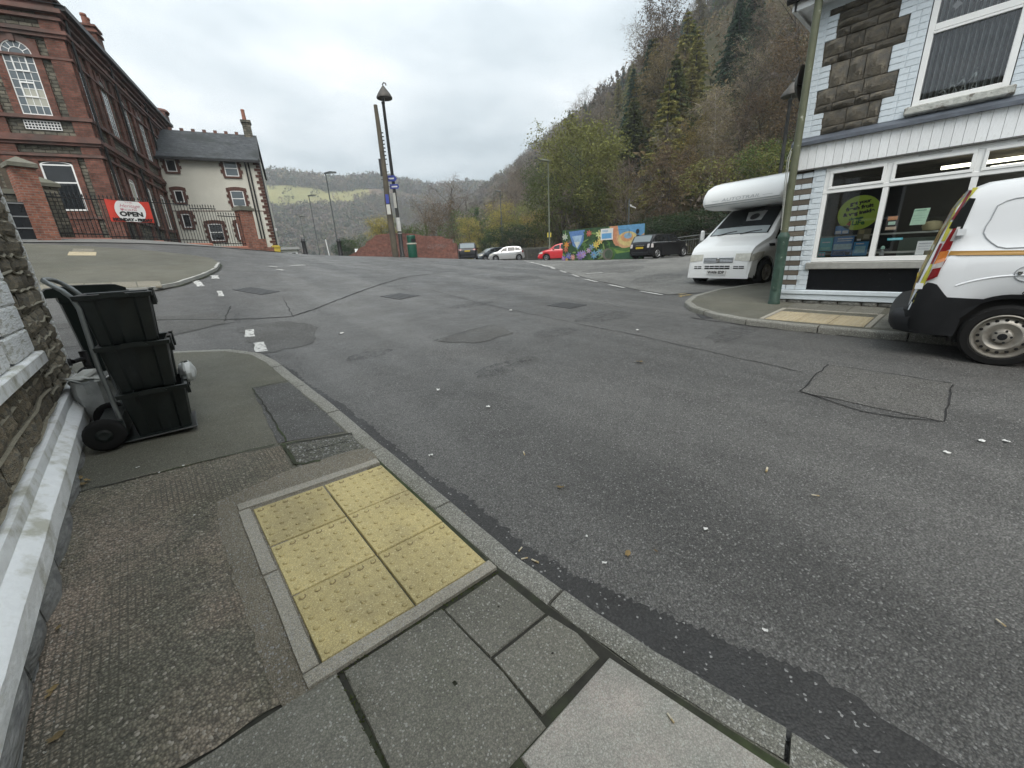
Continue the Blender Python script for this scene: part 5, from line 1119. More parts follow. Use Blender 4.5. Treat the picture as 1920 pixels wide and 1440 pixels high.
class Body:
    "car shell from a side profile: x from the rear bumper to the nose"
    def __init__(s, L_, W, prof, belt, sill, wheels, wr, arch, tumble=.22, pf=.22, pr=.12, lf=.8, lr=.5):
        s.L, s.W, s.prof, s.belt, s.sill, s.wheels, s.wr, s.arch, s.tum, s.pf, s.pr, s.lf, s.lr = L_, W, np.array(prof, float), np.array(belt, float), sill, wheels, wr, arch, tumble, pf, pr, lf, lr
    def T(s, x): return float(np.interp(x, s.prof[:, 0], s.prof[:, 1]))
    def half(s, x):
        w = s.W
        if x < s.lr: w *= 1 - s.pr * (1 - x / s.lr) ** 2
        if x > s.L - s.lf: w *= 1 - s.pf * (1 - (s.L - x) / s.lf) ** 2.2
        return w
    def bottom(s, x):
        z = s.sill + .10 * max(0, 1 - x / .35) ** 2 + .06 * max(0, 1 - (s.L - x) / .35) ** 2
        for w in s.wheels:
            if abs(x - w) < s.arch: z = max(z, s.wr + math.sqrt(s.arch ** 2 - (x - w) ** 2))
        return z
    def sec(s, x):
        t, w, zb = s.T(x), s.half(x), s.bottom(x); b = min(float(np.interp(x, s.belt[:, 0], s.belt[:, 1])), t - .03); zb = min(zb, b - .02); gh = t - b
        wb = w * .965; wt = max(wb - s.tum * gh, .1)
        p = [(w * .955, zb), (w * .99, zb + .22 * (b - zb)), (w, zb + .5 * (b - zb)), (w * .995, zb + .8 * (b - zb)), (w * .975, b - .012), (wb, b)]
        for k in (.3, .6, .86): p.append((wb + (wt - wb) * k, b + gh * k))
        e = min(.05, gh * .5)
        p += [(wt - e * .35, t - e * .28), (wt - e * 1.2, t - e * .05), (wt * .7, t + .010), (wt * .35, t + .02), (0, t + .022)]
        return p
    def side(s, x, z):
        p = s.sec(x); zs = [q[1] for q in p]; return float(np.interp(z, zs[:10], [q[0] for q in p[:10]]))
    def top(s, x, y):
        p = s.sec(x)[8:][::-1]; return float(np.interp(abs(y), [q[0] for q in p], [q[1] for q in p]))
    def rear(s, y, z):
        for x in np.linspace(0, .42, 120):
            if s.T(x) >= z and s.side(x, z) >= abs(y): return x
        return .30
    def shell(s, name, mat, parent, ncol=46):
        xs = set(np.linspace(0, s.L, ncol)) | set(s.prof[:, 0])
        for w in s.wheels:
            xs |= set(w + s.arch * np.cos(np.linspace(0, math.pi, 15)))
            xs |= {w - s.arch - .004, w + s.arch + .004}
        xs = sorted(x for x in xs if 0 <= x <= s.L); q = [xs[0]]
        for x in xs[1:]:
            if x - q[-1] > .003: q.append(x)
        P = []
        for x in q:
            h_ = s.sec(x); P.append([(x, y, z) for y, z in h_] + [(x, -y, z) for y, z in h_[::-1][1:]])
        mb = MB().grid(P); mb.poly(P[0]); mb.poly(P[-1])
        for j in range(len(P) - 1): pass
        mb.grid([[(x, -s.half(x) * .94, s.bottom(x)), (x, s.half(x) * .94, s.bottom(x))] for x in q])
        return mb.obj(name, mat, parent, ang=38)
    def win(s, lo, up, sgn, off=.006, nx=8, nz=3):
        lo, up = resample(lo, 1e9) if False else np.array(lo, float), np.array(up, float)
        def rs(a):
            d = np.r_[0, np.cumsum(np.hypot(*np.diff(a, axis=0).T))]; t = np.linspace(0, d[-1], nx + 1); return np.stack([np.interp(t, d, a[:, 0]), np.interp(t, d, a[:, 1])], 1)
        a, b = rs(lo), rs(up); P = []
        for i in range(nx + 1):
            P.append([(lambda q: (q[0], sgn * (s.side(q[0], q[1]) + off), q[1]))(a[i] * (1 - k / nz) + b[i] * k / nz) for k in range(nz + 1)])
        return MB().grid(P)
    def screen(s, x0, x1, f=.86, off=.007, n=7):
        P = []
        for i in range(n + 1):
            x = x0 + (x1 - x0) * i / n; t = s.sec(x)[9][0]; dx = (s.T(x1) - s.T(x0)) / (x1 - x0); nl = math.hypot(dx, 1)
            P.append([(x - off * dx / nl, y, s.top(x, y) + off / nl + .001) for y in np.linspace(-t * f, t * f, 9)])
        return MB().grid(P)
def wheel(parent, x, y, r, sgn, w=.2, rim=m_alloy, spokes=5, rr=.66, label=None, steel=False):
    "sgn: +1 outer face towards +y"
    o = w / 2
    t = MB().lathe([(r * rr, -o), (r * .9, -o), (r * .985, -o * .8), (r, -o * .4), (r, o * .4), (r * .985, o * .8), (r * .93, o), (r * (rr + .06), o * 1.04), (r * rr, o * .85)], (x, y, r), 'y', 32)
    if sgn < 0: t.v = [(a, 2 * y - b, c) for a, b, c in t.v]
    wo_ = t.obj('wheel', m_tyre, parent, ang=45, dz=0); R = r * rr; mb = MB(); c = (x, y, r)
    if steel:
        mb.lathe([(R * 1.02, o * .98), (R * .97, o * 1.02), (R * .95, o * .8), (R * .86, o * .55), (R * .78, o * .62), (R * .70, o * .78), (R * .60, o * .84), (R * .48, o * .70), (R * .36, o * .62), (R * .30, o * .95), (R * .24, o * 1.02), (.001, o * 1.02)], c, 'y', 40)
    else:
        mb.lathe([(R * 1.01, o * .9), (R * .96, o * 1.0), (R * .90, o * .9), (R * .88, o * .35), (.001, o * .3)], c, 'y', 28)
        for k in range(spokes):
            a = 6.2832 * k / spokes + .3; ca, sa = math.cos(a), math.sin(a)
            for da in (-.18, .18):
                c2, s2 = math.cos(a + da), math.sin(a + da); px_, pz_ = -s2, c2
                pts = [(x + c2 * R * q + px_ * b, y + o * (.95 - .2 * q), r + s2 * R * q + pz_ * b) for q, b in ((.12, -R * .05), (.93, -R * .06), (.93, R * .06), (.12, R * .05))]
                mb.prism(pts, (0, -.02, 0))
        mb.lathe([(R * .2, o * .7), (R * .18, o * 1.0), (.001, o * 1.0)], c, 'y', 14)
    if sgn < 0: mb.v = [(a, 2 * y - b, cc) for a, b, cc in mb.v]
    sub(wo_, mb, 'rim', rim, ang=40)
    if steel:
        q = MB()
        for k in range(16): a = 6.2832 * k / 16; q.lathe([(.001, o * .82), (R * .065, o * .80), (R * .07, o * .74)], (x + R * .76 * math.cos(a), y, r + R * .76 * math.sin(a)), 'y', 8)
        if sgn < 0: q.v = [(a, 2 * y - b, cc) for a, b, cc in q.v]
        sub(wo_, q, 'vent_hole', m_well)['kind'] = 'stuff'
        q = MB().lathe([(.001, o * 1.06), (R * .15, o * 1.05), (R * .18, o * .95)], c, 'y', 14)
        for k in range(5): a = 6.2832 * k / 5; q.lathe([(.001, o * 1.03), (R * .05, o * 1.02), (R * .055, o * .8)], (x + R * .27 * math.cos(a), y, r + R * .27 * math.sin(a)), 'y', 8)
        if sgn < 0: q.v = [(a, 2 * y - b, cc) for a, b, cc in q.v]
        sub(wo_, q, 'hub_cap', m_trim, ang=40)
    return wo_
def place_car(t, x, y, heading):
    t.location = (x, y, h(x, y) + .005); t.rotation_euler = (0, 0, heading)
    return t
def paint(name, col, rough=.25, metal=0., var=.05): return M(name, col, rough=rough, var=var, scale=2, coat=.8, metal=metal)

def hatchback(name, label, cat, mat, dims, loc, heading, plate_text=None, rear_glass=None, screen_glass=None, group=None):
    L_, W, Hh, wr = dims['L'], dims['W'], dims['H'], dims['wr']; t = thing(name, label, cat, (*loc, h(*loc) + .005), heading, group)
    b = Body(L_, W, dims['prof'], dims['belt'], .2, dims['wheels'], wr, wr + .055, tumble=dims.get('tum', .25), pf=.26, pr=.16)
    b.shell('body', mat, t)
    mb = MB()
    for x in dims['wheels']: mb.box(x - wr - .05, x + wr + .05, -W + .06, W - .06, wr * .5, wr * 2 + .04)
    mb.box(.3, L_ - .3, -W * .9, W * .9, .17, .3); mb.obj('underbody', m_well, t)
    for x in dims['wheels']:
        for sg in (1, -1): wheel(t, x, sg * (W - .115), wr, sg, .21)
    for wn in dims['wins']:
        for sg in (1, -1): b.win(wn[0], wn[1], sg).obj('side_window', m_cglass, t, ang=50)
    b.screen(*dims['ws'], f=.88).obj('windscreen', screen_glass or m_rglass, t, ang=50); b.screen(*dims['rs'], f=.86).obj('rear_window', rear_glass or m_rglass, t, ang=50)
    for sg in (1, -1):
        hl = dims['hl']; b.win([(hl[0], hl[2]), (hl[1], hl[2] - .03)], [(hl[0] + .02, hl[3]), (hl[1] - .04, hl[3] - .07)], sg, .012, 6).obj('headlight', m_lens, t)
        tl = dims['tl']; b.win([(tl[0], tl[2]), (tl[1], tl[2])], [(tl[0] + .05, tl[3]), (tl[1] - .02, tl[3])], sg, .012, 6).obj('tail_light', dims.get('tlm', m_red_l), t)
        x, y, z = dims['mirror']; MB().lathe([(0, -.09), (.05, -.07), (.07, 0), (.055, .08), (0, .1)], (x, sg * (y + .08), z), 'y', 10).obj('wing_mirror', mat, t, ang=60)
    # bumpers and plates
    zr = .34; mb = MB()
    for x0, dx in ((-.03, .05), (L_ - .02, .05)): mb.box(x0, x0 + dx, -W * .72, W * .72, .24, .42)
    mb.obj('bumper', m_trim if dims.get('black_bumper') else mat, t, bevel=.02)
    z = dims.get('plate_z', .62); xr = b.rear(0, z) - .012
    MB().box(xr - .015, xr, -.26, .26, z - .055, z + .055).obj('number_plate', m_yplate, t)
    MB().box(L_ + .03, L_ + .045, -.26, .26, .36, .47).obj('number_plate', m_wplate, t)
    for sg in (1, -1):
        x, z = dims['tl'][0], (dims['tl'][2] + dims['tl'][3]) / 2; q = MB(); zz0, zz1 = dims['tl'][2], dims['tl'][3]; ys = (W * .62, W * .80)
        q.poly([(b.rear(ys[0], zz0) - .012, sg * ys[0], zz0), (b.rear(ys[1], zz0) - .014, sg * ys[1], zz0), (b.rear(ys[1], zz1) - .014, sg * ys[1], zz1), (b.rear(ys[0], zz1) - .012, sg * ys[0], zz1)]); q.obj('tail_light', dims.get('tlm', m_red_l), t)
    q = MB()   # grille
    q.box(L_ - .005, L_ + .012, -W * .5, W * .5, .5, .62); q.obj('grille', m_trim, t)
    return t, b
small = dict(L=3.9, W=.85, H=1.47, wr=.30, wheels=(.62, 3.12), tum=.28,
    prof=[(0, .50), (.03, .72), (.08, .92), (.16, 1.08), (.42, 1.38), (.7, 1.44), (1.3, 1.48), (1.9, 1.46), (2.3, 1.36), (2.62, 1.16), (2.9, 1.0), (3.3, .93), (3.65, .80), (3.84, .62), (3.9, .45)],
    belt=[(0, .80), (.3, .98), (1.2, .95), (2.7, .92), (3.3, .86), (3.9, .42)],
    wins=[([(.36, 1.06), (1.0, 1.0)], [(.62, 1.30), (1.0, 1.37)]), ([(1.05, 1.0), (1.82, .985)], [(1.05, 1.38), (1.78, 1.39)]), ([(1.9, .985), (2.62, 1.0)], [(1.88, 1.38), (2.28, 1.28)])],
    ws=(2.2, 2.8), rs=(.17, .42), hl=(3.45, 3.83, .66, .80), tl=(.10, .30, .82, 1.02), mirror=(2.45, .80, 1.03), plate_z=.66)
def at_p(px, py):
    p = G(px, py); return float(p[0]), float(p[1])
hatchback('silver_hatchback', 'silver hatchback parked side on beyond the brick wall, nose to the left', 'car', paint('silver paint', (.50, .51, .51), metal=.5), small, (31.6, 33.2), R_(140))
dk = dict(small); dk['plate_z'] = .66
hatchback('dark_hatchback', 'dark blue grey hatchback half hidden behind the silver car', 'car', paint('dark blue paint', (.035, .045, .055)), dk, (32.3, 37.0), R_(168))
red_c = dict(small)
hatchback('red_hatchback', 'bright red hatchback with its nose at the left edge of the mural', 'car', paint('red paint', (.55, .022, .03)), red_c, (30.6, 24.6), R_(128))
suv = dict(L=4.5, W=.93, H=1.62, wr=.35, wheels=(.85, 3.55), tum=.26, black_bumper=True,
    prof=[(0, .55), (.03, .85), (.08, 1.02), (.14, 1.10), (.55, 1.52), (.85, 1.60), (1.6, 1.64), (2.3, 1.60), (2.7, 1.48), (3.2, 1.12), (3.5, 1.04), (4.1, .95), (4.4, .75), (4.5, .5)],
    belt=[(0, .95), (.4, 1.08), (2.5, 1.02), (3.3, 1.0), (4.5, .45)],
    wins=[([(.5, 1.16), (1.4, 1.10)], [(.85, 1.46), (1.4, 1.52)]), ([(1.45, 1.10), (3.0, 1.08)], [(1.45, 1.52), (2.6, 1.42)])],
    ws=(2.65, 3.2), rs=(.15, .56), hl=(4.0, 4.42, .75, .9), tl=(.06, .3, .92, 1.04), mirror=(2.9, .88, 1.12), plate_z=.86)
hatchback('black_suv', 'black SUV seen from behind with yellow plate at the right end of the brick wall', 'car', M('black car paint', (.005, .005, .007), rough=.3, coat=.25, spec=.3), suv, (23.95, 33.1), R_(52))
mini = dict(L=3.72, W=.84, H=1.41, wr=.30, wheels=(.60, 3.07), tum=.2, black_bumper=True,
    prof=[(0, .48), (.025, .70), (.07, .90), (.12, .97), (.34, 1.34), (.55, 1.40), (1.2, 1.42), (2.0, 1.40), (2.3, 1.33), (2.6, 1.06), (2.68, .98), (3.2, .92), (3.55, .80), (3.68, .62), (3.72, .45)],
    belt=[(0, .80), (.2, .92), (1.2, .93), (2.6, .93), (3.2, .88), (3.72, .42)],
    wins=[([(.33, .98), (1.05, .96)], [(.48, 1.28), (1.05, 1.34)]), ([(1.10, .96), (2.50, .955)], [(1.10, 1.345), (2.22, 1.32)])],
    ws=(2.25, 2.62), rs=(.13, .34), hl=(3.2, 3.5, .68, .82), tl=(.06, .22, .66, .88), tlm=m_clear_l, mirror=(2.42, .80, 1.0), plate_z=.66)
mt, mbdy = hatchback('black_compact_car', 'small black hatchback with silver wheels parked by the right end of the mural', 'car', paint('black car paint', (.006, .006, .008), rough=.3), mini, (21.8, 13.25), R_(-8), rear_glass=m_rglass)
for z, w_ in ((.80, .3),): xr = mbdy.rear(0, z) - .03; MB().box(xr, xr + .02, -w_, w_, z - .03, z + .03).obj('chrome_handle', m_chrome, mt)
mb = MB()
for x in (.60, 3.07):
    for sg in (1, -1):
        P = []
        for a in np.linspace(.05, math.pi - .05, 14):
            P.append([(x + rr_ * math.cos(a), sg * (mbdy.side(min(max(x + .3 * math.cos(a), .02), 3.7), .3 + rr_ * math.sin(a)) + .012), .30 + rr_ * math.sin(a)) for rr_ in (.345, .41)])
        mb.grid(P)
mb.obj('arch_trim', m_trim, mt); mt.scale = (1, 1, .94)
mb = MB()
for sg in (1, -1): mb.tube([(x, sg * (mbdy.side(x, .935) + .004), .945) for x in np.linspace(.15, 2.6, 14)], .012, 5)
mb.obj('waist_trim', m_chrome, mt)

# ---- white works van, close on the right: x local from the rear doors forward
van = thing('works_van', 'white panel van with gold stripe and red and yellow rear chevrons', 'van', (6.985, .53, .325), 0); van.rotation_euler = (R_(1.6), 0, R_(-86.2))
m_vw = M('white van paint', (.78, .81, .84), rough=.28, var=.03, scale=1.2, coat=.7, col2=(.66, .68, .69), c2scale=.9, c2lo=.55, c2hi=.8)
vb = Body(4.35, .905, [(0, .34), (.05, .52), (.075, .75), (.115, 1.0), (.17, 1.3), (.23, 1.55), (.29, 1.68), (.42, 1.735), (.8, 1.76), (2.4, 1.78), (2.9, 1.72), (3.25, 1.42), (3.6, 1.12), (3.72, 1.06), (4.1, .92), (4.28, .72), (4.35, .45)],
    [(0, .9), (.3, 1.10), (2.5, 1.08), (3.5, 1.02), (4.35, .42)], .27, (.77, 3.42), .302, .375, tumble=.16, pf=.25, pr=.12, lf=.9, lr=.22)
vb.shell('body', m_vw, van, 60)
mb = MB()
for x in (.77, 3.42): mb.box(x - .36, x + .36, -.82, .82, .2, .72)
mb.box(.3, 4.0, -.8, .8, .24, .34); mb.obj('underbody', m_well, van)
for x in (.77, 3.42):
    for sg in (1, -1): wheel(van, x, sg * .795, .302, sg, .2, m_steel, rr=.70, steel=True)
for sg in (1, -1):
    # arch lip and lower black cladding
    P = [[(.77 + rr_ * math.cos(a), sg * (vb.side(.77 + rr_ * math.cos(a), .302 + rr_ * math.sin(a)) + .010), .302 + rr_ * math.sin(a)) for rr_ in (.37, .41)] for a in np.linspace(-.05, math.pi + .05, 24)]
    MB().grid(P).obj('arch_trim', m_trim, van, ang=50)
    vb.win([(-.0, .33), (.2, .30), (.38, .285), (.44, .44), (.60, .655)], [(.09, .72), (.155, .82), (.22, .81), (.32, .675), (.60, .66)], sg, .012, 16, 4).obj('rear_cladding', m_trim, van, ang=50)
    vb.win([(.155, .84), (.19, .92), (.22, 1.0)], [(.215, .92), (.235, 1.0), (.25, 1.06)], sg, .014, 4).obj('tail_light', m_red_l, van)
    vb.win([(.14, .83), (.215, .88)], [(.165, .955), (.225, .97)], sg, .016, 4).obj('tail_light', m_red_l, van)
    vb.win([(.155, .955), (.226, .97)], [(.165, 1.0), (.235, 1.03)], sg, .017, 4).obj('tail_light', m_clear_l, van)
    vb.win([(.165, 1.0), (.236, 1.03)], [(.185, 1.12), (.25, 1.13)], sg, .018, 4).obj('tail_light', m_amb_l, van)
    vb.win([(.178, 1.10), (.252, 1.14)], [(.235, 1.335), (.275, 1.345)], sg, .016, 4).obj('tail_light', m_red_l, van)
    vb.win([(.236, 1.22), (.262, 1.22)], [(.262, 1.35), (.285, 1.35)], sg, .019, 4).obj('tail_light', m_clear_l, van)
    vb.win([(.205, 1.34), (.30, 1.33)], [(.265, 1.615), (.335, 1.60)], sg, .008, 4, 4).obj('rear_corner_glass', m_cglass, van, ang=50)
    vb.win([(.25, 1.085), (1.2, 1.06), (3.2, 1.03)], [(.26, 1.125), (1.2, 1.10), (3.2, 1.07)], sg, .009, 40).obj('gold_stripe', M('gold stripe vinyl', (.36, .20, .045), rough=.4, var=.05), van)
    # pressed panel outline: a grey line paints in the shade of the recess
    mb = MB(); q = [(.47, 1.40), (.49, 1.52), (.56, 1.57), (1.2, 1.60), (2.35, 1.60), (2.45, 1.55), (2.45, 1.24), (2.38, 1.17), (.62, 1.135), (.55, 1.155), (.45, 1.26), (.445, 1.32)]; q.append(q[0])
    q = resample(q, .06); mb.tube([(x, sg * (vb.side(x, z) + .001), z) for x, z in q], .0055, 5); mb.obj('painted_groove', M('panel gap shade', (.33, .35, .37), rough=.5), van)
    mb = MB(); q = [(x, .78 + .13 * math.sin((x - .33) / .9 * 3.1416) ** .7 if .33 < x < 1.22 else .78) for x in np.linspace(.36, 1.2, 22)]
    mb.tube([(x, sg * (vb.side(x, z - .0) - .004), z - .02) for x, z in q], .011, 6); mb.obj('arch_crease', m_vw, van, ang=70)
    vb.win([(2.75, 1.12), (3.4, 1.10)], [(2.75, 1.58), (3.02, 1.56)], sg).obj('side_window', m_cglass, van)
    vb.win([(3.75, .72), (4.3, .68)], [(3.78, .92), (4.18, .80)], sg, .012).obj('headlight', m_lens, van)
    MB().lathe([(0, -.1), (.07, -.08), (.09, 0), (.07, .1), (0, .12)], (3.15, sg * 1.0, 1.16), 'y', 10).obj('wing_mirror', m_trim, van, ang=60)
vb.screen(2.95, 3.6).obj('windscreen', m_cglass, van)
# rear bumper
P = []
for a in np.linspace(-1, 1, 25):
    y = a * .89; xr = -.065 + .42 * max(0, abs(a) - .80) / .20 * .9 if abs(a) > .8 else -.065 - .02 * (1 - a * a)
    if abs(a) > .8: xr = -.065 + .16 * ((abs(a) - .8) / .2) ** 2
    P.append([(xr + .10, y, .33), (xr + .02, y, .30), (xr - .01, y, .36), (xr - .015, y, .44), (xr + .03, y, .515), (xr + .14, y, .55)])
MB().grid(P).obj('rear_bumper', m_trim, van, ang=50)
vb.win([(-.03, .29), (.18, .28), (.44, .275)], [(.02, .53), (.2, .52), (.46, .45)], -1, .03, 10).obj('bumper_end', m_trim, van, ang=60); vb.win([(-.03, .29), (.18, .28), (.44, .275)], [(.02, .53), (.2, .52), (.46, .45)], 1, .03, 10).obj('bumper_end', m_trim, van, ang=60)
for sg in (1, -1): MB().box(-.03, .0, sg * .74 - .05, sg * .74 + .05, .36, .42).obj('reflector', m_red_l, van)
# chevrons on the doors wrap on to the corner
m_cy = M('fluorescent yellow vinyl', (.46, .44, .06), rough=.4, var=.1); m_cr = M('red reflective vinyl', (.20, .015, .022), rough=.35, var=.1)
def rear_patch(poly, off): return [(vb.rear(y, z) - off, y, z) for y, z in poly]
ys = np.linspace(-.80, .80, 40); P = [[(vb.rear(y, z) - .006, y, z) for z in np.linspace(.60, 1.70, 14)] for y in ys]
cv = MB().grid(P); cv.mi = [0 if int(math.floor((abs((ys[i] + ys[i + 1]) / 2) * .9 + .6 + 1.1 * (j + .5) / 13) / .30)) % 2 else 1 for i in range(39) for j in range(13)]
cv.obj('chevron_panel', [m_cy, m_cr], van)
for sg in (1, -1):
    vb.win([(.083, .60), (.10, .82), (.14, 1.0)], [(.105, .60), (.142, .83), (.158, 1.0)], sg, .007, 6).obj('chevron_edge', m_cy, van)
    vb.win([(.14, 1.0), (.17, 1.2)], [(.158, 1.0), (.19, 1.2)], sg, .007, 6).obj('chevron_edge', m_cr, van)
    vb.win([(.175, 1.22), (.20, 1.40)], [(.20, 1.22), (.235, 1.40)], sg, .007, 6).obj('chevron_edge', m_cy, van)
    vb.win([(.205, 1.42), (.28, 1.68)], [(.225, 1.42), (.30, 1.68)], sg, .010, 6).obj('chevron_edge', m_cr, van)
    for z in (.78, 1.30): MB().box(vb.rear(.86, z) - .03, vb.rear(.86, z) + .03, sg * .875 - .02, sg * .875 + .02, z - .03, z + .03).obj('door_hinge', m_vw, van)
MB().box(vb.rear(-.2, 1.08) - .06, vb.rear(-.2, 1.08), -.30, -.18, 1.06, 1.10).obj('door_handle', m_chrome, van)
MB().box(vb.rear(.5, .72) - .012, vb.rear(.5, .72), .24, .76, .66, .77).obj('number_plate', m_yplate, van)
# fuel flap and lettering
mb = MB(); mb.tube([(.80 + .085 * math.cos(a), -(vb.side(.80, .9) + .002), .905 + .07 * math.sin(a)) for a in np.linspace(0, 6.2832, 25)], .004, 5); mb.obj('fuel_flap', M('panel gap shade', (.33, .35, .37)), van)
MB().box(.735, .76, -.925, -.895, .90, .925).obj('flap_catch', m_chrome, van)
text('Diesel', .035, M('grey print', (.2, .2, .22)), van, (.815, -.915, .885), (1, 0, 0), (0, 0, 1))
text('GF 17', .05, m_ink, van, (.86, -.912, .725), (1, 0, 0), (0, 0, 1), bold=.002)

# ---- motorhome
mh = thing('motorhome', 'white coachbuilt motorhome with overcab pod parked nose out beside the corner shop', 'motorhome', (11.93, 4.46, h(11.93, 4.46) + .01), math.atan2(.17, -.985)); mh.scale = (.96, .96, .96)
m_mw = M('white motorhome shell', (.80, .81, .80), rough=.3, var=.04, scale=1, coat=.5)
# local origin under the front axle; nose towards +x
mbd = Body(2.62, 1.0, [(0, 2.04), (.2, 2.05), (.95, 2.0), (1.82, 1.29), (1.92, 1.23), (2.2, 1.12), (2.42, 1.01), (2.53, .88), (2.58, .68), (2.61, .48), (2.62, .26)],
    [(0, 1.12), (1.75, 1.12), (2.05, 1.06), (2.4, .92), (2.54, .78), (2.62, .22)], .20, (1.95,), .33, .41, tumble=.20, pf=.13, pr=.0, lf=1.0, lr=.1)
ox = -1.95
def shift(mb): mb.v = [(x + ox, y, z) for x, y, z in mb.v]; return mb
class SB(MB): pass
_o = MB.obj
cabm = []
def mobj(mb, name, mat, **k): return shift(mb).obj(name, mat, mh, **k)
c0_ = len(bpy.data.objects); cabo = mbd.shell('cab', m_mw, mh, 50); cabo.data.transform(Matrix.Translation((ox, 0, 0)))
MB().box(-.45, .45, -.9, .9, .2, .78).box(-5, .0, -.9, .9, .3, .5).obj('underbody', m_well, mh)
for x in (0., -3.35):
    for sg in (1, -1): wheel(mh, x, sg * (.88 if x == 0 else .95), .33, sg, .21, m_steel, rr=.62)
# coachbuilt body and overcab pod
def pod(prof, W, r, name, n=10):
    "side outline (x, z) given width, sides rounded in by r"
    P = []; c = np.mean(prof, 0); pr = np.array(prof, float)
    for a in np.linspace(-1, 1, 2 * n + 1):
        e = max(0, (abs(a) - (1 - r / W)) / (r / W)); k = math.sqrt(max(0, 1 - e * e)); s_ = 1 - (1 - k) * .08
        P.append([(c[0] + (x - c[0]) * s_, a * W, c[1] + (z - c[1]) * s_) for x, z in pr])
    mb = MB().grid(P, close_v=True); mb.poly(P[0]); mb.poly(P[-1]); return mb.obj(name, m_mw, mh, ang=40)
pod([(-5.0, .45), (-1.55, .45), (-1.55, 2.05), (-1.55, 2.7), (-1.7, 2.78), (-4.6, 2.78), (-5.0, 2.62)], 1.12, .10, 'coach_body')
luton = [(-1.9, 2.05), (-.6, 2.03), (-.28, 2.05), (-.12, 2.10), (-.05, 2.18), (-.05, 2.30), (-.12, 2.45), (-.26, 2.60), (-.5, 2.71), (-.9, 2.79), (-1.4, 2.83), (-1.9, 2.84)]
pod(luton, 1.10, .10, 'overcab_pod', 18)
for z0, z1, m_, o in ((2.165, 2.185, M('grey decal', (.42, .44, .45), rough=.4), .004), (2.11, 2.128, M('grey decal', (.42, .44, .45)), .004), (2.075, 2.09, m_mw, .012)):
    P = []
    for a in np.linspace(-1, 1, 25):
        e = max(0, (abs(a) - .909) / .091); xf = lambda z: float(np.interp(z, [2.05, 2.10, 2.18, 2.30], [-.28, -.12, -.05, -.05])); k = 1 - (1 - math.sqrt(max(0, 1 - e * e))) * .08
        P.append([(-.9 + (xf(z) + .9) * k + o, a * (1.10 + o), z - .0) for z in (z0, z1)])
    MB().grid(P).obj('pod_stripe', m_, mh)
text('AUTOTRAIL', .11, M('grey decal', (.42, .44, .45)), mh, (-.043, .02, 2.245), (0, 1, 0), (-.05, 0, 1), width=1.05, shear=.15)
for y0, y1 in ((-.80, -.58), (.60, .85)): MB().box(-.053, -.045, y0, y1, 2.242, 2.249).obj('pod_stripe', M('grey decal', (.42, .44, .45)), mh)
# windscreen with seats behind it
P = []
for i in range(9):
    x = .97 + (1.80 - .97) * i / 8; hw = mbd.sec(x)[9][0] * .90
    P.append([(x + ox + .008, y, mbd.top(x, y) + .010) for y in np.linspace(-hw, hw, 11)])
mh_ws = MB().grid(P).obj('windscreen', glass_mat('motorhome screen', dark=(.02, .024, .026), refl=.55), mh, ang=50)
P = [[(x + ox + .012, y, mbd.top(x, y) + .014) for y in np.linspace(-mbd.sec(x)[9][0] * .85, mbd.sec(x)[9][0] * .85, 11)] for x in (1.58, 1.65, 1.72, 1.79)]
sub(mh_ws, MB().grid(P), 'dashboard_glare', M('painted dashboard glare', (.30, .34, .35), rough=.3))  # pale strip laid on the glass paints the dashboard reflection
for yc in (.12,): 
    P = []
    for i in range(5):
        x = 1.10 + .30 * i / 4; P.append([(x + ox + .010, yc + y, mbd.top(x, yc) + .013) for y in np.linspace(-.26 + .03 * i, .26 + .0 * i, 7)])
    sub(mh_ws, MB().grid(P), 'seat_cover', M('pale seat cover', (.36, .37, .37), rough=.8))
    P = [(1.18 + .2 * (1 - math.sin(a)) / 2 + ox + .02, yc + .03 + .12 * math.cos(a), mbd.top(1.18 + .2 * (1 - math.sin(a)) / 2, yc) + .020) for a in np.linspace(0, 6.2832, 20)[:-1]]
    q = MB(); q.poly(P); sub(mh_ws, q, 'headrest', m_black)
mb = MB()
for y0, y1 in ((-.55, -.05), (.1, .62)): mb.tube([(ox + 1.84, y0, mbd.top(1.84, y0) + .03), (ox + 1.78, (y0 + y1) / 2, mbd.top(1.78, .3) + .035), (ox + 1.74, y1, mbd.top(1.74, y1) + .03)], .012, 5)
mb.obj('wiper', m_black, mh)
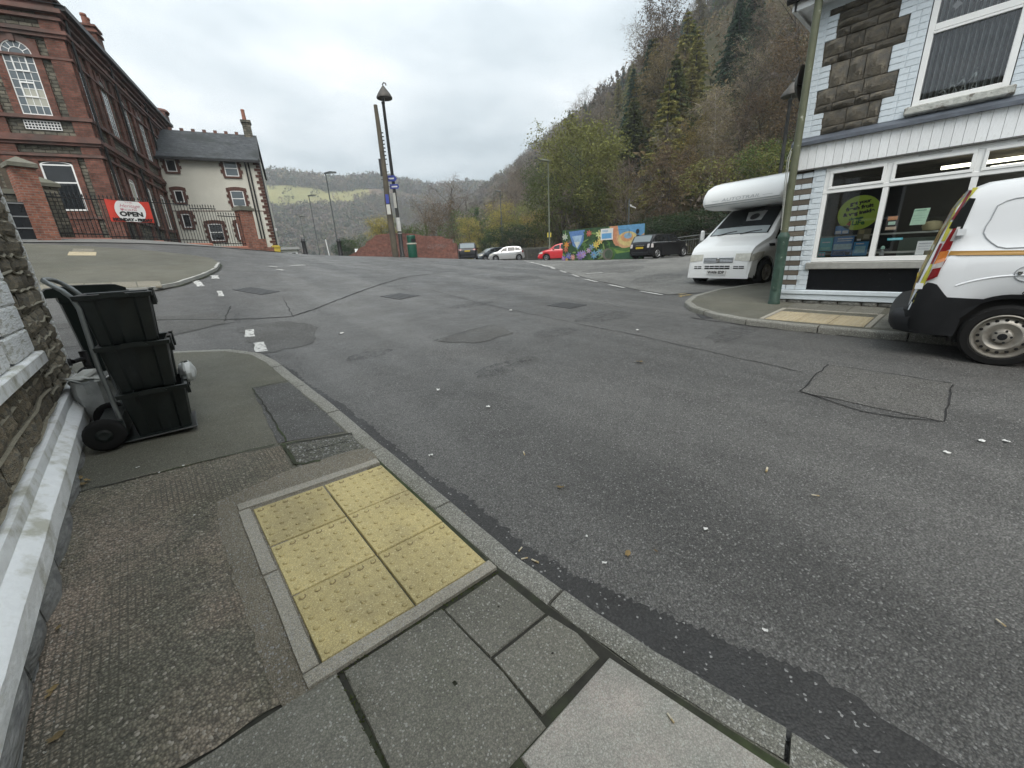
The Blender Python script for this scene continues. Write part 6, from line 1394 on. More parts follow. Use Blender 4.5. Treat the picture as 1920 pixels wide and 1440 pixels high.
for sg in (1, -1):
    shift(mbd.win([(.75, 1.16), (1.70, 1.16)], [(.75, 1.82), (1.12, 1.76)], sg)).obj('side_window', m_cglass, mh)
    shift(mbd.win([(2.20, .70), (2.38, .66), (2.58, .63)], [(2.16, .86), (2.36, .85), (2.53, .80)], sg, .012, 8)).obj('headlight', m_lens, mh, ang=60)
    MB().box(-.44, -.28, sg * 1.08 - .05, sg * 1.14 + .05, 1.18, 1.34).obj('mirror_arm', m_trim, mh, bevel=.03)
    MB().box(-.32, -.22, min(sg * 1.08, sg * 1.19), max(sg * 1.08, sg * 1.19), 1.20, 1.50).obj('wing_mirror', m_mw, mh, bevel=.03)
    shift(mbd.win([(.0, .84), (1.2, .84), (1.55, .82)], [(.0, .88), (1.2, .88), (1.55, .86)], sg, .006)).obj('side_stripe', M('dark decal', (.05, .055, .06), rough=.4), mh)
    shift(mbd.win([(.62, .86), (.95, 1.12)], [(.50, .88), (.84, 1.14)], sg, .007)).obj('side_stripe', M('dark decal', (.05, .055, .06)), mh)
    shift(mbd.win([(1.75, .98), (2.0, .98)], [(1.75, 1.05), (2.0, 1.05)], sg, .012)).obj('door_vent', m_trim, mh)
    # headlight wraps to the nose
    P = []
    for y in np.linspace(.46, .92, 8):
        row = []
        for z in np.linspace(.63 + .08 * (.9 - y), .83, 5):
            xs = np.linspace(2.0, 2.62, 90); xx = [x for x in xs if mbd.top(x, y) >= z and mbd.half(x) * .97 > y]; row.append(((max(xx) if xx else 2.4) + ox + .014, sg * y, z))
        P.append(row)
    MB().grid(P).obj('headlight', m_lens, mh, ang=60)
    MB().lathe([(.0, .01), (.045, .01), (.05, 0)], (.64, sg * .70, .46), 'x', 14).obj('fog_lamp', m_lens, mh)
def nose(z, y=0.):
    xs = np.linspace(1.6, 2.62, 160); xx = [x for x in xs if mbd.top(x, y) >= z]; return (max(xx) if xx else 1.6) + ox
mb = MB(); P = [[(nose(z, y) + .012, y, z) for z in np.linspace(.60, .74, 4)] for y in np.linspace(-.42, .42, 9)]; gr = MB().grid(P).obj('grille', m_black, mh)
q = MB()
for z in (.625, .66, .695, .73): q.tube([(nose(z, y) + .018, y, z) for y in np.linspace(-.42, .42, 9)], .009, 5)
q.lathe([(.0, .03), (.045, .028), (.055, .01)], (nose(.67) + .01, 0, .675), 'x', 16); sub(gr, q, 'grille_bar', m_chrome)
for y0, y1, z0, z1 in ((-.36, .36, .44, .53), (-.68, -.46, .45, .52), (.46, .74, .45, .52)):
    P = [[(nose(z, y) + .012, y, z) for z in (z0, (z0 + z1) / 2, z1)] for y in np.linspace(y0, y1, 6)]; g_ = MB().grid(P).obj('bumper_intake', m_black, mh)
    q = MB()
    for y in np.linspace(y0, y1, max(3, int((y1 - y0) / .12)))[1:-1]: q.tube([(nose(z0, y) + .016, y, z0), (nose(z1, y) + .016, y, z1)], .007, 4)
    q.tube([(nose((z0 + z1) / 2, y) + .016, y, (z0 + z1) / 2) for y in (y0, (y0 + y1) / 2, y1)], .007, 4); sub(g_, q, 'intake_bar', m_mw)
xp = nose(.38) + .03
pl = MB().box(xp - .02, xp, -.27, .27, .30, .41).obj('number_plate', m_wplate, mh)
text('WA06 EDP', .095, m_ink, pl, (xp + .003, 0, .355), (0, 1, 0), (0, 0, 1), width=.48, bold=.004)

# ------------------------------------------------------------------ street furniture
m_post = M('dark lamp post paint', (.022, .024, .025), rough=.5, var=.3, scale=4, col2=(.05, .05, .045))
m_gpost = M('grey lamp column', (.075, .085, .085), rough=.5, var=.15, metal=.3)
m_greenp = M('flaking green post paint', (.030, .065, .048), rough=.55, var=.35, scale=9, col2=(.22, .26, .22), c2scale=7, c2lo=.62, c2hi=.68, bump=.3)
m_olive = M('olive lamp post paint', (.10, .11, .065), rough=.6, var=.25, scale=6, col2=(.30, .31, .26), c2scale=6, c2lo=.64, c2hi=.7)
m_bell = M('verdigris lamp hood', (.075, .07, .062), rough=.6, var=.35, scale=5, metal=.3)
# corner post in front of the shop: goes out of the top of the frame
p = (8.72, 2.42); z0 = h(*p) + .08
t = thing('lamp_post', 'green lamp post with flaking paint and thick base at the shop corner', 'lamp post', (*p, z0), 0)
MB().lathe([(.0, 0), (.098, 0), (.098, .04), (.088, .06), (.088, 1.12), (.094, 1.16), (.094, 1.2), (.06, 1.26)], n=18).obj('base', m_greenp, t, ang=40)
MB().lathe([(.058, 1.2), (.056, 3.0), (.05, 6.2), (.0, 6.2)], n=14).obj('shaft', m_olive, t, ang=40)
MB().box(-.095, -.085, -.04, .04, .25, .65).obj('access_door', m_greenp, t)
cb = MB().tube([(-.055, .06, 2.55 + .0), (-.075, .07, 2.4), (-.085, .06, 2.1), (-.06, .05, 1.7), (-.062, .04, 1.3)], .008, 6); cb.tube([(-.03, .07, 2.6), (-.06, .10, 2.45), (-.05, .09, 2.0), (-.04, .06, 1.5)], .006, 6); cb.obj('cable', M('pale cable', (.35, .36, .33), rough=.6), t)
MB().tube([(0, 0, 6.1), (-.1, 0, 6.5), (-.5, 0, 6.7), (-.9, 0, 6.6)], .035, 8).lathe([(.05, 6.6), (.3, 6.35), (.34, 6.3), (.0, 6.32)], (-.9, 0, 0), n=14).obj('lamp_head', m_bell, t)
def bell_lamp(px, py, D, top_px, label, s=1., group='bell hooded lamp posts', base=None, bw=.5):
    b = at_d(px, py, D); b = np.array([b[0], b[1], h(b[0], b[1])]); zt = at_d(*top_px, D)[2]; Hh = zt - b[2]
    t = thing('lamp_post', label, 'lamp post', tuple(b), 0, group)
    MB().lathe([(.0, 0), (.17, 0), (.17, .1), (.13, .15), (.13, 1.4), (.105, 1.5), (.085, Hh - 1.0), (.10, Hh - .98), (.10, Hh - .88), (.03, Hh - .86), (.02, Hh - .6), (0, Hh - .6)], n=12).obj('shaft', m_post, t, ang=40)
    MB().lathe([(.02, Hh - .86), (.02, Hh - .4)], (bw * .2, 0, 0), n=8).obj('lamp_stem', M('pale stem', (.4, .4, .36)), t)
    mb = MB().lathe([(.0, Hh - .66), (bw * .55, Hh - .72), (bw, Hh - .72), (bw * 1.02, Hh - .67), (bw * .78, Hh - .48), (bw * .42, Hh - .27), (bw * .22, Hh - .16), (.05, Hh - .1), (.0, Hh - .1)], (bw * .25, 0, 0), n=22)
    hd = mb.obj('lamp_hood', m_bell, t, ang=45)
    q = MB().tube([(bw * .25, 0, Hh - .12), (bw * .25 - .02, 0, Hh - .02), (bw * .25 + .06, 0, Hh + .06), (bw * .25 + .16, 0, Hh + .02), (bw * .25 + .17, 0, Hh - .08)], .035, 7); q.lathe([(bw * .62, Hh - .40), (bw * .66, Hh - .43)], (bw * .25, 0, 0), n=20); sub(hd, q, 'hook', m_bell)
    return t, Hh
t, Hh = bell_lamp(755, 482, 27.9, (728, 158), 'tall black lamp post with bell shaped hood and white bands beside the old timber pole', bw=.44)
for z0_, z1_, m_ in ((1.55, 2.35, 'w'), (1.1, 1.45, 'w'), (2.9, 4.1, 's')):
    MB().lathe([(.125 if m_ == 'w' else .11, z0_), (.125 if m_ == 'w' else .11, z1_)], n=12).obj('white_band' if m_ == 'w' else 'notice', M('band white', (.62, .62, .6), rough=.6), t) if m_ == 'w' else MB().box(-.10, .06, -.14, -.12, 2.9, 3.75).obj('notice', M('pale notice', (.5, .5, .46)), t)
MB().lathe([(.112, 1.46), (.112, 1.53)], n=12).obj('black_band', m_black, t)
for z_, w_, d0 in ((4.55, .5, -.05), (4.1, .55, .08)):
    s_ = MB().prism([(-.5 * w_ + d0, -.16, z_ - .13), (.36 * w_ + d0, -.16, z_ - .13), (.5 * w_ + d0, -.16, z_), (.36 * w_ + d0, -.16, z_ + .13), (-.5 * w_ + d0, -.16, z_ + .13)] if z_ < 4.3 else [(-.3, -.16, z_ - .17), (.15, -.16, z_ - .17), (.28, -.16, z_ - .03), (.15, -.16, z_ + .16), (-.3, -.16, z_ + .16)], (0, .02, 0)).obj('direction_sign', M('blue sign', (.04, .06, .30), rough=.4), t)
    q = MB().box(-.32 * w_ + d0, .3 * w_ + d0, -.166, -.162, z_ - .05, z_ + .03); sub(s_, q, 'sign_print', M('band white', (.62, .62, .6)))
t.rotation_euler = (0, 0, R_(-38))
b = at_d(1460, 330, 29.0); b[2] = h(b[0], b[1])
bell_lamp(1462, 330, 29.0, (1469, 153), 'dark lamp post with bell shaped hood rising behind the motorhome', bw=.50)
# timber pole
p = at_d(742, 482, 27.2); p[2] = h(p[0], p[1]); ztop = at_d(709, 197, 27.2)[2] - p[2]
t = thing('timber_pole', 'weathered timber telegraph pole with climbing pegs next to the bell lamp', 'pole', tuple(p), R_(-38))
m_wood = M('weathered pole timber', (.10, .085, .062), rough=.9, var=.35, scale=3, col2=(.06, .055, .045), bump=.6, bscale=12)
MB().tube([(0, 0, 0), (-.03, 0, 2.4), (-.06, 0, 3.2), (.0, 0, 4.5), (.0, 0, 7), (-.02, 0, ztop)], [.19, .18, .165, .15, .13, .105], 12).obj('shaft', m_wood, t, ang=50)
mb = MB()
for k in range(8): z_ = ztop - 1.4 - .16 * k * 1.2; mb.box(.08, .22, -.03, .03, z_, z_ + .05)
for k in range(4): z_ = ztop - 3.0 - .4 * k; mb.box(-.25, .25, -.015, .015, z_, z_ + .03)
mb.obj('peg', m_iron_b, t); MB().box(-.24, -.10, -.08, .08, ztop - 3.6, ztop - 2.7).obj('junction_box', m_black, t)
MB().box(-.12, .10, -.21, -.19, 2.45, 3.0).obj('notice', M('pale notice', (.5, .5, .46)), t); MB().box(-.10, .09, -.21, -.19, 3.05, 3.55).obj('notice', M('blue sign', (.04, .06, .30)), t)
# plain column lamps
def column_lamp(px, py, D, top_px, label, head=.5, mat=None, twin=False, rz=0.):
    b = at_d(px, py, D); zb = (h(b[0], b[1]) if XM < b[0] < XX_ and b[1] < YX else tf(b[0], b[1])); tp = at_d(*top_px, D); Hh = tp[2] - zb
    t = thing('street_light', label, 'street light', (b[0], b[1], zb), rz, 'plain column street lights')
    MB().lathe([(.0, 0), (.11, 0), (.11, 1.2), (.07, 1.3), (.05, Hh), (0, Hh)], n=10).obj('column', mat or m_gpost, t, ang=40)
    MB().prism([(-.12, -.14, Hh - .02), (head * 1.3, -.10, Hh + .08), (head * 1.4, -.08, Hh + .16), (head * .6, -.14, Hh + .2), (-.12, -.14, Hh + .08)], (0, .28, 0)).obj('lamp_head', mat or m_gpost, t)
    return t
column_lamp(637, 480, 46, (611, 326), 'tallest grey column street light beyond the bollards', .7, rz=R_(-35))
column_lamp(600, 480, 66, (581, 368), 'second grey column street light downhill, with small pale photocell', .7, rz=R_(-35))
column_lamp(577, 480, 92, (566, 407), 'smallest and farthest grey street light near the cream house', .7, rz=R_(-35))
t = column_lamp(1031, 486, 39, (1026, 303), 'slim green column street light with yellow tag in front of the red car', .55, M('green grey column', (.10, .115, .08), rough=.5), rz=R_(140)); MB().box(-.18, .18, -.14, -.12, 2.0, 2.4).obj('yellow_tag', M('yellow tag', (.6, .5, .08)), t)
column_lamp(944, 484, 56, (935, 360), 'slim street light behind the silver car', .5, rz=R_(140))
column_lamp(822, 470, 95, (819, 404), 'distant street light half hidden by brown trees', .6, rz=R_(140))
p = at_d(1176, 484, 31); zb = .95; zt_ = at_d(1172, 373, 31)[2]
t = thing('street_sign_post', 'thin pale post with angled arm rising behind the mural', 'post', (p[0], p[1], zb), R_(-45)); MB().tube([(0, 0, 0), (0, 0, zt_ - zb)], .05, 8).obj('post', m_gpost, t); MB().tube([(0, 0, zt_ - zb - .35), (.15, 0, zt_ - zb - .5), (.45, 0, zt_ - zb - .62)], .04, 6).box(.05, .15, -.1, .1, zt_ - zb - .5, zt_ - zb - .4).obj('arm', M('pale arm', (.5, .5, .48)), t)
# bollards and marker
def bollard(px, py, D, label):
    p = at_d(px, py, D); zt_ = at_d(px, 447.5, D)[2]; zb = h(p[0], p[1]); t = thing('bollard', label, 'bollard', (p[0], p[1], zb), 0, 'black bollards at the crest'); Hh = zt_ - zb
    MB().lathe([(.0, 0), (.16, 0), (.15, .1), (.13, .15), (.12, Hh - .22), (.15, Hh - .2), (.15, Hh - .14), (.11, Hh - .1), (.10, Hh - .02), (0, Hh)], n=12).obj('shaft', m_black, t, ang=40); MB().lathe([(.13, Hh - .2), (.155, Hh - .17), (.13, Hh - .14)], n=12).obj('collar', m_gpost, t)
bollard(573, 475, 30.5, 'black bollard between the cream house and the tallest grey column'); bollard(639, 477, 29.6, 'black bollard just left of the low red brick wall')
p = at_d(617, 477, 31); t = thing('marker_post', 'thin leaning white marker post between the two bollards', 'post', (p[0], p[1], h(p[0], p[1])), 0); MB().tube([(0, 0, 0), (-.06, 0, 1.05)], .03, 6).obj('post', m_upvc, t); MB().box(-.09, -.02, -.02, .02, .98, 1.1).obj('cap', m_gpost, t)
p = at_d(519, 470, 33.5); t = thing('grit_bin', 'small yellow grit bin at the foot of the cream house corner', 'bin', (p[0], p[1], p[2] - .25), R_(-15)); MB().prism([(-.2, -.2, 0), (.2, -.2, 0), (.26, -.2, .45), (-.26, -.2, .45)], (0, .4, 0)).obj('tub', M('yellow grit bin', (.55, .42, .06), rough=.5), t); MB().prism([(-.28, -.24, .45), (.28, -.24, .45), (.2, -.24, .6), (-.2, -.24, .6)], (0, .5, 0)).obj('lid', M('yellow grit bin', (.55, .42, .06)), t)
# litter bin
p = at_d(775, 484, 26.8); t = thing('litter_bin', 'dark green cylindrical litter bin with pale band in front of the brick wall', 'bin', (p[0], p[1], h(p[0], p[1])), 0)
m_gb = M('green bin', (.012, .085, .055), rough=.45, var=.2)
MB().lathe([(0, 0), (.26, 0), (.28, .05), (.28, .78), (.0, .8)], n=18).obj('body', m_gb, t, ang=40); MB().lathe([(.30, .78), (.31, .82), (.30, .86)], n=18).obj('band', M('pale band', (.45, .45, .38)), t)
MB().lathe([(.24, .84), (.25, 1.2), (.27, 1.22), (.25, 1.3), (.0, 1.32)], n=18).obj('hood', m_gb, t, ang=40); MB().box(-.15, .15, -.285, -.24, .92, 1.1).obj('slot', m_black, t)
# broken brick wall
wa, wb = at_d(650, 482, 31.5), at_d(858, 487, 29.2); d = (wb - wa)[:2]; wl_ = float(np.hypot(*d)); d /= wl_; wang = math.atan2(d[1], d[0])
def onw(px, py):
    r = ray(px, py); n = np.array([-d[1], d[0]]); t_ = (wa[:2] @ n) / (r[:2] @ n); q = r * t_ + EYE; return float((q[:2] - wa[:2]) @ d), float(q[2])
t = thing('broken_brick_wall', 'low ruined red brick wall with stepped ends behind the bell lamp post', 'wall', (wa[0], wa[1], 1.0), wang, absz=True)
top = [onw(*q) for q in ((655, 479), (668, 472), (672, 466), (684, 461), (688, 453), (697, 448), (704, 441), (716, 439), (741, 437), (772, 438), (786, 440), (790, 442), (830, 443.5), (832, 447), (846, 448), (848, 455), (856, 456))]
pts = []
for (u, z) in top: pts.append((u, 0, z))
m_bw = brick_mat('ruined wall brick', (.24, .095, .07), (.165, .072, .058), (.15, .12, .105), .23, .078, .012, .45, stain=(.09, .05, .045))
for (a, b_) in zip(pts[:-1], pts[1:]):
    if b_[0] - a[0] > .01: MB().prism([(a[0], 0, 1.0), (b_[0], 0, 1.0), (b_[0], 0, b_[2]), (a[0], 0, a[2])], (0, .33, 0)).obj('brickwork', m_bw, t)
m_gr = worn('old whitewash', (.36, .28, .26), .52, .66)
for (x0, x1, y0, y1) in ((800, 838, 459, 464), (745, 768, 464, 476), (712, 735, 473, 476), (806, 815, 466, 470)):
    u0, z1_ = onw(x0, y0); u1, z0_ = onw(x1, y1); MB().box(u0, u1, -.006, -.003, z0_, z1_).obj('whitewash_mark', m_gr, t)
# pale roofs in the dip beyond the crest
def shed(x0, x1, ytop, ybot, D, label, pitched=False):
    a, b_ = at_d(x0, ytop, D), at_d(x1, ytop, D); w = float(np.hypot(*(b_ - a)[:2])); ang = math.atan2(b_[1] - a[1], b_[0] - a[0]); zt_ = a[2]; zb = at_d(x0, ybot, D)[2] - 4
    t = thing('flat_roofed_building', label, 'building', (a[0], a[1], zb), ang); Hh = zt_ - zb
    MB().box(0, w, 0, 6, 0, Hh - .3).obj('wall', m_paintw, t)
    if pitched: MB().prism([(-.2, -.3, Hh - .9), (w + .2, -.3, Hh - .2), (w + .2, -.3, Hh - .05), (-.2, -.3, Hh - .75)], (0, 7, 0)).obj('roof', m_paintw, t)
    else: MB().box(-.3, w + .3, -.4, 6.4, Hh - .3, Hh).obj('roof', M('grey felt roof', (.30, .31, .31), rough=.9), t)
    mb = MB(); n = max(2, int(w / 1.4))
    for i in range(n): mb = MB().box(w * (i + .25) / n, w * (i + .75) / n, -.03, .0, Hh - 1.5, Hh - .7); mb.obj('window', m_dark_glass, t)
shed(526, 556, 464, 480, 62, 'pale flat roofed building just over the crest beside the cream house'); shed(664, 686, 461, 480, 48, 'white mono pitch roof peeping over the crest left of the brick wall', True)

# ---- mural, notice and railings round the car park
ma, mb_ = at_d(1055, 488, 29.5), at_d(1206, 485, 26.9); zl, zr_ = at_d(1055, 432, 29.5)[2], at_d(1206, 419, 26.9)[2]
d = (mb_ - ma)[:2]; ml = float(np.hypot(*d)); d /= ml; mang = math.atan2(d[1], d[0])
t = thing('mural_wall', 'bright painted mural of flowers, hills and a sunset on a long panel behind the cars', 'mural', (ma[0], ma[1], .85), mang, absz=True)
MB().prism([(0, .0, .85), (ml, .0, .85), (ml, .0, zr_), (0, .0, zl)], (0, .14, 0)).obj('panel', M('painted deep green', (.022, .060, .026), rough=.6, var=.35, scale=2, col2=(.05, .10, .03)), t)
r4 = random.Random(11); Ztop = lambda u: zl + (zr_ - zl) * u / ml; lay = [0]
def art(pts, col, name='painted_shape'):
    lay[0] += 1; q = MB(); q.poly([(min(max(u, .0), ml), -.003 - .0006 * lay[0], min(max(z, .9), Ztop(min(max(u, 0), ml)))) for u, z in pts])
    q.obj(name, M('mural %.2f %.2f %.2f' % col, col, rough=.55, var=.25, scale=5), t)
def ell(u, z, a, b, n=18, rot=0.): return [(u + a * math.cos(k) * math.cos(rot) - b * math.sin(k) * math.sin(rot), z + a * math.cos(k) * math.sin(rot) + b * math.sin(k) * math.cos(rot)) for k in np.linspace(0, 6.2832, n)[:-1]]
zm = .95; Hm = zr_ - zm; U = lambda f: f * ml; Zf = lambda f: zm + f * Hm
art([(U(.09), Zf(.95)), (U(.30), Zf(.97)), (U(.28), Zf(.62)), (U(.21), Zf(.38)), (U(.14), Zf(.52))], (.10, .20, .42)); art([(U(.13), Zf(.80)), (U(.27), Zf(.82)), (U(.24), Zf(.55)), (U(.20), Zf(.45))], (.30, .42, .55)); art([(U(.16), Zf(.62)), (U(.24), Zf(.62)), (U(.20), Zf(.42))], (.48, .52, .48))
art([(U(.60), Zf(1.0)), (U(1.), Zf(1.)), (U(1.), Zf(.45)), (U(.86), Zf(.36)), (U(.76), Zf(.36)), (U(.66), Zf(.5))], (.50, .30, .16)); art([(U(.70), Zf(1.)), (U(1.), Zf(1.)), (U(1.), Zf(.75)), (U(.93), Zf(.62)), (U(.78), Zf(.62)), (U(.72), Zf(.75))], (.10, .26, .44)); art(ell(U(.82), Zf(.62), U(.11), .42), (.52, .42, .18)); art(ell(U(.81), Zf(.66), U(.07), .26), (.50, .26, .12)); art(ell(U(.82), Zf(.70), U(.045), .17), (.22, .36, .48))
art([(U(.63), Zf(1.)), (U(.70), Zf(1.)), (U(.69), Zf(.6)), (U(.73), Zf(.42)), (U(.68), Zf(.44)), (U(.64), Zf(.62))], (.48, .22, .12))
art([(U(.60), Zf(.42)), (U(.75), Zf(.34)), (U(.9), Zf(.40)), (U(1), Zf(.5)), (U(1), Zf(.0)), (U(.6), Zf(.0))], (.06, .14, .035)); art([(U(.66), Zf(.34)), (U(.80), Zf(.25)), (U(.92), Zf(.36)), (U(.85), Zf(.18)), (U(.70), Zf(.20))], (.14, .24, .05)); art([(U(.68), Zf(.20)), (U(.98), Zf(.28)), (U(1), Zf(.05)), (U(.66), Zf(.02))], (.025, .08, .04))
for k in range(70):
    u, z, a = r4.uniform(.02, .62), r4.uniform(.05, .9), r4.uniform(0, 6.28)
    if .1 < u < .29 and z > .4: continue
    art(ell(U(u), Zf(z), r4.uniform(.12, .35), r4.uniform(.03, .07), 9, a), r4.choice([(.06, .14, .04), (.10, .20, .05), (.03, .08, .03), (.16, .24, .07)]), 'painted_leaf')
for u, z, n, col, s_ in ((.04, .8, 7, (.5, .52, .46), .22), (.06, .55, 7, (.58, .24, .05), .22), (.05, .4, 6, (.45, .12, .08), .2), (.11, .62, 6, (.12, .08, .10), .18), (.36, .85, 7, (.45, .13, .10), .2), (.49, .80, 7, (.60, .56, .26), .26), (.45, .5, 8, (.62, .50, .10), .24), (.50, .6, 7, (.62, .54, .16), .2), (.09, .2, 7, (.14, .18, .40), .24), (.25, .2, 9, (.24, .16, .42), .3), (.29, .24, 8, (.32, .22, .46), .24), (.36, .34, 7, (.45, .34, .45), .18), (.15, .15, 8, (.48, .28, .24), .2), (.02, .12, 7, (.30, .18, .42), .2), (.43, .2, 8, (.12, .26, .42), .26), (.50, .26, 7, (.16, .30, .34), .22), (.55, .2, 6, (.20, .24, .16), .28), (.07, .08, 6, (.55, .33, .1), .14), (.40, .44, 5, (.20, .36, .48), .2)):
    for k in range(n):
        a = 6.2832 * k / n + u * 9; art(ell(U(u) + s_ * .55 * math.cos(a), Zf(z) + s_ * .55 * math.sin(a), s_ * .55, s_ * .2, 9, a), tuple(c * r4.uniform(.75, 1.1) for c in col), 'painted_petal')
    art(ell(U(u), Zf(z), s_ * .18, s_ * .18, 9), (.35, .25, .06))
art(ell(U(.60), Zf(.2), .36, .36), (.12, .11, .09)); art(ell(U(.61), Zf(.2), .26, .28), (.05, .08, .05)); 
sk = (.008, .010, .010)
art(ell(U(.935), Zf(.80), .11, .14), sk); art([(U(.925), Zf(.70)), (U(.95), Zf(.70)), (U(.985), Zf(.55)), (U(.975), Zf(.36)), (U(.90), Zf(.36)), (U(.905), Zf(.55))], sk); art([(U(.90), Zf(.40)), (U(.975), Zf(.38)), (U(.96), Zf(.22)), (U(.87), Zf(.10)), (U(.86), Zf(.14)), (U(.91), Zf(.26))], sk)
for a in ((.70, .885, .84, .875), (.84, .70, .845, .88)): art([(U(a[0]), Zf(a[1])), (U(a[2]), Zf(a[1])), (U(a[2]), Zf(a[3])), (U(a[0]), Zf(a[3]))], (.04, .05, .06))
nb_ = thing('notice_board', 'white framed blue notice board fixed to the middle of the mural', 'sign', (ma[0] + d[0] * U(.58), ma[1] + d[1] * U(.58), Zf(.62)), mang)
MB().box(-.42, .42, -.09, -.05, 0, .68).obj('board', M('band white', (.62, .62, .6)), nb_); MB().box(-.34, .34, -.095, -.091, .08, .40).obj('print', M('notice blue', (.12, .32, .55), rough=.5), nb_); MB().box(-.3, .1, -.095, -.091, .48, .60).obj('print', M('notice pale blue', (.35, .45, .55), rough=.5), nb_)
def railing(pa, pb, hts, label, name='guard_railing', bars=True):
    d = np.array(pb[:2]) - np.array(pa[:2]); l_ = float(np.hypot(*d)); t = thing(name, label, 'railing', (pa[0], pa[1], pa[2]), math.atan2(d[1], d[0])); dzz = pb[2] - pa[2]
    m_ = M('galvanised rail', (.16, .165, .155), rough=.5, metal=.4, var=.2); zz = lambda u: dzz * u / l_
    for r_ in (hts, hts * .82, .12): MB().tube([(0, 0, r_), (l_, 0, r_ + dzz)], .03 if r_ == hts else .02, 6).obj('rail', m_, t)
    for k in range(int(l_ / 2) + 1): u = min(k * 2., l_); MB().tube([(u, 0, zz(u)), (u, 0, hts + zz(u))], .035, 6).obj('post', m_, t)
    if bars:
        me = MB().tube([(0, 0, .12), (0, 0, hts * .82)], .012, 5).mesh('bar', m_); n = int(l_ / .16)
        for k in range(n): place('bar', me, t, ((k + .5) * l_ / n, 0, zz((k + .5) * l_ / n)))
pa, pb = at_d(1258, 482, 29.5), at_d(1352, 474, 27.5); pa[2] -= .0
railing(pa, pb, 1.15, 'grey guard railing of thin bars between the small black car and the motorhome')
pa, pb = at_d(966, 487, 49.5), at_d(1056, 486, 44.5); railing(pa, pb, 1.25, 'long grey railing behind the silver and red cars', bars=False)
t = thing('boundary_wall', 'low dark concrete wall under the railing behind the red car', 'wall', (pa[0], pa[1] + .3, pa[2] - .3), math.atan2(pb[1] - pa[1], pb[0] - pa[0])); MB().box(-1, 8.5, 0, .3, 0, 1.35).obj('wall', M('dark concrete', (.075, .072, .06), rough=.9, var=.3, scale=2), t); MB().box(-1, 8.5, -.05, .35, 1.35, 1.45).obj('coping', m_cap, t)

# ------------------------------------------------------------------ bins and bags on the near footway
m_bin = M('black recycling box plastic', (.010, .0135, .0125), spec=.45, rough=.36, var=.3, scale=14, bump=.15, bscale=90)
m_wb = M('dark green bin plastic', (.006, .011, .010), spec=.3, rough=.4, var=.25, scale=6)
bx, by, br = -.145, 4.33, R_(-3)
gz = float(PL(np.array(bx), np.array(by)))
def crate(k, label):
    "ribbed box with rim, cut-out hand holds and stacking feet"
    t = thing('recycling_box', label, 'recycling box', (bx + (.012, -.004, -.03)[k] , by + .01 * k, gz + .02 + .365 * k), br + R_((0, -1.5, 1.)[k]), 'stacked recycling boxes')
    w0, d0, w1, d1, Hh = .165, .215, .192, .25, .355
    def ring(z, e=0.):
        k_ = z / Hh; w, dd = w0 + (w1 - w0) * k_ + e, d0 + (d1 - d0) * k_ + e; pts = []
        # alternating ribs and panels give each side its fluted look
        for sx, n in (((-w, -dd), (w, -dd)), 7), (((w, -dd), (w, dd)), 9), (((w, dd), (-w, dd)), 7), (((-w, dd), (-w, -dd)), 9):
            (xa, ya), (xb, yb) = sx; L_ = math.hypot(xb - xa, yb - ya); nx, ny = (yb - ya) / L_, -(xb - xa) / L_
            for i, (f, o) in enumerate(((.0, .0), (.04, .012), (.20, .012), (.24, -.012), (.40, -.012), (.44, -.002), (.56, -.002), (.60, -.012), (.76, -.012), (.80, .012), (.96, .012))):
                s_ = .35 + .65 * (1 - k_); pts.append((xa + (xb - xa) * f + nx * (o * s_ - (1 - k_) * .01), ya + (yb - ya) * f + ny * (o * s_ - (1 - k_) * .01), z))
        return pts
    mb = MB().grid([ring(0), ring(.03), ring(Hh * .5), ring(Hh * .86), ring(Hh)], close_v=True); mb.poly(ring(0))
    inn = lambda z: [(x * .93, y * .94, z) for x, y, _ in ring(Hh)]
    mb.grid([ring(Hh), [(x * .95, y * .96, Hh) for x, y, _ in ring(Hh)], [(x * .86, y * .88, .02) for x, y, _ in ring(.02)]], close_v=True)
    mb.obj('tub', m_bin, t, ang=30)
    def lip(o, z): return [(s1 * (w1 + o), s2 * (d1 + o), z) for s1, s2 in ((-1, -1), (1, -1), (1, 1), (-1, 1))]
    rm = MB().grid([lip(-.006, Hh - .03), lip(.018, Hh - .028), lip(.022, Hh + .004), lip(.002, Hh + .008), lip(-.012, Hh + .002)], close_v=True); rm.obj('rim', m_bin, t, ang=30)
    for s2 in (-1, 1):
        hd = MB().prism([(-.085, s2 * (d1 + .018), Hh - .012), (-.06, s2 * (d1 + .018), Hh + .014), (.06, s2 * (d1 + .018), Hh + .014), (.085, s2 * (d1 + .018), Hh - .012), (.06, s2 * (d1 + .018), Hh - .020), (-.06, s2 * (d1 + .018), Hh - .020)], (0, s2 * .016, 0)); hd.obj('handle', m_bin, t)
        MB().prism([(w1 + .004, s2 * .14, Hh - .10), (w1 + .03, s2 * .14, Hh - .10), (w1 + .026, s2 * .14, Hh + .02), (w1 + .004, s2 * .14, Hh + .02)], (0, .07, 0)).obj('side_clip', m_bin, t)
    for s1 in (-1, 1):
        for s2 in (-1, 1): MB().box(s1 * .125 - .03, s1 * .125 + .03, s2 * .17 - .04, s2 * .17 + .04, -.02, .0).obj('foot', m_bin, t, bevel=.006)
crate(0, 'bottom black recycling box of the stack of three'); crate(1, 'middle black recycling box of the stack of three'); crate(2, 'open topmost black recycling box of the stack of three')
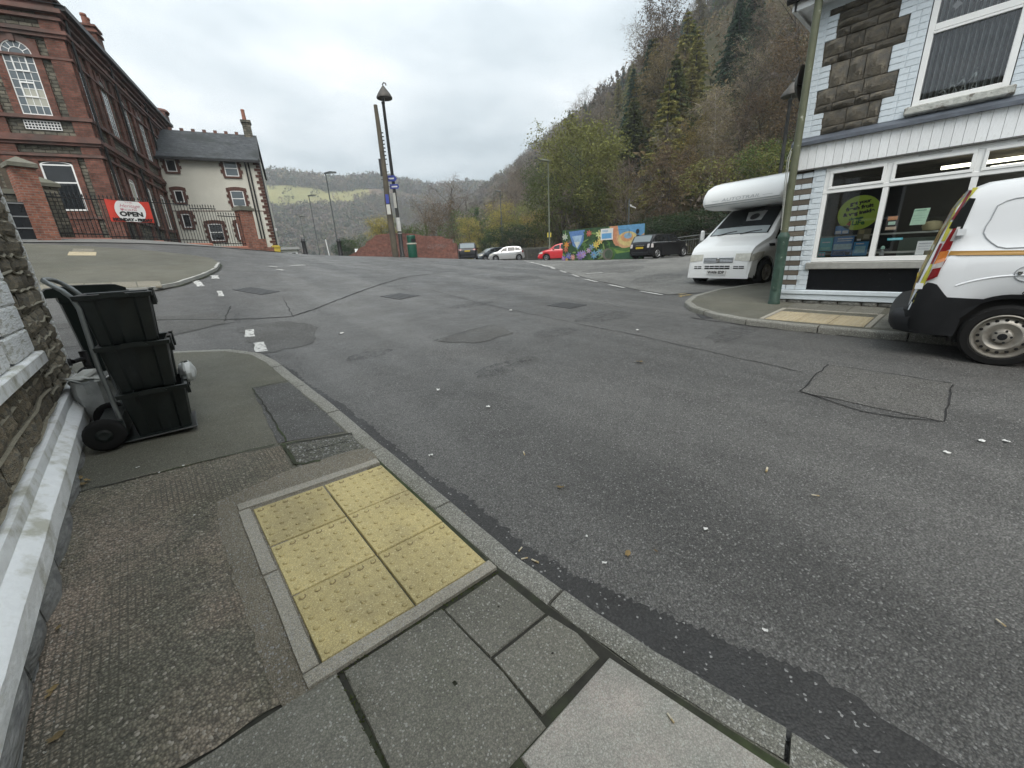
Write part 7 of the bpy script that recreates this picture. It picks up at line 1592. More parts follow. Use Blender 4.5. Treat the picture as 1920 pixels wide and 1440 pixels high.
# trolley behind the boxes on the wall side
tr = thing('box_trolley', 'black two wheeled box trolley with bent grey tube handle beside the wall', 'trolley', (bx - .19, by - .02, gz), br)
m_tubeg = M('grey tube', (.20, .215, .215), rough=.38, metal=.6, var=.15)
MB().box(-.10, .40, -.24, .24, .008, .022).box(-.16, -.02, -.22, .22, .05, .20).obj('base', m_bin, tr, bevel=.006)
pt = lambda y: [(-.03, y, .12), (-.045, y, .60), (-.03, y, 1.02), (-.045, y, 1.10), (-.08, y, 1.155), (-.125, y, 1.20)]
q = pt(-.20); q2 = pt(.16)
MB().tube(q + [(-.15, -.17, 1.222), (-.158, -.10, 1.23), (-.158, .06, 1.23), (-.15, .13, 1.222)] + q2[::-1], .0155, 8).obj('handle', m_tubeg, tr, ang=60)
for y in (-.27, .25):
    w_ = MB().lathe([(.05, -.035), (.10, -.04), (.115, -.03), (.12, 0), (.115, .03), (.10, .04), (.05, .035)], (-.13, y, .12), 'y', 22).obj('wheel', m_tyre, tr, ang=50)
    sub(w_, MB().lathe([(.0, -.03), (.03, -.035), (.055, -.025), (.055, .025), (.03, .035), (.0, .03)], (-.13, y, .12), 'y', 16), 'rim', m_bin)
MB().tube([(-.13, -.27, .12), (-.13, .25, .12)], .012, 8).obj('axle', m_tubeg, tr)
# wheelie bin round the corner
wx, wy = -.43, 5.93; wz = float(PL(np.array(wx), np.array(wy)))
wb_ = thing('wheelie_bin', 'dark green wheelie bin with rounded overhanging lid behind the stacked boxes', 'wheelie bin', (wx, wy, wz), R_(8))
r_ = lambda w, d_, z: [(sx * w, sy * d_, z) for sx, sy in ((-1, -1), (1, -1), (1, 1), (-1, 1))]
MB().grid([r_(.17, .20, .03), r_(.175, .21, .1), r_(.225, .26, .86), r_(.235, .27, .88), r_(.235, .27, .93)], close_v=True).poly(r_(.235, .27, .93)).poly(r_(.17, .20, .03)).obj('body', m_wb, wb_, bevel=.012)
lp = [[(x * (1 + .0), y, z) for x, z in ((-.32, .93), (-.335, .97), (-.29, 1.01), (-.1, 1.03), (.18, 1.02), (.25, .985), (.25, .93))] for y in (-.285, -.27, 0, .27, .285)]
MB().grid(lp).poly(lp[0]).poly(lp[-1]).obj('lid', m_wb, wb_, bevel=.008)
MB().tube([(-.34, -.2, .99), (-.36, -.2, 1.0), (-.36, .2, 1.0), (-.34, .2, .99)], .016, 8).obj('handle', m_wb, wb_)
for y in (-.22, .22): MB().lathe([(.0, -.025), (.09, -.025), (.1, 0), (.09, .025), (0, .025)], (-.2, y, .1), 'y', 18).obj('wheel', m_tyre, wb_)
# plastic bags
m_bag = glass_mat('clear sack film', tint=(.80, .82, .80), refl=2.2)
m_bagw = M('white sack film', (.52, .54, .53), rough=.3, var=.2, scale=12, coat=.5)
def bag(name, label, loc, sx, sy, sz, mat, seed, open_=False):
    r = random.Random(seed); P = []
    for i in range(9):
        v = i / 8; row = []
        for j in range(22):
            a = 6.2832 * j / 22; rad = (math.sin(math.pi * (.12 + .8 * v)) ** .6) if not open_ else (.75 + .25 * v); k = 1 + .22 * mnoise.noise(Vector((math.cos(a) * 2.5 + seed, math.sin(a) * 2.5, v * 3.5)))
            row.append((sx * rad * k * math.cos(a), sy * rad * k * math.sin(a), sz * (v + .08 * mnoise.noise(Vector((a * 2, v * 3, seed))))))
        P.append(row)
    t = thing(name, label, 'bag', loc, 0); mb = MB().grid(P, close_v=True); mb.poly(P[0]); mb.obj('film', mat, t, ang=25); return t
g_ = lambda x, y: float(PL(np.array(x), np.array(y)))
t = bag('rubbish_bag', 'pale plastic sack of waste paper slumped against the white plinth behind the trolley', (-.50, 4.86, g_(-.5, 4.86)), .17, .24, .36, m_bagw, 2, True)
for k in range(4): a = k * 1.3; o = MB().grid([[(.1 * math.cos(a) - .1 + .2 * i / 2, -.12 + .2 * j / 2 + .05 * k - .05, .34 + .04 * math.sin(i * 2 + j + k) + .015 * k) for j in range(3)] for i in range(3)]).obj('waste_paper', M('waste paper', (.45, .45, .42), rough=.8, var=.2, scale=15), t)
bag('rubbish_bag', 'crumpled clear plastic bag poking out right of the box stack', (.10, 4.50, g_(.1, 4.6) + .30), .06, .09, .17, m_bagw, 9)
# ------------------------------------------------------------------ trees
def np_mesh(name, V, F3, mats, mi=None):
    "triangles or quads from numpy arrays"
    V = np.asarray(V, np.float32); F = np.asarray(F3, np.int32); k = F.shape[1]; me = bpy.data.meshes.new(name)
    me.vertices.add(len(V)); me.vertices.foreach_set('co', V.ravel()); me.loops.add(F.size); me.loops.foreach_set('vertex_index', F.ravel())
    me.polygons.add(len(F)); me.polygons.foreach_set('loop_start', np.arange(0, F.size, k, dtype=np.int32)); me.polygons.foreach_set('loop_total', np.full(len(F), k, np.int32))
    for m in mats: me.materials.append(m)
    if mi is not None: me.polygons.foreach_set('material_index', np.asarray(mi, np.int32))
    me.update(calc_edges=True); return me
def slivers(P0, P1, w, g):
    "thin four sided twigs from P0 to P1"
    d = P1 - P0; r = g.normal(size=d.shape); a = np.cross(d, r); a /= np.linalg.norm(a, axis=1)[:, None] + 1e-9; a *= w[:, None]
    V = np.stack([P0 - a, P0 + a, P1 + a * .35, P1 - a * .35], 1).reshape(-1, 3); F = np.arange(len(V)).reshape(-1, 4); return V, F
def leaves(P, size, g, flat=0.):
    n = len(P); a = g.normal(size=(n, 3)); a /= np.linalg.norm(a, axis=1)[:, None]; b = g.normal(size=(n, 3)); b = np.cross(a, b); b /= np.linalg.norm(b, axis=1)[:, None]
    if flat: a[:, 2] *= 1 - flat; b[:, 2] *= 1 - flat
    s = size * g.uniform(.6, 1.4, size=(n, 1)); a *= s; b *= s * .6
    V = np.stack([P - a, P - b * .9, P + a, P + b * .9], 1).reshape(-1, 3); return V, np.arange(len(V)).reshape(-1, 4)
def join(parts):
    V, F, o = [], [], 0
    for v, f in parts: V.append(v); F.append(f + o); o += len(v)
    return np.concatenate(V), np.concatenate(F)
def branch_tree(seed, Hh=10., spread=.32, start=.25, n1=16, n2=7, n3=6, rise=.75, droop=0., r0=.012, leaf=0, leaf_size=.16, twig_w=.010, twig_l=.09, stems=1, round_top=True):
    "trunk and limbs as tubes; twigs as slivers; leaves at twig ends"
    g = np.random.default_rng(seed); rg = random.Random(seed); mb = MB(); T0_, T1_ = [], []; LP = []
    for st in range(stems):
        lean = g.normal(size=2) * .04 * (3 if stems > 1 else 1); base = np.array([g.normal() * .02 * Hh * (stems > 1), g.normal() * .02 * Hh * (stems > 1), 0])
        tp = [base + np.array([lean[0] * t * Hh + .012 * Hh * math.sin(5 * t + seed), lean[1] * t * Hh + .012 * Hh * math.cos(4 * t + seed), t * Hh * .93]) for t in np.linspace(0, 1, 8)]
        mb.tube(tp, [r0 * Hh * (1 - .88 * t) + .004 for t in np.linspace(0, 1, 8)], 6)
        tpa = np.array(tp)
        for i in range(n1 // stems):
            f = start + (1 - start) * ((i + .5) / (n1 // stems)) ** .9; p0 = np.array([np.interp(f * 7, range(8), tpa[:, c]) for c in range(3)])
            az = i * 2.4 + rg.uniform(-.5, .5); k = (math.sin(math.pi * min(1, .18 + .82 * (1 - f) / (1 - start + 1e-6) * .85 + .1)) ** .7 if round_top else (1 - f) / (1 - start) + .08)
            ln = spread * Hh * k * rg.uniform(.75, 1.2); up = rise * (.6 + .8 * f) * rg.uniform(.7, 1.2)
            dr = np.array([math.cos(az), math.sin(az), up]); dr /= np.linalg.norm(dr)
            bp = [p0 + dr * ln * t + np.array([0, 0, -droop * ln * t * t]) + g.normal(size=3) * .02 * ln * (t > 0) for t in (0, .33, .66, 1.)]
            mb.tube(bp, [r0 * Hh * .38 * (1 - f * .5) * (1 - .8 * t) + .006 for t in (0, .33, .66, 1.)], 4, cap=False)
            bpa = np.array(bp)
            for j in range(n2):
                t = .25 + .75 * (j + rg.random()) / n2; q0 = np.array([np.interp(t * 3, range(4), bpa[:, c]) for c in range(3)]); dd = dr + g.normal(size=3) * .75; dd[2] += .25 - droop; dd /= np.linalg.norm(dd); l2 = ln * .42 * rg.uniform(.6, 1.2) * (1.15 - .5 * t) + .02 * Hh
                q1 = q0 + dd * l2 + np.array([0, 0, -droop * l2 * .5]); T0_.append(q0); T1_.append(q1)
                for m in range(n3):
                    s_ = .3 + .7 * (m + rg.random()) / n3; e0 = q0 + (q1 - q0) * s_; d3 = dd * .7 + g.normal(size=3) * .8; d3[2] += .1 - 1.6 * droop; d3 /= np.linalg.norm(d3); l3 = twig_l * Hh * rg.uniform(.5, 1.2)
                    e1 = e0 + d3 * l3; T0_.append(e0); T1_.append(e1)
                    for _ in range(3):
                        a_ = rg.uniform(.3, 1.); x0 = e0 + (e1 - e0) * a_; d4 = d3 * .6 + g.normal(size=3) * .8; d4[2] -= droop; T0_.append(x0); T1_.append(x0 + d4 / np.linalg.norm(d4) * l3 * .55)
                    for _ in range(leaf): LP.append(e0 + (e1 - e0) * rg.uniform(.2, 1.15) + g.normal(size=3) * l3 * .35)
    T0_, T1_ = np.array(T0_), np.array(T1_); ln_ = np.linalg.norm(T1_ - T0_, axis=1)
    tw = slivers(T0_, T1_, twig_w * (.4 + ln_ / ln_.max()), g)
    lf = leaves(np.array(LP), leaf_size, g) if LP else None
    return mb, tw, lf
m_bark = M('grey brown bark', (.060, .052, .042), rough=.95, var=.35, scale=4, rnd=.2)
m_twig = leaf_mat('bare twigs', (.20, .165, .14), .15, .0, .28)
m_twig_d = leaf_mat('dark twigs', (.125, .105, .088), .15, 0., .25)
m_birch = M('pale birch bark', (.42, .40, .35), rough=.8, var=.4, scale=6, col2=(.08, .07, .06), c2scale=7, c2lo=.55, c2hi=.62)
L_brown = leaf_mat('russet leaves', (.165, .122, .068)); L_olive = leaf_mat('olive leaves', (.165, .165, .050)); L_green = leaf_mat('dull green leaves', (.085, .115, .036)); L_gold = leaf_mat('golden leaves', (.33, .26, .075)); L_dark = leaf_mat('dark evergreen leaves', (.028, .050, .020)); L_larch = leaf_mat('turning larch needles', (.185, .165, .055)); L_spruce = leaf_mat('blue green needles', (.045, .085, .055)); L_spruce2 = leaf_mat('mossy green needles', (.095, .115, .036)); L_rust = leaf_mat('thinning tan leaves', (.21, .17, .10))
def two(mb, tw, lf, bark, twig, leafm, name):
    tm = mb.mesh('trunk', bark, ang=70)
    V, F = join([tw] + ([lf] if lf is not None else [])); mi = np.r_[np.zeros(len(tw[1]), int), np.ones(len(lf[1]) if lf is not None else 0, int)]
    return tm, np_mesh('crown', V, F, [twig] + ([leafm] if leafm is not None else []), mi)
def conifer(seed, Hh=10., base=.15, leafm=L_spruce, levels=26, br=9, wid=.2, droop=.35, sparse=0., bark=None):
    g = np.random.default_rng(seed); rg = random.Random(seed); mb = MB().tube([(0, 0, 0), (.01 * Hh, 0, Hh * .5), (0, 0, Hh)], [.013 * Hh, .008 * Hh, .002 * Hh], 6); P0, P1, Wd = [], [], []
    for i in range(levels):
        f = base + (1 - base) * (i + rg.uniform(-.2, .2)) / levels; z = f * Hh; ln0 = wid * Hh * (1 - f) ** .85 / (1 - base) ** .85 + .012 * Hh
        for k in range(br):
            if rg.random() < sparse: continue
            a = 6.2832 * (k + rg.random() * .8) / br + i * .7; ln = ln0 * rg.uniform(.6, 1.15); d = np.array([math.cos(a), math.sin(a), 0]); p = np.array([0, 0, z])
            tip = p + d * ln + np.array([0, 0, -droop * ln + .12 * ln]); n = 7
            for m in range(n):
                t = .15 + .85 * m / (n - 1); c = p + d * ln * t + np.array([0, 0, -droop * ln * t * t]); s_ = np.cross(d, [0, 0, 1])
                for sg in (-1, 1):
                    P0.append(c); e = c + (s_ * sg * .55 + d * .55 + np.array([0, 0, -.25 + rg.uniform(-.25, .2)])) * ln * .30 * (1.15 - .55 * t) * rg.uniform(.7, 1.3); P1.append(e); Wd.append(.015 * Hh * rg.uniform(.6, 1.3) * (1 - sparse * .6))
            P0.append(p + d * ln * .5); P1.append(tip); Wd.append(.008 * Hh)
    V, F = slivers(np.array(P0), np.array(P1), np.array(Wd), g)
    return mb.mesh('trunk', bark or m_bark, ang=70), np_mesh('crown', V, F, [leafm])
def bushy(seed, leafm, Hh=10., n=5200, lobes=9, size=.16, fl=.5):
    "leafy mass: leaf clumps scattered on and inside several overlapping lobes"
    g = np.random.default_rng(seed); P = []
    cs = [(g.normal() * .20 * Hh, g.normal() * .20 * Hh, Hh * g.uniform(.30, .78), Hh * g.uniform(.16, .26)) for _ in range(lobes)] + [(0, 0, Hh * .5, Hh * .3)]
    for (x, y, z, r) in cs:
        q = g.normal(size=(n // len(cs), 3)); q /= np.linalg.norm(q, axis=1)[:, None]; q *= (g.uniform(.35, 1.06, size=(len(q), 1)) ** .5) * r; q[:, 2] *= .9; q += g.normal(size=q.shape) * .05 * r; P.append(q + [x, y, z])
    P = np.concatenate(P); keep = np.array([mnoise.noise(Vector(p / Hh * 7)) > -.28 for p in P]); P = P[keep & (P[:, 2] > .03 * Hh)]
    lf = leaves(P, size, g); mb = MB()
    mb.tube([(0, 0, 0), (.1, 0, Hh * .3), (0, .1, Hh * .6)], [.02 * Hh, .015 * Hh, .006 * Hh], 6)
    for k in range(7): a = k * .9 + 1; mb.tube([(0, 0, Hh * (.12 + .04 * k)), (.16 * Hh * math.cos(a), .16 * Hh * math.sin(a), Hh * (.35 + .04 * k)), (.24 * Hh * math.cos(a), .24 * Hh * math.sin(a), Hh * (.5 + .04 * k))], [.009 * Hh, .006 * Hh, .003 * Hh], 4)
    T0_ = g.uniform(-1, 1, size=(500, 3)) * [.22 * Hh, .22 * Hh, .3 * Hh] + [0, 0, .5 * Hh]; tw = slivers(T0_, T0_ + g.normal(size=(500, 3)) * .06 * Hh + [0, 0, .03 * Hh], np.full(500, .004 * Hh), g)
    return two(mb, tw, lf, m_bark, m_twig_d, leafm, 'bushy')
V_ = {}
V_['bare'] = [two(*branch_tree(s, spread=.27, start=.28, rise=1.15, twig_w=.012, leaf=0), m_bark, m_twig, None, 'bare') for s in (1, 2, 3)]
V_['thin'] = [two(*branch_tree(s, spread=.25, start=.22, rise=1.0, leaf=4, leaf_size=.055, n3=5), m_bark, m_twig, L_rust, 'thin') for s in (11, 12)]
V_['russet'] = [two(*branch_tree(s, spread=.29, start=.20, rise=.85, leaf=11, leaf_size=.075, n3=6), m_bark, m_twig_d, L_brown, 'russet') for s in (21, 22)]
V_['dark'] = [two(*branch_tree(s, spread=.30, start=.18, rise=.9, leaf=0, n3=6, n1=18), m_bark, m_twig_d, None, 'dark') for s in (31, 32)]
V_['olive'] = [two(*branch_tree(41, spread=.36, start=.12, rise=.7, leaf=22, leaf_size=.085, n1=20), m_bark, m_twig_d, L_olive, 'olive'), bushy(42, L_olive, n=15000, size=.085)]
V_['green'] = [bushy(51, L_green, n=15000, size=.085), bushy(52, L_green, n=15000, size=.085)]
V_['gold'] = [two(*branch_tree(61, spread=.22, start=.1, rise=.8, droop=.35, leaf=16, leaf_size=.066, n1=16), m_bark, m_twig_d, L_gold, 'gold')]
V_['birch'] = [two(*branch_tree(71, Hh=10., spread=.15, start=.42, rise=.8, droop=.55, leaf=8, leaf_size=.05, n1=16, r0=.008), m_birch, m_twig, L_rust, 'birch')]
V_['larch'] = [conifer(81, leafm=L_larch, wid=.19, droop=.15, sparse=.35, levels=24), conifer(82, leafm=L_larch, wid=.17, droop=.2, sparse=.3, levels=24)]
V_['spruce'] = [conifer(91, leafm=L_spruce, wid=.17, levels=28), conifer(92, leafm=L_spruce2, wid=.21, levels=26)]
V_['ever'] = [bushy(101, L_dark, n=13000, size=.095), bushy(102, L_dark, n=13000, size=.095)]
V_['pale'] = [two(*branch_tree(111, spread=.30, start=.05, rise=1.3, leaf=0, n1=15, stems=3), M('pale bare bark', (.25, .23, .20), rough=.9, var=.2), leaf_mat('pale twigs', (.26, .23, .19), .1, 0, .1), None, 'pale')]
TREE_TXT = {'bare': ('bare_tree', 'bare grey brown tree'), 'thin': ('thin_leaved_tree', 'sparse tan leaved tree'), 'russet': ('russet_tree', 'russet brown leaved tree'), 'dark': ('dark_bare_tree', 'dark leafless tree'), 'olive': ('olive_tree_crown', 'broad olive green tree'), 'green': ('green_tree', 'dull green leafy tree'), 'gold': ('golden_tree', 'golden leaved tree'), 'birch': ('birch_tree', 'slender pale trunked birch'), 'larch': ('larch_tree', 'yellowing larch'), 'spruce': ('spruce_tree', 'dark pointed spruce'), 'ever': ('evergreen_bush', 'dark evergreen bush'), 'pale': ('pale_bare_tree', 'pale many stemmed bare tree')}
TREE_TXT['olive'] = ('olive_green_tree', 'broad olive green tree')
rt = random.Random(19)
def tree(kind, x, y, Hh, label=None, wide=1., var=None, group=None, sink=.3):
    tm, cm = V_[kind][var if var is not None else rt.randrange(len(V_[kind]))]; nm, tx = TREE_TXT[kind]
    inside = XM < x < XX_ and YM < y < YX; z = h(x, y) if inside else tf(x, y)
    t = thing(nm, label or (tx + ' among the trees on the wooded hillside'), 'bush' if kind == 'ever' else 'tree', (x, y, z - sink), rt.uniform(0, 6.28), group)
    s_ = Hh / 10.; t.scale = (s_ * wide, s_ * wide, s_)
    for n_, me in (('trunk', tm), ('crown', cm)):
        o = bpy.data.objects.new(n_, me); C.objects.link(o); o.parent = t
    return t
KEYS = []
def key_tree(kind, px, ptop, D, label, wide=1., var=None, group=None, lab_short=None):
    lo, hi = (2.5, 8.5) if kind == 'ever' else (1.5 if D < 36 else 5.5, 15.5)
    for _ in range(60):
        p = at_d(px, ptop, D); x, y = p[0], p[1]; inside = XM < x < XX_ and YM < y < YX; z = h(x, y) if inside else tf(x, y); Ht = p[2] - z + .3
        if Ht < lo: D *= .97
        elif Ht > hi and D < 240: D *= 1.03
        else: break
    o = tree(kind, x, y, max(1.5, Ht), label, wide, var, group); KEYS.append((o, px, ptop, lab_short or label)); return o
# trees that stand out, each where the picture shows it
KT = [('olive', 1088, 262, 46, 'broadest olive green tree behind the mural and slim column light', 1.1, 0), ('green', 1052, 325, 44, 'dull green leafy tree left of the broad olive tree', 1.1, 0), ('olive', 1135, 290, 50, 'olive tree pressed against the right of the broadest olive tree', 1., 1),
 ('russet', 1250, 300, 41, 'rounded russet tree above the small black car', 1.1, 0), ('pale', 1258, 248, 47, 'pale many stemmed bare tree rising over the rounded russet tree', .9, 0), ('gold', 1308, 228, 46, 'golden leaved tree beside the slender birch', .95, 0), ('birch', 1347, 160, 44, 'slender pale trunked birch left of the motorhome roof', 1.1, 0),
 ('ever', 1262, 392, 37, 'dark evergreen bush behind the small black car', 1.9, 0), ('ever', 1318, 385, 36, 'dark evergreen bush close to the motorhome windscreen', 1.9, 1), ('ever', 1215, 402, 39, 'dark evergreen bush above the right end of the mural', 1.6, 1), ('thin', 1180, 320, 43, 'nearly bare tree over the mural silhouette', 1.1, 0),
 ('ever', 962, 412, 56, 'dark rounded bush behind the silver car', 1.7, 0), ('gold', 934, 384, 60, 'golden tree above the silver car', 1.2, 0), ('olive', 975, 372, 62, 'olive tree over the dark rounded bush', 1., 1), ('gold', 1000, 400, 58, 'low golden tree left of the slim column light', 1.5, 0), ('green', 905, 380, 66, 'dull green tree between the brown trees and the golden tree', 1., 1), ('spruce', 893, 388, 72, 'dark spruce left of the golden tree', 1.2, 0),
 ('bare', 845, 362, 70, 'tall bare tree over the right end of the brick wall', 1.3, 0), ('russet', 815, 395, 66, 'russet tree behind the right half of the brick wall', 1.3, 1), ('dark', 870, 378, 74, 'dark leafless tree above the black SUV', 1.2, 0), ('thin', 795, 385, 78, 'nearly bare tree left of the russet tree', 1.3, 1), ('gold', 880, 410, 60, 'small golden tree directly above the black SUV', 1.3, 0),
 ('spruce', 1392, -20, 66, 'tallest dark spruce above the motorhome', 1.2, 0), ('spruce', 1425, -60, 72, 'dark spruce at the top edge right of the tallest one', 1.2, 0), ('spruce', 1222, 70, 74, 'dark spruce on the skyline slope left of the larches', 1.3, 0), ('spruce', 1190, 180, 62, 'mossy spruce half way up the slope above the olive tree', 1.5, 1), ('spruce', 1150, 290, 58, 'mossy spruce low behind the olive trees', 1.4, 1), ('larch', 1312, 45, 66, 'yellowing larch near the top of the slope', 1.2, 0), ('larch', 1300, 118, 60, 'yellowing larch half way up beside the spruce', 1.2, 1), ('larch', 1278, 170, 57, 'yellowing larch with open branches above the golden tree', 1.3, 0), ('larch', 1125, 250, 64, 'small yellow larch tip behind the broadest olive tree', 1.1, 1),
 ('russet', 1245, 110, 66, 'russet brown tree between the upper spruce and larches', 1.2, 0), ('russet', 1255, 20, 84, 'russet tree on the skyline near the top of the picture', 1.2, 1), ('thin', 1215, 45, 92, 'tan leaved tree standing proud on the skyline', 1.2, 0), ('dark', 1460, 40, 56, 'dark leafless oak with spreading limbs at the top right', 1.6, 0), ('dark', 1430, 90, 60, 'dark leafless tree left of the spreading oak', 1.4, 1), ('dark', 1500, 100, 50, 'dark leafless tree beside the shop eaves', 1.4, 0), ('olive', 1450, 270, 40, 'olive scrub tree just above the motorhome pod', 1.6, 1), ('dark', 1405, 150, 54, 'dark leafless tree on the slope above the motorhome', 1.5, 0), ('russet', 1440, 190, 50, 'russet scrub tree between motorhome pod and lamp hood', 1.5, 0), ('bare', 1475, 150, 56, 'bare grey tree beside the hooded lamp', 1.4, 1), ('thin', 1400, 230, 46, 'nearly bare scrub tree above the motorhome', 1.4, 0), ('green', 1490, 250, 42, 'dull green scrub tree between lamp hood and shop wall', 1.4, 0), ('russet', 1375, 290, 40, 'low russet tree directly behind the motorhome pod', 1.5, 1)]
for kd, px, pt_, D, lb, wd, v in KT: key_tree(kd, px, pt_, D, lb, wd, v)
key_tree('gold', 712, 408, 34, 'yellow green bush left of the poles behind the brick wall', 1.6, 0); key_tree('green', 752, 412, 34.5, 'dull green bush right of the poles behind the brick wall', 1.5, 1); key_tree('ever', 655, 440, 60, 'dark conifer like bush beyond the right bollard', 1.2, 0)
# the rest of the wooded slope, nearest first
zones = {'left': 'toward the far left end of the wooded hillside', 'mid': 'in the middle of the wooded hillside', 'high': 'high on the wooded hillside', 'low': 'low on the wooded hillside', 'right': 'at the right of the wooded hillside above the motorhome'}
cnt = 0; pts_ = []
PY = [0]
def hill_kind(u, s_, px):
    r = rt.random()
    if 1130 < px < 1345 and 60 < PY[0] < 420: return 'spruce' if r < .42 else 'larch' if r < .70 else 'thin' if r < .88 else 'bare'
    if u < 24 and 985 < px < 1345: return 'olive' if r < .30 else 'green' if r < .48 else 'russet' if r < .62 else 'thin' if r < .80 else 'dark'
    if px < 1010: return 'bare' if r < .55 else 'thin' if r < .75 else 'dark' if r < .9 else 'russet'
    if px < 1180: return 'bare' if r < .38 else 'thin' if r < .58 else 'russet' if r < .66 else 'spruce' if r < .80 else 'larch' if r < .85 else 'dark'
    return 'dark' if r < .26 else 'thin' if r < .44 else 'russet' if r < .54 else 'larch' if r < .68 else 'spruce' if r < .86 else 'olive' if r < .93 else 'bare'
tries = 0; hill = []
while cnt < 290 and tries < 9000:
    tries += 1
    u = 3 + 130 * rt.random() ** 1.1; s_ = -38 + 420 * rt.random() ** 1.25
    x, y = 34 + FN[0] * u + FD[0] * s_, 12 + FN[1] * u + FD[1] * s_
    if XM < x < XX_ and YM < y < YX: continue
    z = tf(x, y); q = RC.T @ (np.array([x, y, z + 6]) - EYE)
    if q[2] < 25: continue
    px, py = 960 + FPX * q[0] / q[2], 720 + FPX * q[1] / q[2]
    if not (740 < px < 1560 and -90 < py < 480): continue
    PY[0] = py; D = math.hypot(x, y); md = 3.2 + D * .012
    if any((x - a) ** 2 + (y - b) ** 2 < md * md for a, b in pts_): continue
    pts_.append((x, y)); kd = hill_kind(u, s_, px); zone = 'left' if px < 985 else 'right' if px > 1330 else 'high' if u > 48 else 'low' if u < 16 else 'mid'
    hill.append((tree(kd, x, y, rt.uniform(7.5, 12) * (1.15 if kd in ('spruce', 'larch') else 1.), 'tree', rt.uniform(.95, 1.35), None, 'trees of the wooded hillside'), kd, px, py)); cnt += 1

# every slope tree is named from the nearest tree that stands out
ORD = ['nearest', 'second', 'third', 'fourth', 'fifth', 'sixth', 'seventh', 'eighth', 'ninth', 'tenth', 'eleventh', 'twelfth'] + ['%dth' % k for k in range(13, 60)]
slots = {}
for o, kd, px, py in hill:
    q = min(KEYS, key=lambda k: (k[1] - px) ** 2 + (k[2] + 25 - py) ** 2); dx, dy = px - q[1], py - q[2] - 25
    rel = ('uphill from' if dy < 0 else 'downhill from') if abs(dy) > abs(dx) else ('left of' if dx < 0 else 'right of'); slots.setdefault((kd, q[0].name, rel), []).append((dx * dx + dy * dy, o, q[3]))
for (kd, kn, rel), v in slots.items():
    for k, (_, o, lb) in enumerate(sorted(v, key=lambda e: e[0])):
        w = lb.split(); w = w[:6]
        while w[-1] in ('the', 'of', 'from', 'above', 'beside', 'behind', 'on', 'at', 'over', 'with', 'left', 'right', 'between', 'slim', 'upper', 'and', 'hood', 'small', 'top', 'near', 'half', 'close', 'to'): w.pop()
        tx = TREE_TXT[kd][1]; o['label'] = ((ORD[k] + ' ' + tx if k else 'closest ' + tx) + ' ' + rel + ' the ' + ' '.join(w))

# woods that read as one mass: far side of the valley, valley floor, and the undergrowth of the slope
def blob_wood(name, pts, hts, mats, seed, tris=64, wide=.42, fs=.105):
    g = np.random.default_rng(seed); n = len(pts); q = g.normal(size=(n, tris, 3)); q /= np.linalg.norm(q, axis=2)[..., None]; q *= g.uniform(.5, 1.05, size=(n, tris, 1)) ** .6; q[..., 2] = q[..., 2] * .55 + .45
    c = q * np.stack([hts * wide, hts * wide, hts * .95], 1)[:, None, :] + pts[:, None, :]
    sz = (hts * fs)[:, None, None] * g.uniform(.5, 1.3, size=(n, tris, 1)); a = g.normal(size=c.shape); a /= np.linalg.norm(a, axis=2)[..., None]; b = np.cross(a, g.normal(size=c.shape)); b /= np.linalg.norm(b, axis=2)[..., None]
    a[..., 2] *= 1.2; V = np.stack([c - a * sz * .6 - b * sz * .5, c + b * sz * .6, c + a * sz], 2).reshape(-1, 3); F = np.arange(len(V)).reshape(-1, 3)
    mi = np.repeat(g.choice(len(mats), size=n, p=None), tris); o = bpy.data.objects.new(name, np_mesh(name, V, F, mats, mi)); C.objects.link(o); return stuff(o)
def far_mat(name, col): return M(name, col, rough=.95, var=.25, scale=.08, spec=.1, world=True)
fm = [far_mat('far bare wood', (.135, .112, .092)), far_mat('far purple brown wood', (.145, .112, .10)), far_mat('far tan wood', (.16, .13, .085)), far_mat('far olive wood', (.105, .11, .065)), far_mat('far dark wood', (.062, .075, .055)), far_mat('far grey wood', (.13, .118, .10))]
g = np.random.default_rng(5)
az = g.uniform(R_(4), R_(47), 30000); rr = np.sqrt(g.uniform(120 ** 2, 680 ** 2, 30000)); X_, Y_ = rr * np.sin(az), rr * np.cos(az); Z_ = TF(X_, Y_); px, py, pz = field_pix(X_, Y_, Z_)
rid = np.interp(px, [p[0] for p in _rx], [p[1] for p in _rx])
fld = (rr > 240) & (px < 688 + (py - 345) * .35) & (py < 386) & (py > rid + 3); brk = (rr > 240) & (px < 905) & (py < 390 - (px - 700) * .06) & (py > rid + 4) & ~fld
ks = g.random(30000)
uu = (X_ - 34) * FN[0] + (Y_ - 12) * FN[1]
ok = (px > 420) & (px < 985) & ((uu < 12) | (rr > 520)) & ((~fld & ~brk) | (brk & (ks < .12)) | (fld & (ks < .010)))
sel = np.where(ok)[0][:9500]
ra, rq = g.uniform(R_(6), R_(42), 900), g.uniform(596, 640, 900); RX, RY = rq * np.sin(ra), rq * np.cos(ra)
hx = np.r_[g.uniform(7, 14, len(sel)) * np.where(brk[sel], .5, 1), g.uniform(11, 19, 900)]
blob_wood('far_woodland', np.r_[np.stack([X_[sel], Y_[sel], Z_[sel] - .5], 1), np.stack([RX, RY, TF(RX, RY) - .5], 1)], hx, fm, 3)
n = 4200; u, s_ = 4 + 190 * g.random(n), 110 + 420 * g.random(n); X_, Y_ = 34 + FN[0] * u + FD[0] * s_, 12 + FN[1] * u + FD[1] * s_
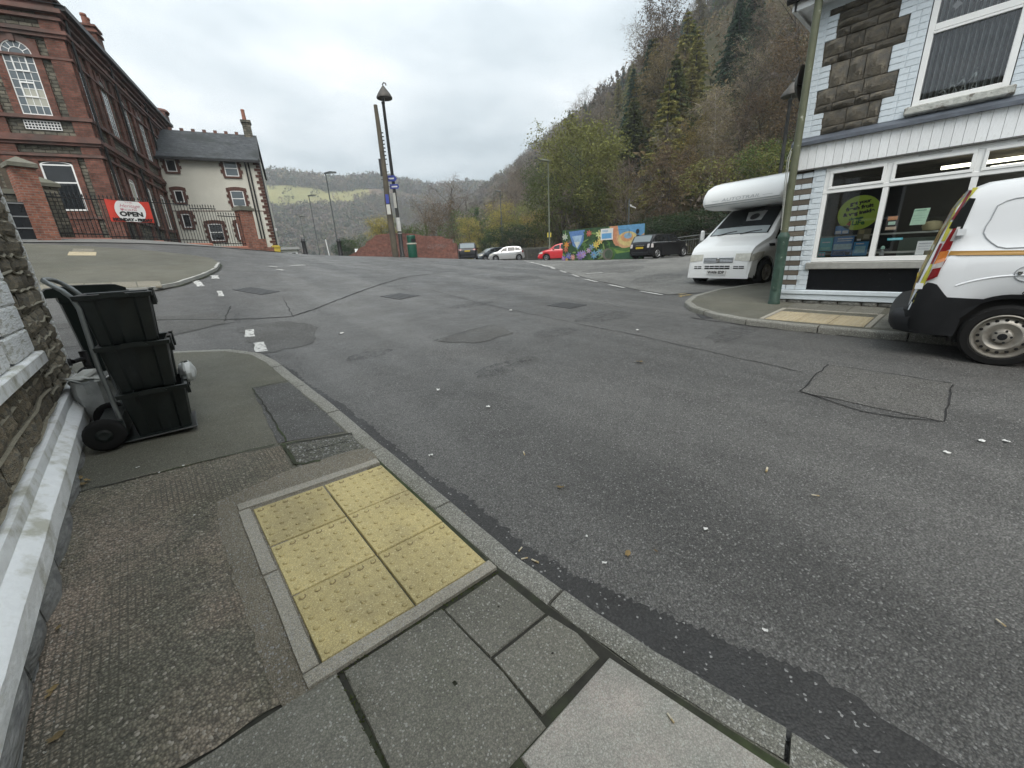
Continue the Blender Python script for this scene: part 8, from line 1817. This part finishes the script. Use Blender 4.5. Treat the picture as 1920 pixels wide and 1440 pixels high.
blob_wood('hillside_woodland', np.stack([X_, Y_, TF(X_, Y_) - .3], 1), g.uniform(7, 12, n), [far_mat('hillside grey wood', (.115, .098, .085)), far_mat('hillside brown wood', (.13, .10, .07)), far_mat('hillside dark wood', (.075, .065, .055)), far_mat('hillside olive wood', (.10, .10, .05))], 31, tris=60, wide=.34, fs=.085)
n = 5200; u = 2 + 130 * g.random(n) ** 1.2; s_ = -40 + 380 * g.random(n) ** 1.2; X_, Y_ = 34 + FN[0] * u + FD[0] * s_, 12 + FN[1] * u + FD[1] * s_
keep = ~((X_ < XX_) & (X_ > XM) & (Y_ > YM) & (Y_ < YX)); X_, Y_, u = X_[keep], Y_[keep], u[keep]
um = [leaf_mat('bracken undergrowth', (.13, .095, .05)), leaf_mat('dark undergrowth', (.055, .06, .032)), leaf_mat('bramble undergrowth', (.075, .082, .036)), leaf_mat('dead leaf undergrowth', (.15, .115, .065))]
blob_wood('undergrowth', np.stack([X_, Y_, TF(X_, Y_) - .3], 1), g.uniform(1.2, 4.2, len(X_)) , um, 8, tris=46, wide=.75, fs=.12)
n = 2200; u, s_ = g.uniform(3, 75, n), g.uniform(-45, 25, n); X_, Y_ = 34 + FN[0] * u + FD[0] * s_, 12 + FN[1] * u + FD[1] * s_; keep = ~((X_ < XX_) & (Y_ > YM) & (Y_ < YX)); X_, Y_ = X_[keep], Y_[keep]
blob_wood('undergrowth', np.stack([X_, Y_, TF(X_, Y_) - .2], 1), g.uniform(1.2, 3.6, len(X_)), um + [m_twig, m_twig_d], 41, tris=70, wide=.7, fs=.075)
# rough grass bank below the wood
n = 900; u = g.uniform(-7, 3, n); s_ = g.uniform(0, 120, n); X_, Y_ = 34 + FN[0] * u + FD[0] * s_, 12 + FN[1] * u + FD[1] * s_; keep = (X_ > 33.3) | (Y_ > 45); X_, Y_ = X_[keep], Y_[keep]
blob_wood('scrub', np.stack([X_, Y_, TF(X_, Y_) - .2], 1), g.uniform(.6, 1.8, len(X_)), [leaf_mat('rough grass', (.11, .105, .040)), leaf_mat('pale rough grass', (.16, .145, .06))], 12, tris=40, wide=.9, fs=.12)

# ------------------------------------------------------------------ litter on the road and footway
m_paper = M('scrap of white paper', (.62, .62, .60), rough=.8, var=.1, scale=30); m_butt = M('cigarette paper', (.52, .47, .36), rough=.8, var=.15, scale=60); m_filter = M('cigarette filter', (.40, .31, .17), rough=.8); m_leafy = M('fallen leaf', (.17, .12, .05), rough=.8, var=.3, scale=40, rnd=.3)
def onr(px, py):
    "point on whichever surface the pixel shows"
    p = G(px, py); 
    return (p[0], p[1], h(p[0], p[1]) + .008) if not (p[0] < 1.05 and p[1] < 6.8) else (lambda x, y: (x, y, float(PL(np.array(x), np.array(y))) + .012))(*(G(px, py, .04)[:2]))
rl = random.Random(23)
def scrap(px, py, size, label, group='paper scraps'):
    x, y, z = onr(px, py); P = []; size *= .72
    for i in range(4):
        P.append([((i / 3 - .5) * size * rl.uniform(.7, 1.2), (j / 3 - .5) * size * .7 * rl.uniform(.6, 1.3), abs(rl.gauss(0, size * .13))) for j in range(4)])
    o = MB().grid(P).obj('paper_scrap', m_paper, loc=(x, y, z)); o.rotation_euler = (0, 0, rl.uniform(0, 6.28)); return tag(o, label, 'litter', group)
def butt(px, py, ang, label, s=1.):
    x, y, z = onr(px, py); t = thing('cigarette_butt', label, 'litter', (x, y, z + .004), ang, 'cigarette butts')
    MB().tube([(0, 0, 0), (.022 * s, 0, 0)], .0038 * s, 7).obj('paper', m_butt, t); MB().tube([(-.014 * s, 0, 0), (0, 0, 0)], .0039 * s, 7).obj('filter', m_filter, t)
def leaf(px, py, size, label):
    x, y, z = onr(px, py); pts = []
    for k in range(14): a = 6.2832 * k / 14; r = size * (.55 + .45 * abs(math.cos(2.5 * a))) * (1.2 if abs(a - 3.14) > 2 else .9); pts.append((r * math.cos(a), r * .6 * math.sin(a)))
    mb = MB().grid([[(u, v, size * .25 * abs(math.sin(u / size * 2))) for u, v in pts], [(u * .5, v * .5, size * .12) for u, v in pts], [(0, 0, size * .05)] * 14], close_v=True)
    o = mb.obj('fallen_leaf', m_leafy, loc=(x, y, z + .002)); o.rotation_euler = (rl.uniform(-.2, .2), rl.uniform(-.2, .2), rl.uniform(0, 6.28)); tag(o, label, 'leaf', 'fallen leaves')
scrap(1133, 1057, .035, 'crumpled white scrap in the middle of the near road, lowest of the three'); scrap(1323, 994, .035, 'broken white crumb patch right of the two other near road scraps'); scrap(1100, 1007, .022, 'small white triangle of paper up and left of the crumpled scrap')
scrap(822, 732, .07, 'largest white scrap on the road beyond the kerb corner'); scrap(915, 764, .06, 'thin white scrap right of the largest far scrap'); scrap(808, 855, .05, 'scattered white crumbs beside the middle of the kerb'); scrap(1434, 1184, .028, 'narrow white strip in the lower right road'); scrap(1840, 828, .06, 'pale scrap near the right edge of the road'); scrap(1885, 829, .05, 'second pale scrap hard against the right edge'); scrap(1775, 850, .05, 'pale scrap just below the two right edge scraps')
scrap(655, 1182, .028, 'white feather like scrap on the lowest yellow tactile slab'); scrap(366, 970, .016, 'tiny white fleck on the exposed aggregate left of the tactile slabs'); scrap(968, 1040, .015, 'tiny white fleck in the dark channel beside the kerb'); scrap(640, 626, .10, 'white scrap on the road beyond the near corner dashes'); scrap(1195, 620, .09, 'white scrap on the far road before the shop corner'); scrap(958, 583, .12, 'pale rag on the tar seam in mid road'); scrap(260, 880, .03, 'white fleck on the dark footway below the recycling boxes'); scrap(300, 890, .022, 'second white fleck below the recycling boxes'); scrap(345, 877, .025, 'white fleck on the footway right of the two below the boxes'); scrap(1560, 618, .10, 'white scrap in the road by the far tactile slabs')
butt(985, 1050, 2.6, 'cigarette butt in the dark channel closest to the tactile slabs'); butt(975, 1034, .3, 'short cigarette butt just above the one closest to the tactile slabs'); butt(1005, 1056, 1.8, 'cigarette butt at the road edge of the dark channel', 1.2); butt(1258, 1356, 1.2, 'cigarette butt in the joint behind the near kerb stone', .9); butt(1530, 932, 2.0, 'yellowish cigarette butt in the middle of the right road', 1.1); butt(1877, 1173, .8, 'pale cigarette butt by the right edge of the frame', 1.0); butt(1437, 884, .2, 'long pale stick like butt far up the right road', 1.7); butt(983, 853, 1., 'cigarette butt beyond the dark channel level with the tactile slabs', 1.4)
leaf(1052, 916, .03, 'curled brown leaf on the road right of the kerb'); leaf(1176, 1042, .028, 'flat brown leaf beside the crumpled white scrap'); leaf(1230, 1036, .014, 'tiny yellow leaf right of the flat brown leaf'); leaf(1200, 680, .05, 'yellow leaf far out in the middle of the road'); leaf(870, 968, .02, 'small leaf at the edge of the kerb channel')
for k, (px, py) in enumerate(((152, 902), (160, 912), (150, 918), (165, 905))): leaf(px, py, .026, ('brown leaf heaped against the house base, topmost', 'curled leaf against the house base, second of the heap', 'brown leaf at the bottom of the heap by the house base', 'leaf at the right of the heap by the house base')[k])
for k, (px, py, s_) in enumerate(((100, 1300, .03), (96, 1310, .025), (106, 1392, .04), (112, 1185, .03))): leaf(px, py, s_ * .6, ('leaf fragment in the crack beside the base stones', 'smaller leaf fragment in the same crack', 'reddish leaf low in the crack by the base stones', 'dark leaf scrap high in the crack by the base stones')[k])
# grit too small to pick apart
P = []; g = np.random.default_rng(77)
for _ in range(1500):
    x = g.uniform(1.5, 6.5); y = g.uniform(-.4, 8) if g.random() < .6 else g.uniform(-.3, 3); P.append((x, y))
for _ in range(30): P.append((1.14 + abs(g.normal()) * .05, g.uniform(-.2, 6)))
P = np.array(P); z = H(P[:, 0], P[:, 1]) + .006; P3 = np.c_[P, z]
P2 = np.c_[g.uniform(-.6, .95, 420), g.uniform(.8, 5.5, 420)]; P3 = np.r_[P3, np.c_[P2, PL(P2[:, 0], P2[:, 1]) + .012]]
P2 = np.c_[-.6 + abs(g.normal(size=160)) * .03, g.uniform(1.2, 4.5, 160)]; P3 = np.r_[P3, np.c_[P2, PL(P2[:, 0], P2[:, 1]) + .012]]
lf = leaves(P3, .0042, g, .7); o = bpy.data.objects.new('grit', np_mesh('grit', lf[0], lf[1], [M('pale grit', (.24, .235, .21), rough=.9, var=.4, scale=50, world=True)])); C.objects.link(o); stuff(o)
# moss tufts along the joints
P2 = np.c_[np.r_[g.normal(.195, .008, 160), g.uniform(.1, .98, 160), g.normal(.52, .02, 120)], np.r_[g.uniform(.6, 1.3, 160), g.normal(1.303, .006, 160), g.uniform(2.95, 3.4, 120)]]; lf = leaves(np.c_[P2, PL(P2[:, 0], P2[:, 1]) + .006], .006, g, .3)
o = bpy.data.objects.new('moss', np_mesh('moss', lf[0], lf[1], [leaf_mat('joint moss', (.045, .055, .015))])); C.objects.link(o); stuff(o)

# ------------------------------------------------------------------ damp autumn air
hz_top = 480.
haze = MB().box(-900, 900, -900, 1100, -60, hz_top).obj('haze', [], None) if False else None
me = MB().box(-700, 700, -700, 800, -60, 330).mesh('haze', [])
haze = bpy.data.objects.new('haze', me); C.objects.link(haze); stuff(haze)
hm = bpy.data.materials.new('haze'); hm.use_nodes = True; t_ = hm.node_tree; t_.nodes.clear(); o_ = N(t_, 'ShaderNodeOutputMaterial'); pv = N(t_, 'ShaderNodeVolumePrincipled')
pv.inputs['Color'].default_value = (.86, .92, .97, 1); pv.inputs['Density'].default_value = .0006; pv.inputs['Anisotropy'].default_value = .2
L(t_, pv.outputs[0], o_.inputs['Volume']); me.materials.append(hm)
